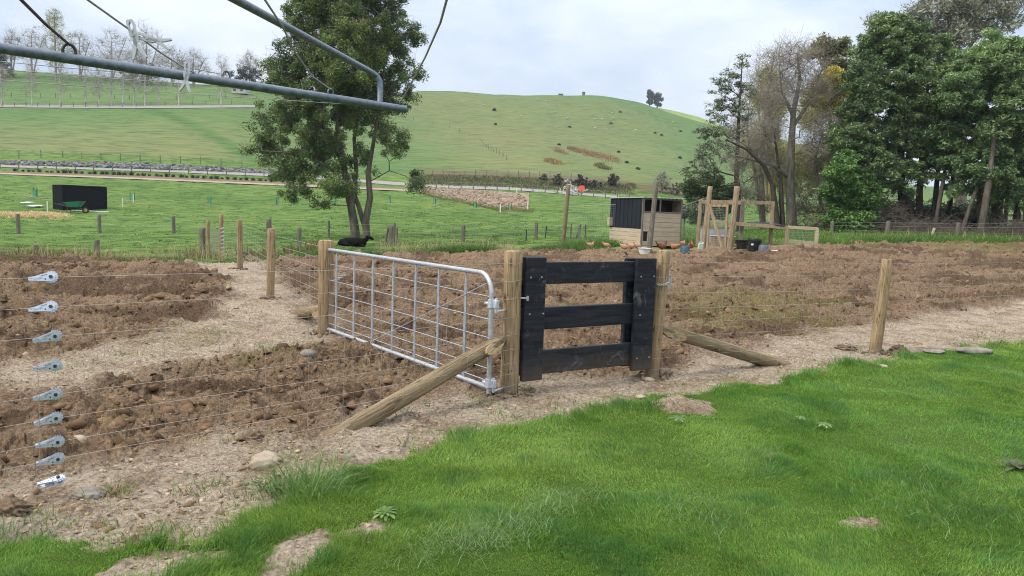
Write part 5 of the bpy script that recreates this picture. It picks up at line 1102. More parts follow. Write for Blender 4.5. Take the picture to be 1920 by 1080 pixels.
tree('tall_eucalypt', 'tall feathery eucalypt with reddish limbs rising behind the dark evergreens', 'tree', bs, [[(bs - zh * .3, .36)] + TK([(1790, 250), (1788, 120), (1780, 40), (1770, -60)], d, .28, .06), TK([(1788, 130), (1830, 70), (1870, 20), (1900, -40)], d, .14, .03), TK([(1789, 160), (1750, 90), (1730, 30)], d, .12, .03)],
     LB([(1730, 20, 32), (1775, 10, 36), (1760, 60, 34), (1820, 30, 36), (1860, 10, 36), (1700, 60, 28), (1800, 70, 32), (1850, 60, 26, .7), (1880, 50, 26, .6), (1720, 100, 30), (1790, 110, 26, .7), (1905, 20, 30, .7), (1640, 45, 20, .8), (1655, 75, 24, .8), (1800, -40, 50), (1740, -30, 40), (1870, -40, 40), (1690, 105, 30)], d, 2.6, .8, 16), .5, 42, .075, .9, ((.18, .20, .14), (.34, .35, .26)), 52, 'bark', GR, .2, .1, 1.8, .6, .013, 2.4, .3, 5, 'twig', .7, .008)
# thin trunks under the wood
k = 0
for px_, dd, lean, r_, lab in ((1742, 39, .10, .10, 'pale slim trunk leaning right under the left evergreen'), (1768, 41, .02, .11, 'dark slim trunk between the two evergreens'), (1829, 36.5, .07, .15, 'pale leaning trunk at the front of the right evergreen'), (1852, 39, -.02, .12, 'black slim trunk just right of the pale leaning one'), (1874, 40, .0, .10, 'black slim trunk third from the right edge'), (1890, 38.5, .05, .11, 'black slim trunk second from the right edge'), (1910, 41, .0, .10, 'black slim trunk nearest the right edge'), (1790, 37.5, .28, .10, 'grey dead trunk slanting steeply over the brush pile')):
    b_ = gbase(px_, dd); hh = 5.0 if lean < .2 else 3.4
    tree('slim_trunk_tree', lab, 'tree', b_, [[(b_ - zh * .3, r_ * 1.15), (b_ + Vector((lean * hh * .5, 0, hh * .5)), r_), (b_ + Vector((lean * hh * 1.1, .2, hh)), r_ * .5)]], [(tuple(b_ + Vector((lean * hh, 0, hh + .2))), (.9, .9, .7), 10)], .35, 40 if lean < .2 else 0, .08, .5, DG, 60 + k, 'treebark' if 'pale' in lab or 'grey' in lab else 'darkbark', GR, .2); k += 1
# brush and bramble under the wood
def brush(name, label, cat, px, dd, wpx, hgt, n, ca, seed, mat='twig', r=.007, kind=None):
    mat = 'brushwood' if mat == 'twig' else mat
    rr = random.Random(seed); ts = []; b_ = gbase(px, dd)
    for _ in range(n):
        x = b_.x + rr.gauss(0, 1) * wpx / F * dd * .5; y = dd + rr.gauss(0, .6); z = gz(x, y); fall = math.exp(-((x - b_.x) / (wpx / F * dd * .55)) ** 2); p0 = Vector((x, y, z + rr.random() * hgt * .75 * fall)); dr = Vector((rr.gauss(0, 1), rr.gauss(0, 1), rr.gauss(.25, .5))).normalized(); L = rr.uniform(.3, .9); p1 = p0 + dr * L; p2 = p1 + (dr + Vector((rr.gauss(0, .4), rr.gauss(0, .4), -.5))).normalized() * L * .7; rr_ = r * rr.uniform(.6, 1.6)
        ts += [(tuple(p0), tuple(p1), rr_, rr_ * .8), (tuple(p1), tuple(p2), rr_ * .8, rr_ * .4)]
    VV, FF = tubes(ts, 4); o = mesh_np(name, VV - np.array(b_), FF, M[mat]); o.location = b_; return tag(o, label, cat, None, kind)
brush('bramble_thicket', 'brown leafless bramble thicket between green bush and evergreen trunks', 'thicket', 1650, 39, 70, 2.4, 800, None, 71)
brush('brush_pile', 'heap of dead branches behind the fence under the evergreens', 'brush pile', 1715, 37.5, 90, 1.0, 500, None, 72)
brush('brush_pile', 'low pile of fallen branches around the slanting dead trunk', 'brush pile', 1780, 37, 80, .7, 400, None, 73)
brush('brush_pile', 'heap of pruned twigs at the far right edge of the wood', 'brush pile', 1905, 36, 60, 1.1, 900, None, 74)
brush('bramble_thicket', 'brown twiggy scrub around the bare tree trunk', 'thicket', 1540, 42, 110, 2.0, 800, None, 75)
brush('bramble_thicket', 'dark vine tangle round the trunks below the left evergreen', 'thicket', 1690, 41, 110, 2.6, 900, None, 76, 'darkbark')
for i_, (px_, dd, w_, lab) in enumerate(((1700, 42, 1.5, 'dark leafy undergrowth at the foot of the left evergreen'), (1752, 43, 1.6, 'dark leafy undergrowth between the two evergreens'), (1640, 42, 1.4, 'dark leafy undergrowth behind the bramble thicket'), (1815, 43, 1.3, 'dark leafy undergrowth behind the slanting dead trunk'))):
    b_ = gbase(px_, dd); tree('undergrowth_bush', lab, 'bush', b_, [[(b_ - zh * .3, .08), (b_ + zh * 1.2, .03)]], [(tuple(b_ + Vector((a * w_, 0, q))), (w_ * .55, .8, .7), 16) for a, q in ((-.5, .8), (0, 1.3), (.5, .9), (.1, .5))], .4, 70, .07, .7, ((.035, .06, .03), (.08, .12, .05)), 300 + i_, 'darkbark', GR, .25, .3, 1.3)
# ----- bare birches along the terrace and trees on the left skyline
def ground_at(px, dd): return gbase(px, dd)
def make_birch(seed, h, spread, pale=True, bud=False):
    rr = random.Random(seed); b_ = Vector((0, 0, 0)); tk = [[(b_ - zh * .4, .17), (Vector((rr.gauss(0, .2), 0, h * .4)), .12), (Vector((rr.gauss(0, .4), rr.gauss(0, .3), h * .95)), .03)]]
    if rr.random() < .5: tk.append([(b_, .12), (Vector((.7 * rr.choice((-1, 1)), 0, h * .5)), .08), (Vector((1.0 * rr.choice((-1, 1)), 0, h * .8)), .03)])
    lb = [((rr.gauss(0, .25) * spread, rr.gauss(0, .25) * spread, h * q), (spread * (1.15 - .75 * abs(q - .55) * 1.4), spread * .9, h * .16), 16) for q in (.38, .5, .62, .74, .86, .96)]
    return tk, lb
BL = ['bare white stemmed birch at the far left end of the terrace row', 'bare birch with scrubby base just right of the leftmost one', 'bare birch below the pale green poplar on the terrace', 'bare birch right of the pale poplar, with a wide low crown', 'slim bare birch between two taller ones at row centre left', 'bare birch directly under the upright clothes peg', 'bare birch with white stem just right of the upright peg', 'bare birch whose crown reaches the sideways peg', 'bare birch left of the dark hedge clump', 'bare birch left of the lone lower peg', 'slender bare birch right of the lone lower peg', 'tall narrow bare birch above the end of the loose wire']
bpx = [8, 64, 116, 164, 187, 211, 232, 253, 273, 299, 335, 413]; bh = [9, 10, 11, 11.5, 9, 12, 12, 13, 12, 10.5, 9.5, 11]
protos = []
for i, (px_, h_) in enumerate(zip(bpx, bh)):
    b_ = gbase(px_, 179.0 if i % 2 else 177.5)
    if i < 4:
        tk, lb = make_birch(90 + i, 10.5, 2.0 if i != 3 else 2.6); r = tree('bare_birch', BL[i], 'tree', (0, 0, 0), tk, lb, .2, 0, .1, 1, None, 90 + i, 'birch', 'bare birches along the terrace', .15, step=.7, r_tip=.020, expo=2.3, twigs=6, twl=1.1, twr=.014, jitter=.25); protos.append(r)
    else: r = copy_tree(protos[(i * 7) % 4]); r['label'] = BL[i]
    r.location = b_; r.rotation_euler = (0, 0, i * 1.7); r.scale = (h_ / 10.5,) * 3 if i else (1, 1, .9)
SK = 'trees on the left skyline'
def sky_tree(px, py_base, py_top, wpx, label, kind, seed, dd=None):
    b_ = G(px, py_base) if dd is None else gbase(px, dd); d_ = b_.y; h_ = (py_base - py_top) / F * d_; w_ = wpx / F * d_
    if kind == 'bare':
        tk = [[(b_ - zh, .35), (b_ + Vector((0, 0, h_ * .45)), .22), (b_ + Vector((.2, 0, h_ * .9)), .05)], [(b_, .25), (b_ + Vector((w_ * .25, 0, h_ * .6)), .12), (b_ + Vector((w_ * .4, 0, h_ * .85)), .04)]]
        lb = [(tuple(b_ + Vector((w_ * a, w_ * .3 * a2, h_ * q))), (w_ * .26, w_ * .26, h_ * .16), 22) for a, a2, q in ((0, 0, .9), (-.28, .3, .72), (.28, -.3, .75), (0, .4, .62), (-.35, 0, .5), (.36, .2, .5), (0, -.3, .45))]
        return tree('bare_tree', label, 'tree', b_, tk, lb, .2, 0, .1, 1, None, seed, 'twig', SK, .15, step=.9, r_tip=.028, expo=2.3, twigs=6, twl=1.5, twr=.020, jitter=.35)
    if kind == 'poplar':
        tk = [[(b_ - zh, .35), (b_ + zh * h_ * .5, .25), (b_ + zh * h_ * .97, .05)]]; lb = [(tuple(b_ + Vector((0, 0, h_ * q))), (w_ * .5 * k2, w_ * .5 * k2, h_ * .13), 34) for q, k2 in ((.3, .7), (.42, .95), (.55, 1.0), (.68, .95), (.8, .75), (.92, .4))]
        return tree('pale_poplar', label, 'tree', b_, tk, lb, .9, 34, .13, 1, ((.16, .18, .07), (.36, .36, .17)), seed, 'twig', SK, .2, .2, 1, .9, .028, 2.3, .3, 4, 'twigwarm', 1.3, .018)
    if kind == 'conifer':
        tk = [[(b_ - zh, .3), (b_ + zh * h_ * .95, .05)]]; lb = [(tuple(b_ + Vector((0, 0, h_ * q))), (w_ * .5 * (1.1 - q), w_ * .5 * (1.1 - q), h_ * .08), 22) for q in (.15, .3, .45, .6, .75, .9)]
        return tree('conifer', label, 'tree', b_, tk, lb, .7, 60, .16, .5, ((.012, .025, .014), (.03, .05, .028)), seed, 'darkbark', SK, .2)
    tk = [[(b_ - zh, .3), (b_ + zh * h_ * .6, .1)]]; lb = [(tuple(b_ + Vector((w_ * a, 0, h_ * q))), (w_ * .28, w_ * .3, h_ * .3), 26) for a, q in ((-.28, .45), (0, .62), (.28, .5), (0, .35))]
    return tree('dark_round_tree', label, 'tree', b_, tk, lb, .9, 70, .16, .7, ((.018, .022, .014), (.05, .05, .035)), seed, 'darkbark', SK, .3)
sky_tree(105, 150, 28, 62, 'tall pale green poplar just coming into leaf on the left skyline', 'poplar', 120)
sky_tree(5, 146, 95, 46, 'dark conifer cut by the left edge of the picture', 'conifer', 121)
sky_tree(268, 158, 112, 80, 'dark leafy hedge tree under the steel bar behind the birches', 'round', 122)
sky_tree(462, 168, 120, 60, 'dark round tree beside the house on the left skyline', 'round', 123)
sky_tree(210, 152, 62, 70, 'bare wide tree on the skyline left of the upright peg', 'bare', 124)
sky_tree(275, 157, 52, 76, 'bare tall tree on the skyline right of the upright peg', 'bare', 125)
sky_tree(322, 162, 92, 64, 'bare spreading tree on the skyline above the lone peg', 'bare', 126)
sky_tree(362, 163, 100, 60, 'bare low tree with forked stem right of the lone peg', 'bare', 127)
sky_tree(150, 150, 66, 50, 'bare thin tree on the skyline right of the pale poplar', 'bare', 128)
sky_tree(60, 147, 60, 60, 'bare thin tree on the skyline left of the pale poplar', 'bare', 129)
sky_tree(468, 167, 104, 44, 'bare pale twigged tree in front of the dark round tree', 'bare', 130)
sky_tree(22, 146, 62, 40, 'faint bare tree at the left end of the skyline', 'bare', 131)

# ------------------------------------------------------------------ hen yard
def put(name, label, cat, px, py, rz=0.0, group=None):
    p = G(px, py); return thing(name, label, cat, p, rz, group)
def face_cam(p): return -math.atan2(p.x, p.y)
# hen house: near corner, left (long) wall going back, right (short) wall facing the viewer
c0 = G(1202, 467); c0.z = gz(c0.x, c0.y)
cR = Vector((0, 0, 0)); dR = 28.2 if False else c0.y + .55; cR = Vector(((1271 - 960) / F * dR, dR, c0.z)); dL = c0.y + 2.6; cL = Vector(((1139 - 960) / F * dL, dL, c0.z))
hs = thing('hen_house', 'boarded hen house with black sheet upper wall and corrugated roof', 'hen house', c0)
er = (cR - c0); WR = er.length; er.normalize(); el = (cL - c0); WL = el.length; el.normalize()
nr = Vector((er.y, -er.x, 0)); nl_ = Vector((-el.y, el.x, 0)); nl_ = nl_ if nl_.y < 0 or nl_.x < 0 else -nl_
HH = (467 - 371) / F * c0.y
def wallbox(mb, org, e, n, s0, s1, z0, z1, t0, t1):
    vs = [org + e * s + n * t + zh * z for s in (s0, s1) for t in (t0, t1) for z in (z0, z1)]; mb.add(vs, [(0, 1, 3, 2), (4, 6, 7, 5), (0, 4, 5, 1), (2, 3, 7, 6), (0, 2, 6, 4), (1, 5, 7, 3)])
Z0 = Vector((0, 0, 0)); zl = .14
mb = MB(); nb_ = 7; bz1 = HH * .715
for k in range(nb_):
    z0 = zl + (bz1 - zl) * k / nb_; z1 = zl + (bz1 - zl) * (k + 1) / nb_ - .008
    if k in (0,): wallbox(mb, Z0, er, nr, .0, WR, z0, z1, -.02, .012)
    elif k in (1, 2): wallbox(mb, Z0, er, nr, .24, WR, z0, z1, -.02, .012 + .004 * (k % 2)); wallbox(mb, Z0, er, nr, 0, .05, z0, z1, -.02, .012)
    else: wallbox(mb, Z0, er, nr, 0, WR, z0, z1, -.02, .012 + .004 * (k % 2))
mb.build('front_boards', M['coopgrey'], hs)
mb = MB(); zb_ = HH * .40
for k in range(4):
    z0 = zl + (zb_ - zl) * k / 4; z1 = zl + (zb_ - zl) * (k + 1) / 4 - .008; wallbox(mb, Z0, el, nl_, .02, WL, z0, z1, -.02, .012)
mb.build('side_boards', M['coopwood'], hs)
mb = MB(); nrib = 16
for k in range(nrib):
    s0, s1 = WL * k / nrib, WL * (k + 1) / nrib; wallbox(mb, Z0, el, nl_, s0, s1, zb_ - .02, HH - .02, -.015, .014 + .010 * (k % 2))
mb.build('black_sheet_wall', M['blacksheet'], hs)
mb = MB()
for s0 in (0.0, WR * .42, WR - .06): wallbox(mb, Z0, er, nr, s0, s0 + .055, bz1, HH - .05, -.03, .02)
wallbox(mb, Z0, er, nr, 0, WR, HH - .07, HH - .02, -.03, .022); wallbox(mb, Z0, er, nr, 0, WR, bz1 - .01, bz1 + .045, -.03, .024); wallbox(mb, Z0, er, nr, WR - .03, WR + .02, zl, HH - .05, -.06, .026); wallbox(mb, Z0, er, nr, -.03, .02, zl, HH - .02, -.05, .026)
mb.build('window_frame', M['oldpost'], hs)
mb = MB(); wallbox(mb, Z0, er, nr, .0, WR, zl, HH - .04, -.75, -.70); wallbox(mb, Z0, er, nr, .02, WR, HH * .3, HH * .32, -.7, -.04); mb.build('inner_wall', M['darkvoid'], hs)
mb = MB()  # remaining walls
bkl = el * WL; wallbox(mb, bkl, er, nr, 0, WR, zl, HH - .03, -.0, .03); wallbox(mb, er * WR, el, nl_, .03, WL, zl, HH - .05, -.03, 0.0); mb.build('back_walls', M['coopgrey'], hs)
mb = MB(); nc = 22
for k in range(nc):
    s0, s1 = -.08 + (WR + .16) * k / nc, -.08 + (WR + .16) * (k + 1) / nc; zz = HH + (.018 if k % 2 else 0)
    vs = [er * s + el * t + zh * (zz + dz + .0 * t) for s in (s0, s1) for t in (-.10, WL + .1) for dz in (-.012, .012)]; mb.add(vs, [(0, 1, 3, 2), (4, 6, 7, 5), (0, 4, 5, 1), (2, 3, 7, 6), (0, 2, 6, 4), (1, 5, 7, 3)])
mb.build('roof', M['roofcor'], hs)
mb = MB(); wallbox(mb, Z0, er, nr, .05, .24, zl + .12, zl + .48, -.06, -.03); mb.build('pop_hole_shade', M['darkvoid'], hs)  # near-black panel behind the gap, painted as the shade inside
mb = MB(); wallbox(mb, el * (WL * .93), el, nl_, -.05, .16, .85, 1.2, .0, .16); mb.build('nest_box', M['coopwood'], hs)
mb = MB()
for q in (er * .1, er * (WR - .1), el * .6 + er * .05, el * (WL - .2)): mb.box(q + zh * .05, (.16, .16, .22))
mb.build('skid_blocks', M['oldpost'], hs)
# tall posts of the yard
YP = 'tall posts of the hen yard'
def yard_post(px, py, top, r, lab, mat='post', lean=.05):
    p = G(px, py); hh = (py - top) / F * p.y; o = pole_mesh(r, hh, .3, seed=px).build('fence_post', M[mat], None, smooth=True); o.location = p; o.rotation_euler = (0, lean, 0); return tag(o, lab, 'post', YP), p, hh
o_, N1, h1_ = yard_post(1055, 463, 347, .085, 'tall round post standing left of the hen house', 'brace', .055)
o_, N2, h2_ = yard_post(1217, 474, 343, .085, 'tall grey round post in front of the hen house', 'oldpost', .05)
o_, N3, h3_ = yard_post(1318, 470, 350, .085, 'tall round post at the left of the wire door', 'hoopwood', .055)
o_, N4, h4_ = yard_post(1367, 471, 350, .095, 'tall pale round post at the right of the wire door', 'hoopwood', .06)
# netting between them
def netpanel(label, pts, h0, h1, pitch=.07, r=.0015):
    root = MB(); 
    for a, b_ in zip(pts[:-1], pts[1:]):
        L = (b_ - a).length; n = int(L / pitch)
        for k in range(n + 1):
            q = k / n; p = a * (1 - q) + b_ * q; root.tube([p + zh * h0, p + zh * h1], r, 3, cap=False)
        for k in range(int((h1 - h0) / pitch) + 1): root.tube([a + zh * (h0 + k * pitch), b_ + zh * (h0 + k * pitch)], r, 3, cap=False)
        root.tube([a + zh * h1, b_ + zh * h1], .006, 4, cap=False)
    return tag(root.build('netting', M['net'], None, pts[0]), label, 'netting')
netpanel('fine wire netting stretched from the left tall post past the hen house', [N1, cL + el * -.6 + nl_ * .1], .02, 1.72)
nb2 = Vector(((1318 - 960) / F * 29.6, 29.6, gz(10, 29.6))); netpanel('fine wire netting between hen house and wire door', [cR + Vector((.1, .6, 0)), nb2], .02, 1.72)
# framed wire door
dv = (N4 - N3); dw = dv.length; dv.normalize(); door = thing('wire_door', 'pale timber framed netting door with a diagonal brace', 'door', N3 + dv * .12, math.atan2(dv.y, dv.x)); W_ = dw - .26; Hd = (470 - 384) / F * N3.y
def dbar(nm, a, b_, w_=.09, t_=.04, mat='hoopwood', par=door):
    a, b_ = Vector(a), Vector(b_); d_ = b_ - a; L = d_.length; q = d_.to_track_quat('X', 'Z').to_matrix(); return MB().box((a + b_) / 2, (L, t_, w_), q, .004).build(nm, M[mat], par)
dbar('stile', (.05, 0, .05), (.05, 0, Hd)); dbar('stile', (W_ - .04, 0, .05), (W_ - .04, 0, Hd)); dbar('rail', (0, -.004, Hd - .04), (W_, -.004, Hd - .04)); dbar('rail', (.09, -.004, .12), (W_ - .08, -.004, .12)); dbar('threshold', (-.05, .0, .0), (W_ + .05, .0, .0), .16)
dbar('brace', (.10, -.045, Hd - .1), (W_ - .1, -.045, .12), .12)
mb = MB(); k = 0.1
while k < W_ - .05: mb.tube([(k, .02, .1), (k, .02, Hd - .05)], .002, 3, cap=False); k += .06
k = .12
while k < Hd - .05: mb.tube([(.08, .02, k), (W_ - .06, .02, k)], .002, 3, cap=False); k += .06
mb.build('netting', M['net'], door)
# run frame
d0 = N3.y + 1.6
run = thing('run_frame', 'open timber frame of the hen run behind the wire door', 'frame', gbase(1310, d0))
def rbar(nm, pxa, pxb, da, db, w_=.10, t_=.07, mat='hoopwood', par=run):
    a = V(*pxa, da) - par.location; b_ = V(*pxb, db) - par.location; d_ = b_ - a; q = d_.to_track_quat('X', 'Z').to_matrix(); return MB().box((a + b_) / 2, (d_.length, t_, w_), q, .004).build(nm, M[mat], par)
rbar('post', (1307, 462), (1314, 374), d0, d0, .11, .1); rbar('post', (1388, 466), (1393, 377), d0 - .3, d0 - .3, .14, .12, 'oldpost'); rbar('post', (1444, 463), (1449, 379), d0, d0, .11, .1)
rbar('top_rail', (1310, 378), (1390, 380), d0, d0 - .3, .15, .05); rbar('top_rail', (1391, 379), (1452, 381), d0 - .3, d0, .13, .05); rbar('mid_rail', (1330, 418), (1390, 420), d0 + .2, d0 + .2, .09)
low = thing('low_run', 'low timber framed run with black sheet on top and plank base', 'frame', gbase(1475, 27.6))
dl = 27.6; rbar('rail', (1376, 419), (1476, 427), dl + .1, dl, .13, .05, 'hoopwood', low); rbar('rail', (1478, 426), (1533, 429), dl, dl + .2, .12, .05, 'coopwood', low); rbar('post', (1473, 480), (1476, 426), dl, dl, .13, .1, 'hoopwood', low); rbar('post', (1529, 473), (1532, 428), dl + .2, dl + .2, .12, .1, 'coopwood', low)
rbar('base_plank', (1478, 474), (1530, 474), dl - .03, dl + .1, .22, .04, 'hoopwood', low); rbar('base_plank', (1450, 476), (1472, 478), dl + .4, dl, .07, .05, 'coopwood', low)
mb = MB(); a = V(1400, 417.5, dl + 1.6); b_ = V(1448, 418, dl + 1.7); c_ = V(1472, 424.5, dl - .05); e_ = V(1412, 421.5, dl + .1)
q = [a, b_, c_, e_]; mb.add([p - low.location + zh * .0 for p in q] + [p - low.location + zh * .03 for p in q], [(3, 2, 1, 0), (4, 5, 6, 7), (0, 1, 5, 4), (1, 2, 6, 5), (2, 3, 7, 6), (3, 0, 4, 7)]); mb.build('black_sheet_lid', M['blacksheet'], low)
mb = MB(); k = 0
pa, pb = V(1478, 470, dl) - low.location, V(1529, 470, dl + .2) - low.location
for k in range(22): p = pa.lerp(pb, k / 21); mb.tube([p, p + zh * .82], .0022, 3, cap=False)
for k in range(14): mb.tube([pa + zh * k * .062, pb + zh * k * .062], .0022, 3, cap=False)
mb.build('netting', M['net'], low)
def slab(name, label, cat, px0, px1, pyb, pyt, d_, thick, mat, lean=0):
    a = V(px0, pyb, d_); b_ = V(px1, pyb + (px1 - px0) * .035, d_ + .05); h_ = (pyb - pyt) / F * d_; base = (a + b_) / 2; base.z = gz(base.x, base.y); o = thing(name, label, cat, base, math.atan2(b_.y - a.y, b_.x - a.x)); L = (b_ - a).length; return o, L, h_
o, L, h_ = slab('sheet_panel', 'grey flat metal sheet leaning behind the wire door', 'sheet', 1312, 1366, 455, 417, d0 + .4, .02, 'steelsheet')
MB().box((0, 0, h_ / 2), (L, .012, h_), None, .003).build('panel', M['steelsheet'], o); MB().box((0, -.02, h_ - .03), (L, .03, .06), None, .003).build('edge_batten', M['hoopwood'], o)
o, L, h_ = slab('wooden_crate', 'low brown plywood box inside the run', 'box', 1338, 1376, 458, 438, d0 - .3, .4, 'ply')
MB().box((0, .2, h_ / 2), (L, .4, h_), None, .004).build('box_body', M['ply'], o); MB().box((0, .2, h_ + .015), (L + .06, .46, .03), None, .004).build('lid', M['steelsheet'], o); mb = MB(); mb.box((L * .36, -.006, h_ * .45), (L * .2, .012, h_ * .8)); mb.build('opening_shade', M['darkvoid'], o)  # no hole in the crate: near-black plate painted as an opening's shade
# tubs
def tub(label, px, py, top, wpx, kind, mat, cat='bucket', name='bucket', tilt=0.0, dd=None):
    p = G(px, py); d_ = p.y; h_ = (py - top) / F * d_; r = wpx / 2 / F * d_; o = thing(name, label, cat, p)
    if kind == 'tub': prof = [(r * .72, 0), (r * .80, h_ * .5), (r * .92, h_ * .88), (r * 1.0, h_ * .90), (r * 1.03, h_), (r * .96, h_), (r * .90, h_ * .92), (r * .66, .02)]
    elif kind == 'upturned': prof = [(r * 1.0, 0), (r * .98, h_ * .1), (r * .93, h_ * .12), (r * .82, h_ * .94), (r * .76, h_), (r * .1, h_)]
    else: prof = [(r * .74, 0), (r * .76, .02), (r * .93, h_ * .80), (r * .99, h_ * .82), (r * 1.0, h_ * .97), (r * .96, h_), (r * .90, h_ * .97), (r * .70, .03)]
    MB().lathe(prof, 24).build('bowl', M[mat], o, smooth=True); o.rotation_euler = (0, tilt, 0)
    return o, r, h_
o, r, h_ = tub('wide black feed tub, leftmost of three by the run', 1391, 470, 450, 26, 'tub', 'tubblack')
mb = MB(); mb.tube([(-r * 1.0, 0, h_ * .93), (-r * 1.12, 0, h_ * .8), (-r * .92, 0, h_ * .7)], .012, 6); mb.build('handle', M['tubblack'], o)
o, r, h_ = tub('tall black bin tilted slightly, middle of three by the run', 1412, 473, 447, 25, 'bin', 'tubblack', 'bin', 'bin', R(5))
mb = MB(); mb.box((-r * .55, -r * .82, h_ * .55), (.07, .02, .06)); mb.build('label_patch', M['white'], o); mb = MB(); mb.tube([(r * .9, -.05, h_ * .86), (r * 1.12, 0, h_ * .8), (r * .88, .05, h_ * .62)], .014, 6); mb.build('handle', M['tubblack'], o)
o, r, h_ = tub('upturned grey bucket, rightmost of three by the run', 1431, 475, 460, 21, 'upturned', 'tubgrey'); mb = MB(); mb.lathe([(r * 1.01, .0), (r * 1.05, .015), (r * 1.0, .035)], 24, (0, 0, 0)); mb.build('rim', M['tubgrey'], o)
o, r, h_ = tub('upturned teal tub beside the hens', 1284, 476, 461, 20, 'upturned', 'tubteal'); mb = MB(); mb.lathe([(r * 1.01, .0), (r * 1.05, .02), (r * 1.0, .04)], 24); mb.build('rim', M['tubteal'], o)
o, r, h_ = tub('low white feeder dish at the foot of the grey post', 1208, 476, 465, 26, 'tub', 'white', 'feeder', 'feeder_dish'); mb = MB(); mb.lathe([(r * .9, h_ * .8), (r * .5, h_ * .95), (r * .1, h_ * 1.0)], 20); mb.build('cone', M['white'], o, smooth=True)
o, r, h_ = tub('flat white dish on the ground in front of the low run', 1456, 477, 470, 20, 'tub', 'white', 'dish', 'dish'); MB().lathe([(r * .85, h_ * .6), (r * .1, h_ * .62)], 20).build('feed', M['ply'], o)
o = put('jerry_can', 'pale green container leaning at the foot of the door post', 'container', 1312, 472); MB().box((0, 0, .17), (.19, .12, .30), None, .03).build('can_body', M['palecan'], o); mb = MB(); mb.tube([(-.06, 0, .31), (-.05, 0, .36), (.03, 0, .36), (.06, 0, .31)], .013, 6); mb.build('handle', M['palecan'], o); MB().lathe([(.022, .31), (.022, .35)], 10, (.07, 0, 0)).build('cap', M['white'], o); o.rotation_euler = (0, R(6), 0)
o = put('mailbox_feeder', 'small dark hooded feeder on a thin post right of the hen house', 'feeder', 1281, 455)
hpx = (455 - 405) / F * o.location.y; mb = MB(); mb.tube([(0, 0, -.2), (0, 0, hpx)], .045, 8); mb.build('post', M['oldpost'], o); mb = MB(); mb.lathe([(.02, hpx - .12), (.14, hpx - .08), (.17, hpx + .1), (.13, hpx + .24), (.03, hpx + .3)], 14); mb.build('hood', M['tubblack'], o, smooth=True); mb = MB(); mb.box((-.14, -.1, hpx - .05), (.1, .08, .18), None, .01); mb.build('hopper', M['tubblack'], o)
# hens: one continuous lofted body, legs grown on with a remesh
def remeshed(name, mb, vox, mat, parent, smooth_it=2):
    o = mb.build('tmp', mat, None); md = o.modifiers.new('r', 'REMESH'); md.mode = 'VOXEL'; md.voxel_size = vox; md.use_smooth_shade = True
    sm_ = o.modifiers.new('s', 'SMOOTH'); sm_.iterations = smooth_it; sm_.factor = .5
    dg = bpy.context.evaluated_depsgraph_get(); me = bpy.data.meshes.new_from_object(o.evaluated_get(dg)); me.name = name; bpy.data.objects.remove(o)
    me.materials.clear(); me.materials.append(mat); n = bpy.data.objects.new(name, me); C.objects.link(n); n.parent = parent; return n
def hen_parts(parent, pose, mat):
    mb = MB()
    if pose == 'peck': pts = [(-.22, 0, .315), (-.17, 0, .285), (-.10, 0, .24), (-.02, 0, .215), (.06, 0, .20), (.12, 0, .185), (.17, 0, .13), (.195, 0, .085), (.22, 0, .045)]
    else: pts = [(-.21, 0, .30), (-.16, 0, .275), (-.09, 0, .235), (-.01, 0, .215), (.06, 0, .225), (.10, 0, .275), (.12, 0, .325), (.135, 0, .365), (.165, 0, .37)]
    mb.tube(pts, [.02, .062, .108, .130, .115, .072, .044, .037, .014], 14, squash=.86)
    for s in (-1, 1): mb.tube([(0, s * .035, .16), (.005, s * .04, .10)], [.042, .020], 8)
    mb.tube([(-.20, 0, .30), (-.25, 0, .40)], [.035, .018], 8)
    remeshed('body', mb, .012, M[mat], parent)
    hx, hz = (pts[-2][0], pts[-2][2])
    m2 = MB()
    for s in (-1, 1):
        m2.tube([(.005, s * .04, .11), (.0, s * .042, .01)], .0075, 6)
        for a in (-.5, 0, .5): m2.tube([(0, s * .042, .008), (.05 * math.cos(a), s * .042 + .05 * math.sin(a), .004)], .005, 5)
    m2.build('legs', M['henleg'], parent)
    c_ = MB(); c_.prism([(hx - .03, hz + .02), (hx + .03, hz + .02), (hx + .035, hz + .045), (hx + .02, hz + .04), (hx + .01, hz + .058), (hx - .005, hz + .042), (hx - .02, hz + .05)], .012); c_.prism([(hx + .02, hz - .01), (hx + .035, hz - .015), (hx + .03, hz - .05), (hx + .018, hz - .045)], .014); c_.build('comb', M['comb'], parent)
    bk = MB(); bp_ = Vector(pts[-1]); dd_ = (bp_ - Vector(pts[-2])).normalized(); bk.tube([bp_ - dd_ * .005, bp_ + dd_ * .03], [.010, .002], 6); bk.build('beak', M['henleg'], parent)
HL = [(1107, 469, 0.35, 'up', 'henpale', 'russet hen walking alone at the far left of the flock', 1.05), (1138, 469, .1, 'peck', 'henpale', 'russet hen pecking below the side boards of the hen house', 1.0), (1172, 473, -.2, 'peck', 'henpale', 'pale russet hen pecking left of the white feeder', 1.05), (1183, 472, .5, 'up', 'henpale', 'russet hen with raised head behind the pecking one by the feeder', 1.0), (1196, 471, .3, 'peck', 'henpale', 'russet hen bending over the white feeder dish', 1.0), (1241, 473, .15, 'up', 'hendark', 'dark russet hen standing right of the grey post', 1.2), (1264, 473, 2.7, 'up', 'hen', 'russet hen facing left beside the teal tub', 1.1), (1279, 466, .7, 'up', 'henpale', 'hen half hidden behind the teal tub', 1.0), (1295, 471, 1.2, 'up', 'hen', 'hen standing upright right of the teal tub', 1.1)]
hp = {}
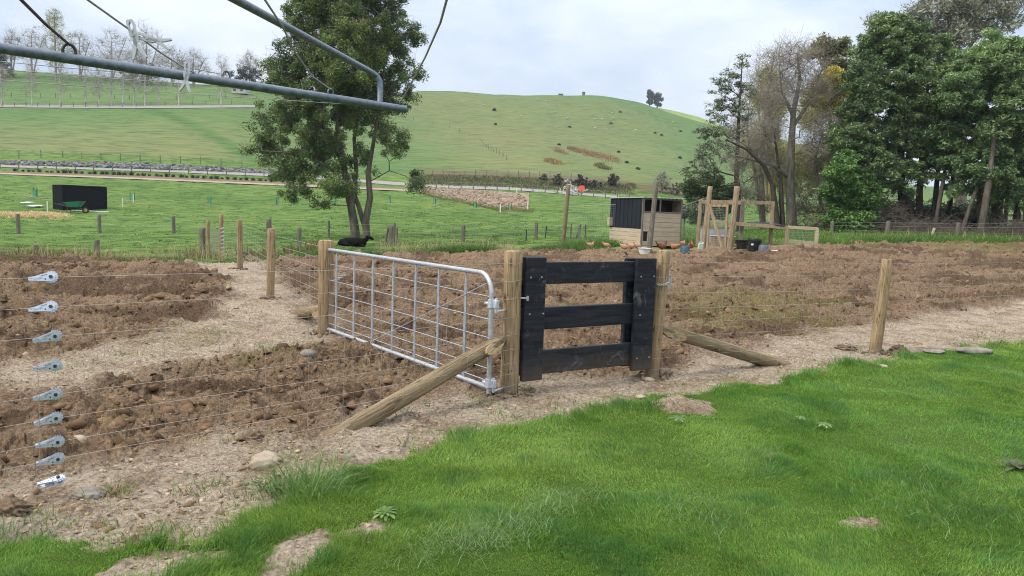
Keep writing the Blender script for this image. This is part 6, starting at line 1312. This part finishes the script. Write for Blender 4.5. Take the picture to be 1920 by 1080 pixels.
for px_, py_, rz, pose, mat, lab, sc_ in HL:
    p = G(px_, py_)
    if (pose, mat) not in hp:
        o = thing('hen', lab, 'hen', p, rz, 'hens around the hen house'); hen_parts(o, pose, mat); hp[(pose, mat)] = o
    else: o = copy_tree(hp[(pose, mat)]); o.location = p; o['label'] = lab
    o.rotation_euler = (0, 0, rz); o.scale = (sc_ * .86,) * 3

# ------------------------------------------------------------------ cow lying by the tree
p = G(664, 466); cow = thing('cow', 'black cow lying in long grass at the foot of the big tree', 'cow', p, 0.10)
cs_ = 62 / F * p.y / 2.35; mb = MB()
mb.tube([(-1.12, 0, .30), (-.95, 0, .42), (-.6, 0, .46), (-.1, 0, .46), (.35, 0, .50), (.62, 0, .52), (.80, 0, .58)], [.10, .26, .36, .40, .38, .31, .20], 16, squash=1.1)
mb.tube([(.55, 0, .56), (.78, 0, .74), (.92, 0, .92)], [.28, .21, .16], 12); mb.tube([(.84, 0, .98), (1.0, 0, .96), (1.18, 0, .86), (1.32, 0, .78), (1.38, 0, .76)], [.13, .155, .115, .095, .07], 12)
for s in (-1, 1):
    mb.tube([(.86, s * .10, 1.03), (.82, s * .24, 1.03), (.80, s * .33, .98)], [.05, .06, .02], 8)
    mb.tube([(.50, s * .25, .32), (.80, s * .30, .14), (.45, s * .32, .07)], [.15, .09, .06], 8); mb.tube([(-.75, s * .28, .36), (-.35, s * .46, .24), (-.75, s * .52, .09), (-.4, s * .5, .06)], [.24, .15, .08, .06], 8)
mb.tube([(-1.1, .0, .42), (-1.25, .06, .2), (-1.15, .2, .05)], [.04, .03, .04], 6)
remeshed('body', mb, .035, M['cow'], cow, 3); cow.scale = (cs_, cs_, cs_ * .88)
mb = MB()
for s in (-1, 1): mb.lathe([(.005, 0), (.02, .006), (.022, .016), (.008, .026)], 8, (1.02, s * .135, .99))
mb.build('eyes', M['darkvoid'], cow); mb = MB(); mb.box((.80, -.36, .95), (.02, .008, .08)); mb.build('ear_tag', M['yellow'], cow)

# ------------------------------------------------------------------ paddock things
TG = 'young trees in green guards'
TL = ['green sapling guard farthest left, with dark stakes and mulch ring', 'green sapling guard just right of the black box', 'green sapling guard left of the big tree with a mulch ring', 'green sapling guard second left of the big tree trunk', 'green sapling guard glimpsed just left of the forked trunk', 'green sapling guard right of the big tree trunk', 'green sapling guard below the left end of the mulched bed', 'green sapling guard below the middle of the mulched bed', 'green sapling guard below the right end of the mulched bed']
g0 = None
for i, (px_, py_) in enumerate(((66, 370), (248, 377), (393, 383), (520, 385), (629, 383), (731, 382), (815, 383), (891, 391), (956, 395))):
    p = G(px_, py_)
    if g0 is None:
        g0 = thing('tree_guard', TL[0], 'tree guard', p, 0, TG); mb = MB(); mb.lathe([(.12, -.02), (.13, .05), (.125, .6), (.135, .62)], 8, capt=False); mb.build('sleeve', M['guard'], g0)
        for s in (-1, 1): mb = MB(); mb.box((s * .17, .02, .42), (.05, .04, .95)); mb.build('stake', M['darkstake'], g0)
        mb = MB(); mb.tube([(0, 0, 0), (.02, 0, .6), (0, .02, .95)], .015, 5); mb.build('stem', M['twig'], g0); mb = MB(); mb.lathe([(1.0, -.12), (.95, .02), (.4, .05), (.05, .055)], 20); mb.build('mulch_ring', M['mulch'], g0)
        o = g0
    else: o = copy_tree(g0); o.location = p; o['label'] = TL[i]
    sc_ = 1.1 if i < 2 else .9; o.scale = (sc_,) * 3; o.rotation_euler = (0, 0, .4 * i)
# black box
bc = G(118, 395); bx = thing('black_shed', 'plain black clad box shed standing on blocks in the paddock', 'shed', bc, R(50)); hb = 46 / F * bc.y; Lb = 76 / F * bc.y / math.cos(R(14.4)); Db = 2.3
MB().box((Lb / 2, Db / 2, hb / 2 + .05), (Lb, Db, hb), None, .02).build('wall_panels', M['boxblack'], bx)
mb = MB()
for k in (0.008, .72): mb.box((Lb * k, -.012, hb / 2 + .05), (.05, .02, hb - .1), None, .004)
mb.build('seam_battens', M['boxblack'], bx)
MB().box((Lb / 2, Db / 2, hb + .08), (Lb + .08, Db + .08, .04), None, .01).build('roof_sheet', M['boxblack'], bx)
mb = MB()
for k in range(5): mb.box((Lb * (.04 + .92 * k / 4.0), .4, -.02), (.4, 1.0, .12))
mb.build('support_blocks', M['oldpost'], bx)
for px_, py_, rz, lab in ((153, 396, .5, 'pale plank lying beside the wheelbarrow under the black shed'), (173, 397, .4, 'pale plank poking from under the black shed centre'), (194, 398, .1, 'grey board end at the right foot of the black shed')):
    p = G(px_, py_); o = MB().box((0, 0, .06), (1.1, .28, .05), None, .008).build('plank', M['whitesheet'], None); o.location = p + Vector((0, -.3, 0)); o.rotation_euler = (0, 0, rz); tag(o, lab, 'plank')
p = G(140, 399); wb = thing('wheelbarrow', 'green wheelbarrow parked in front of the black shed', 'wheelbarrow', p, .15); sc_ = 1.35
mb = MB(); top = [(-.55, -.32), (.45, -.30), (.62, -.12), (.62, .12), (.45, .30), (-.55, .32)]; bot = [(-.25, -.2), (.25, -.2), (.32, -.08), (.32, .08), (.25, .2), (-.25, .2)]
mb.add([(x, y, .62 + .10 * (x > .4)) for x, y in top] + [(x, y, .34) for x, y in bot], [(i, (i + 1) % 6, (i + 1) % 6 + 6, i + 6) for i in range(6)] + [tuple(range(6, 12))]); mb.build('tray', M['barrow'], wb)
mb = MB()
for s in (-1, 1): mb.tube([(-1.0, s * .28, .52), (-.3, s * .22, .36), (.3, s * .1, .28), (.62, s * .06, .18)], .02, 6); mb.tube([(-.3, s * .22, .36), (-.35, s * .24, .0)], .02, 6)
mb.build('frame', M['rust'], wb); mb = MB(); pts = [(.62 + .15 * math.cos(a), 0, .18 + .15 * math.sin(a)) for a in np.linspace(0, 2 * math.pi, 17)]; mb.tube(pts, .045, 8, cap=False); wl_ = mb.build('wheel', M['tyre'], wb, smooth=True); mb = MB(); mb.tube([(.62, -.03, .18), (.62, .03, .18)], .10, 12); mb.build('rim', M['yellow'], wl_); wb.scale = (sc_,) * 3
for px_, py_, lab in ((89, 397, 'thin white marker stake left of the black shed'), (230, 389, 'thin white marker stake right of the black shed'), (250, 380, 'short white stake beside the guard right of the shed')):
    p = G(px_, py_); o = MB().box((0, 0, .35), (.07, .05, 1.0), None, .01).build('marker_stake', M['white'], None); o.location = p; tag(o, lab, 'stake', 'white marker stakes by the shed')
for (a, b_, lab) in (((40, 378), (60, 383), 'pale flat sheet lying in grass at far left, upper of two'), ((56, 385), (75, 389), 'pale flat sheet lying in grass at far left, lower of two')):
    p = G((a[0] + b_[0]) / 2, (a[1] + b_[1]) / 2 + 1); o = MB().box((0, 0, .10), (1.25, .8, .03), None, .005).build('roof_sheet', M['whitesheet'], None); o.location = p; o.rotation_euler = (R(7), 0, -.5); tag(o, lab, 'sheet')
# straw
n = 2200; sx, sy = [], []
for _ in range(n):
    q = rnd.random(); p = G(5 + 118 * q + rnd.gauss(0, 4), 403 + rnd.gauss(0, 2.0) + (3 if q > .8 else 0)); sx.append(p.x); sy.append(p.y)
tuft_field(np.array(sx), np.array(sy), np.full(n, .18), 4, np.full(n, .2), lambda N, nb: cols((.50, .38, .20), (.68, .52, .30), N, nb, .15), 'straw_litter', 'strewn golden straw in front of the black shed', 'straw', 'drystalk', 1.0, 1.1)
# old paddock fence posts
PF = thing('paddock_fence', 'old weathered post and wire fence crossing the paddock behind the field', 'fence', G(185, 437)); 
def fpost(px, py, top, r, mat, par, lean=0.0, nm='post'):
    p = G(px, py); hh = max(.3, (py - top) / F * p.y); o = pole_mesh(r, hh, .4, seed=int(px), n=10).build(nm, M[mat], par, smooth=True); o.location = p - par.location; o.rotation_euler = (0, lean, 0); return p, hh
pl = []
for px_, py_, top, r_ in ((35, 439, 401, .11), (187, 437, 402, .10), (326, 439, 405, .10), (616, 446, 414, .06), (868, 455, 422, .10), (1005, 447, 417, .09), (1085, 447, 421, .08)): pl.append(fpost(px_, py_, top, r_, 'oldpost', PF, rnd.uniform(-.02, .03)))
mb = MB()
for f_ in (.85, .45):
    wire_path(mb, [q + zh * h_ * f_ for q, h_ in pl], .006, 3)
mb.build('wire', M['linewire'], PF, PF.location)
DF = thing('ditch_fence', 'short dark broken posts along the ditch edge', 'fence', G(183, 488))
for px_, py_, top, r_, ln in ((184, 488, 449, .09, -.05), (504, 462, 410, .11, .0), (561, 466, 427, .08, .0), (721, 459, 424, .05, .2), (733, 460, 424, .10, 0), (739, 459, 418, .05, 0), (745, 457, 426, .04, -.05), (66, 486, 458, .08, .1)): fpost(px_, py_, top, r_, 'oldpost', DF, ln)
p_ = G(960, 460)
for px_, py_, top, r_, ln in ((986, 452, 430, .03, .02), (1022, 447, 423, .03, .08), (1070, 447, 420, .03, .0), (1081, 447, 420, .05, .25), (1097, 447, 421, .03, .0)): fpost(px_, py_, top, r_, 'darkstake', DF, ln, 'stake')
RF = thing('wood_fence', 'low weathered post and wire fence in front of the right-hand wood', 'fence', gbase(1658, 35)); pl = []
for px_, dd, hpx, r_, ln in ((1553, 36, 27, .09, 0), (1656, 35, 31, .10, .06), (1787, 35, 32, .10, .02), (1915, 35, 38, .11, .02), (1985, 35.5, 36, .1, 0)):
    b_ = gbase(px_, dd); hh = hpx / F * dd; o = pole_mesh(r_, hh, .4, seed=px_, n=10).build('post', M['oldpost'], RF, smooth=True); o.location = b_ - RF.location; o.rotation_euler = (0, ln, 0); pl.append((b_, hh))
b_ = gbase(1738, 34.6); o = pole_mesh(.06, .55, .3, seed=5, n=8).build('short_stake', M['coopgrey'], RF, smooth=True); o.location = b_ - RF.location; o.rotation_euler = (0, .25, 0)
mb = MB()
for f_ in (.92, .7, .4): wire_path(mb, [q + zh * h_ * f_ for q, h_ in pl], .005, 3)
mb.build('wire', M['linewire'], RF, RF.location)
BF = thing('rail_fence', 'grey timber rail fence glimpsed behind the right-hand trunks', 'fence', gbase(1880, 45))
for px_ in (1800, 1845, 1890, 1935): b_ = gbase(px_, 45); o = MB().box((0, 0, .5), (.14, .12, 1.3), None, .01).build('post', M['oldpost'], BF); o.location = b_ - BF.location
for zz in (.4, .75, 1.1):
    a = gbase(1795, 45.1) - BF.location; b_ = gbase(1940, 45.1) - BF.location; d_ = b_ - a; o = MB().box((0, 0, 0), (d_.length, .04, .14), None, .005).build('rail', M['oldpost'], BF); o.location = (a + b_) / 2 + zh * zz; o.rotation_euler = (0, 0, math.atan2(d_.y, d_.x))
# ----- roadside
def fence_line(name, label, pts, n, hgt, r, wires=(.9, .5), mat='oldpost', seed=0):
    pts = [G(*q) for q in pts]; cum = [0]
    for a, b_ in zip(pts[:-1], pts[1:]): cum.append(cum[-1] + (b_ - a).length)
    root = thing(name, label, 'fence', pts[0]); po = []; me0 = None; rr = random.Random(seed)
    for k in range(n):
        s_ = cum[-1] * k / (n - 1); i = min(len(pts) - 2, max(j for j in range(len(cum)) if cum[j] <= s_ + 1e-6)); q = (s_ - cum[i]) / (cum[i + 1] - cum[i]); p = pts[i].lerp(pts[i + 1], q); p.z = gz(p.x, p.y); po.append(p)
        if me0 is None: o = pole_mesh(r, hgt, .4, seed=seed, n=8).build('post', M[mat], root); me0 = o.data
        else: o = bpy.data.objects.new('post', me0); C.objects.link(o); o.parent = root
        o.location = p - root.location; o.scale = (1, 1, rr.uniform(.85, 1.12)); o.rotation_euler = (rr.gauss(0, .03), rr.gauss(0, .03), 0)
    mb = MB()
    for f_ in wires: wire_path(mb, [q + zh * hgt * f_ for q in po], .012, 3)
    mb.build('wire', M['linewire'], root, root.location); return root
fence_line('roadside_fence', 'post and wire fence on the near side of the road left of the big tree', [(-120, 308), (0, 316), (250, 324), (530, 335)], 20, 1.15, .07)
fence_line('hill_fence', 'post and wire fence along the top of the stone bank', [(-120, 293), (0, 297), (110, 295.5), (250, 303), (400, 309), (530, 315)], 18, 1.1, .07, seed=2)
fence_line('roadside_fence', 'post and wire fence between mulched bed and road', [(795, 353), (960, 358), (1100, 369), (1180, 376)], 18, 1.15, .07, seed=3)
fence_line('hill_fence', 'thin fence along the foot of the big hill above the dark bank', [(790, 331), (900, 332), (1000, 334), (1090, 338)], 16, 1.1, .06, seed=4)
fence_line('terrace_fence', 'fence along the lower side of the terrace road', [(-60, 197), (0, 199), (240, 202), (480, 200)], 24, 1.1, .08, seed=5)
fence_line('terrace_fence', 'fence on the grass slope above the terrace road', [(-60, 176), (0, 180), (140, 184), (300, 189), (480, 186)], 20, 1.1, .08, seed=6)
fence_line('slope_fence', 'faint fence climbing the big hill left of the ridge', [(775, 225), (840, 238), (900, 262), (950, 300)], 16, 1.1, .07, (.9,), seed=7)
# stone bank
n = 1700; sx, sy = [], []
for _ in range(n):
    q = rnd.random(); px_ = -120 + 655 * q; yt = np.interp(px_, [-120, 0, 250, 400, 535], [296, 302, 307, 314, 321]); ybt = np.interp(px_, [-120, 0, 250, 400, 535], [303, 308, 316, 322, 327]); p = G(px_, yt + (ybt - yt) * rnd.random()); sx.append(p.x); sy.append(p.y)
sx, sy = np.array(sx), np.array(sy); tone = rng.random((n, 1)); lumps(sx, sy, H(sx, sy) + .05, rng.uniform(.14, .42, n), np.array([.06, .06, .065]) * (1 - tone) + np.array([.21, .208, .205]) * tone, 8, 'stone_bank', M['rock'], 'bank of broken grey rocks beside the road', 'rocks')
n = 160; sx, sy = [], []
for _ in range(n): p = G(rnd.gauss(1078, 9), rnd.gauss(353, 6)); sx.append(p.x); sy.append(p.y)
sx, sy = np.array(sx), np.array(sy); lumps(sx, sy, H(sx, sy) + .1, rng.uniform(.12, .36, n), np.array([.34, .34, .33]) * rng.uniform(.5, 1.2, (n, 1)), 9, 'rubble', M['rock'], 'spill of pale rubble on the roadside bank', 'rubble')
# little shrubs along the gravel track
s0 = None
for i in range(46):
    px_ = 30 + i * 11.4 + rnd.uniform(-2, 2); p = G(px_, np.interp(px_, [0, 250, 560], [321, 329.5, 343]))
    if s0 is None:
        N = 60; s0 = tag(blades(rng.normal(0, .12, N), rng.normal(0, .12, N), np.zeros(N), rng.uniform(.4, .9, N), np.full(N, .09), np.clip(rng.normal(.6, .3, N), .1, 1.1), rng.uniform(0, 6.28, N), np.array([.045, .05, .025]) * rng.uniform(.6, 1.6, (N, 1)), 'small_shrub', M['leaf'], 'small dark shrub in the planted row beside the gravel track', 'shrub', None), None, None, 'shrubs planted along the track'); o = s0
    else: o = s0.copy(); C.objects.link(o)
    o.location = p; o.rotation_euler = (0, 0, i); o.scale = (rnd.uniform(.6, 1.1),) * 3
# sign, marker posts
p = G(1090, 364); o = thing('road_sign', 'bright orange round roadwork sign on the bank beside the road', 'sign', p, .1); mb = MB(); mb.tube([(0, -.02, .85), (0, .02, .85)], .48, 20); mb.build('board', M['orange'], o); mb = MB(); mb.tube([(-.25, .05, -.3), (-.12, .04, .7)], .035, 6); mb.tube([(.25, .05, -.3), (.12, .04, .7)], .035, 6); mb.build('stand', M['rust'], o)
p = G(1093, 365.5); 
for px_, py_, lab, h_ in ((969, 363, 'white marker post at the corner of the mulched bed', .85), (989, 396, 'thin pale stake at the lower right corner of the mulched bed', 1.1), (938, 398, 'thin pale stake below the mulched bed', .8), (1050, 362, 'small pale marker left of the orange sign', .7)):
    p = G(px_, py_); o = MB().box((0, 0, h_ / 2 - .1), (.12 if h_ < 1 else .06, .08, h_ + .2), None, .02).build('marker_post', M['white'], None); o.location = p; tag(o, lab, 'marker post')
# bank scrub and bushes
def bush(name, label, cat, px, py, wpx, hpx, cmix, seed, group=None, nl=60, leaf=.14, twigs=3, bark='darkbark'):
    b_ = G(px, py); d_ = b_.y; w_ = wpx / F * d_; h_ = hpx / F * d_; lb = [(tuple(b_ + Vector((w_ * a, 0, h_ * q))), (w_ * .3, w_ * .3, h_ * .3), 9) for a, q in ((-.25, .4), (0, .62), (.25, .42), (.05, .3))]
    return tree(name, label, cat, b_, [[(b_ - zh * .3, .10), (b_ + zh * h_ * .45, .05)]], lb, .28 * max(.5, h_ / 3), nl, leaf, .8, cmix, seed, bark, group, .2, .3, 1, .5, .02, 2.3, .2, twigs, 'twig', .7, .02)
DKB = ((.035, .035, .022), (.10, .085, .045)); BG = 'bushes on the roadside bank'
bush('bank_bush', 'dark brown bush on the bank above the rubble', 'bush', 1086, 352, 34, 28, DKB, 201, BG); bush('bank_bush', 'dark bush on the bank left of the grey bush', 'bush', 1148, 350, 22, 28, DKB, 202, BG); bush('bank_bush', 'low dark brown bush between the two dark bank bushes', 'bush', 1115, 352, 30, 16, DKB, 203, BG)
bush('grey_bush', 'grey leafless rounded bush below the hill left of the wood', 'bush', 1240, 362, 32, 42, ((.10, .10, .085), (.18, .17, .14)), 204, BG, 26, .10, 9, 'twig'); bush('brown_bush', 'rusty brown bush right of the grey bush', 'bush', 1268, 366, 40, 28, ((.12, .085, .05), (.20, .15, .09)), 205, BG, 40)
bush('bank_bush', 'small olive bush on the bank left of the dark ones', 'bush', 1045, 347, 20, 24, ((.06, .065, .035), (.13, .13, .06)), 206, BG); bush('bank_bush', 'small green bush at the top of the long bank', 'bush', 1020, 338, 14, 12, ((.05, .07, .03), (.10, .13, .05)), 207, BG)
n = 2600; sx, sy = [], []
for _ in range(n): px_ = rnd.uniform(770, 1190); p = G(px_, np.interp(px_, [770, 950, 1190], [338, 342, 356]) + rnd.uniform(-11, 10)); sx.append(p.x); sy.append(p.y)
tuft_field(np.array(sx), np.array(sy), rng.uniform(.15, .5, n), 7, np.full(n, .25), lambda N, nb: cols((.085, .085, .045), (.21, .20, .10), N, nb), 'bank_scrub', 'dull brown scrub and dry grass covering the roadside bank', 'scrub', 'drystalk', .9, .7)
n = 2600; sx, sy = [], []
for _ in range(n): px_ = rnd.uniform(782, 990); p = G(px_, rnd.uniform(np.interp(px_, [790, 870, 930, 976, 992], [352, 356, 360, 364, 388]), np.interp(px_, [790, 830, 870, 930, 992], [363, 373, 381, 393.5, 397]))); sx.append(p.x); sy.append(p.y)
sx, sy = np.array(sx), np.array(sy); lumps(sx, sy, H(sx, sy) + .10, rng.uniform(.05, .20, n), np.array([.27, .205, .15]) * rng.uniform(.45, 1.25, (n, 1)), 15, 'mulch_chunks', M['clod'], 'coarse brown chunks covering the mulched bed', 'mulch')
px2 = np.concatenate([rng.uniform(785, 995, 420)]); pts_ = [G(a, np.interp(a, [790, 830, 870, 930, 995], [362, 372, 380, 392.5, 396]) + rng.normal(0, 1.3)) for a in px2]; tuft_field(np.array([q.x for q in pts_]), np.array([q.y for q in pts_]), rng.uniform(.2, .5, 420), 8, np.full(420, .3), lambda N, nb: cols((.12, .17, .05), (.25, .24, .10), N, nb), 'bed_edge_grass', 'rough grass along the lower edge of the mulched bed', 'grass', wscale=.9)
# rushes on the hill
def rushes(label, pts, n, seed, ca=(.20, .125, .06), cb=(.34, .23, .12)):
    sx, sy = [], []
    for _ in range(n):
        q = rnd.random() * (len(pts) - 1); i = min(int(q), len(pts) - 2); f_ = q - i; p = G(pts[i][0] * (1 - f_) + pts[i + 1][0] * f_ + rnd.gauss(0, 3), pts[i][1] * (1 - f_) + pts[i + 1][1] * f_ + rnd.gauss(0, 1) * pts[i][2]); sx.append(p.x); sy.append(p.y)
    tuft_field(np.array(sx), np.array(sy), rng.uniform(.35, .8, n), 6, np.full(n, .35), lambda N, nb: cols(ca, cb, N, nb, .15), 'rush_patch', label, 'rushes', 'drystalk', .8, .6)
rushes('long patch of russet rushes slanting across the big hill', [(1068, 278, 1.5), (1090, 285, 2.5), (1120, 292, 3), (1160, 302, 2)], 480, 1); rushes('small russet rush patch left of the long one', [(1040, 280, 1.5), (1058, 288, 1.5)], 70, 2); rushes('russet rush patch nearest the bank', [(1025, 300, 2), (1050, 308, 2)], 110, 3)
rushes('olive rush patch below the long russet one', [(1120, 310, 1.2), (1138, 318, 1.2)], 90, 4, (.09, .10, .04), (.17, .16, .07))
HB = [(927, 208, 9, 10, 'lone dark bush high on the left shoulder of the big hill'), (929, 234, 5, 5, 'tiny bush below the lone dark bush'), (1068, 239, 6, 4, 'small dark bush in the middle of the hill face'), (1163, 211, 6, 4, 'small bush near the ridge below the skyline pair'), (1228, 250, 6, 4, 'small dark bush on the right of the hill, left of three'), (1240, 254, 7, 4, 'small dark bush on the right of the hill, centre of three'), (1276, 247, 5, 4, 'small dark bush on the right of the hill, right of three'), (1048, 272, 6, 4, 'small bush above the left rush patch'), (1160, 286, 6, 5, 'small bush above the right end of the rushes'), (1175, 306, 5, 5, 'tiny bush at the right end of the rushes'), (1196, 318, 7, 5, 'small bush low on the hill right of the rushes'), (1275, 297, 9, 6, 'small bush on the hill beside the slender tree'), (1145, 232, 10, 3, 'low dark scrub strip below the ridge')]
for i, (px_, py_, w_, h_, lab) in enumerate(HB): bush('hill_bush', lab, 'bush', px_, py_, w_ * .6, h_ * .5, ((.08, .12, .06), (.12, .16, .085)), 230 + i, 'bushes on the big hill', 24, .3, 0)
# ridge things: pair of trees, hut, cattle shelter
for px_, py_, top, wpx, lab, sd_ in ((1201, 204, 176, 13, 'left tall tree of the pair on the far ridge', 261), (1215, 207, 183, 17, 'right broader tree of the pair on the far ridge', 262)):
    b_ = gbase(px_, 488); h_ = (py_ - top) / F * 488 + 1; w_ = wpx / F * 488; tree('ridge_tree', lab, 'tree', b_, [[(b_ - zh, .5), (b_ + zh * h_ * .9, .15)]], [(tuple(b_ + Vector((w_ * a, 0, h_ * q))), (w_ * .36, w_ * .36, h_ * .17), 16) for a, q in ((0, .85), (-.15, .62), (.2, .6), (0, .42), (.1, .25))], 1.0, 50, .45, .8, ((.06, .075, .06), (.12, .13, .10)), sd_, 'darkbark', 'pair of trees on the far ridge', .25)
for px_, wpx, lab in ((1037, 8, 'tiny dark flat roofed hut on the hill ridge'), (1079, 5, 'tiny dark trough shelter on the ridge right of the hut')):
    b_ = gbase(px_, 362); w_ = wpx / F * 362; o = thing('ridge_hut', lab, 'hut', b_); MB().box((0, 0, .7), (w_, 2, 1.4), None, .05).build('walls', M['oldpost'], o); MB().box((0, 0, 1.47), (w_ * 1.15, 2.4, .15), None, .03).build('roof', M['roofdark'], o)
# sheep
s0 = None
for i, (px_, py_) in enumerate(((908, 199), (978, 219), (1008, 187), (1024, 191), (1060, 195), (1040, 213), (1064, 224), (1115, 225), (1128, 225), (1115, 242), (1147, 214), (1176, 234), (1192, 246), (1150, 224), (1216, 217), (1262, 231))):
    p = G(px_, py_)
    if s0 is None:
        s0 = thing('sheep', 'tiny white sheep grazing on the big hill', 'sheep', p, 0, 'sheep scattered over the hill'); mb = MB(); mb.tube([(-.55, 0, .62), (-.4, 0, .66), (0, 0, .68), (.4, 0, .68), (.55, 0, .7), (.72, 0, .62), (.86, 0, .45)], [.12, .27, .31, .29, .2, .13, .08], 10)
        for a in (-.32, .34):
            for s in (-1, 1): mb.tube([(a, s * .14, .5), (a, s * .14, 0)], [.09, .05], 6)
        remeshed('body', mb, .05, M['sheep'], s0); o = s0
    else: o = copy_tree(s0); o.location = p
    o.rotation_euler = (0, 0, rnd.uniform(0, 6.28)); o.scale = (.7,) * 3
# house on the left skyline
b_ = G(452, 176); b_.z = gz(b_.x, b_.y); ho = thing('house', 'small pale house with dark roof on the left skyline behind the steel bar', 'house', b_, -.1); ho.scale = (.6,) * 3; MB().box((0, 0, 1.2), (7, 5, 2.8), None, .03).build('walls', M['housewall'], ho)
mb = MB(); mb.add([(-3.9, -3, 2.55), (3.9, -3, 2.55), (3.9, 3, 2.55), (-3.9, 3, 2.55), (-2.6, 0, 4.2), (2.6, 0, 4.2)], [(0, 1, 5, 4), (1, 2, 5), (2, 3, 4, 5), (3, 0, 4), (3, 2, 1, 0)]); rf = mb.build('roof', M['roofdark'], ho)
for x in (-2, 1.4): MB().box((x, -2.51, 1.4), (1.3, .06, 1.1), None, .01).build('window', M['glass'], ho)

# ------------------------------------------------------------------ air
hz = MB().box((0, 440, 45), (1900, 960, 100)).build('haze', bpy.data.materials.new('haze_air')); hm = hz.data.materials[0]; hm.use_nodes = True; hn = hm.node_tree; hn.nodes.clear()
ho_ = hn.nodes.new('ShaderNodeOutputMaterial'); pv = hn.nodes.new('ShaderNodeVolumePrincipled'); pv.inputs['Color'].default_value = (.80, .88, 1.0, 1); pv.inputs['Density'].default_value = .00025; pv.inputs['Anisotropy'].default_value = 0.2
hn.links.new(pv.outputs[0], ho_.inputs['Volume']); tag(hz, 'thin pale haze over the valley', 'haze', None, 'stuff')
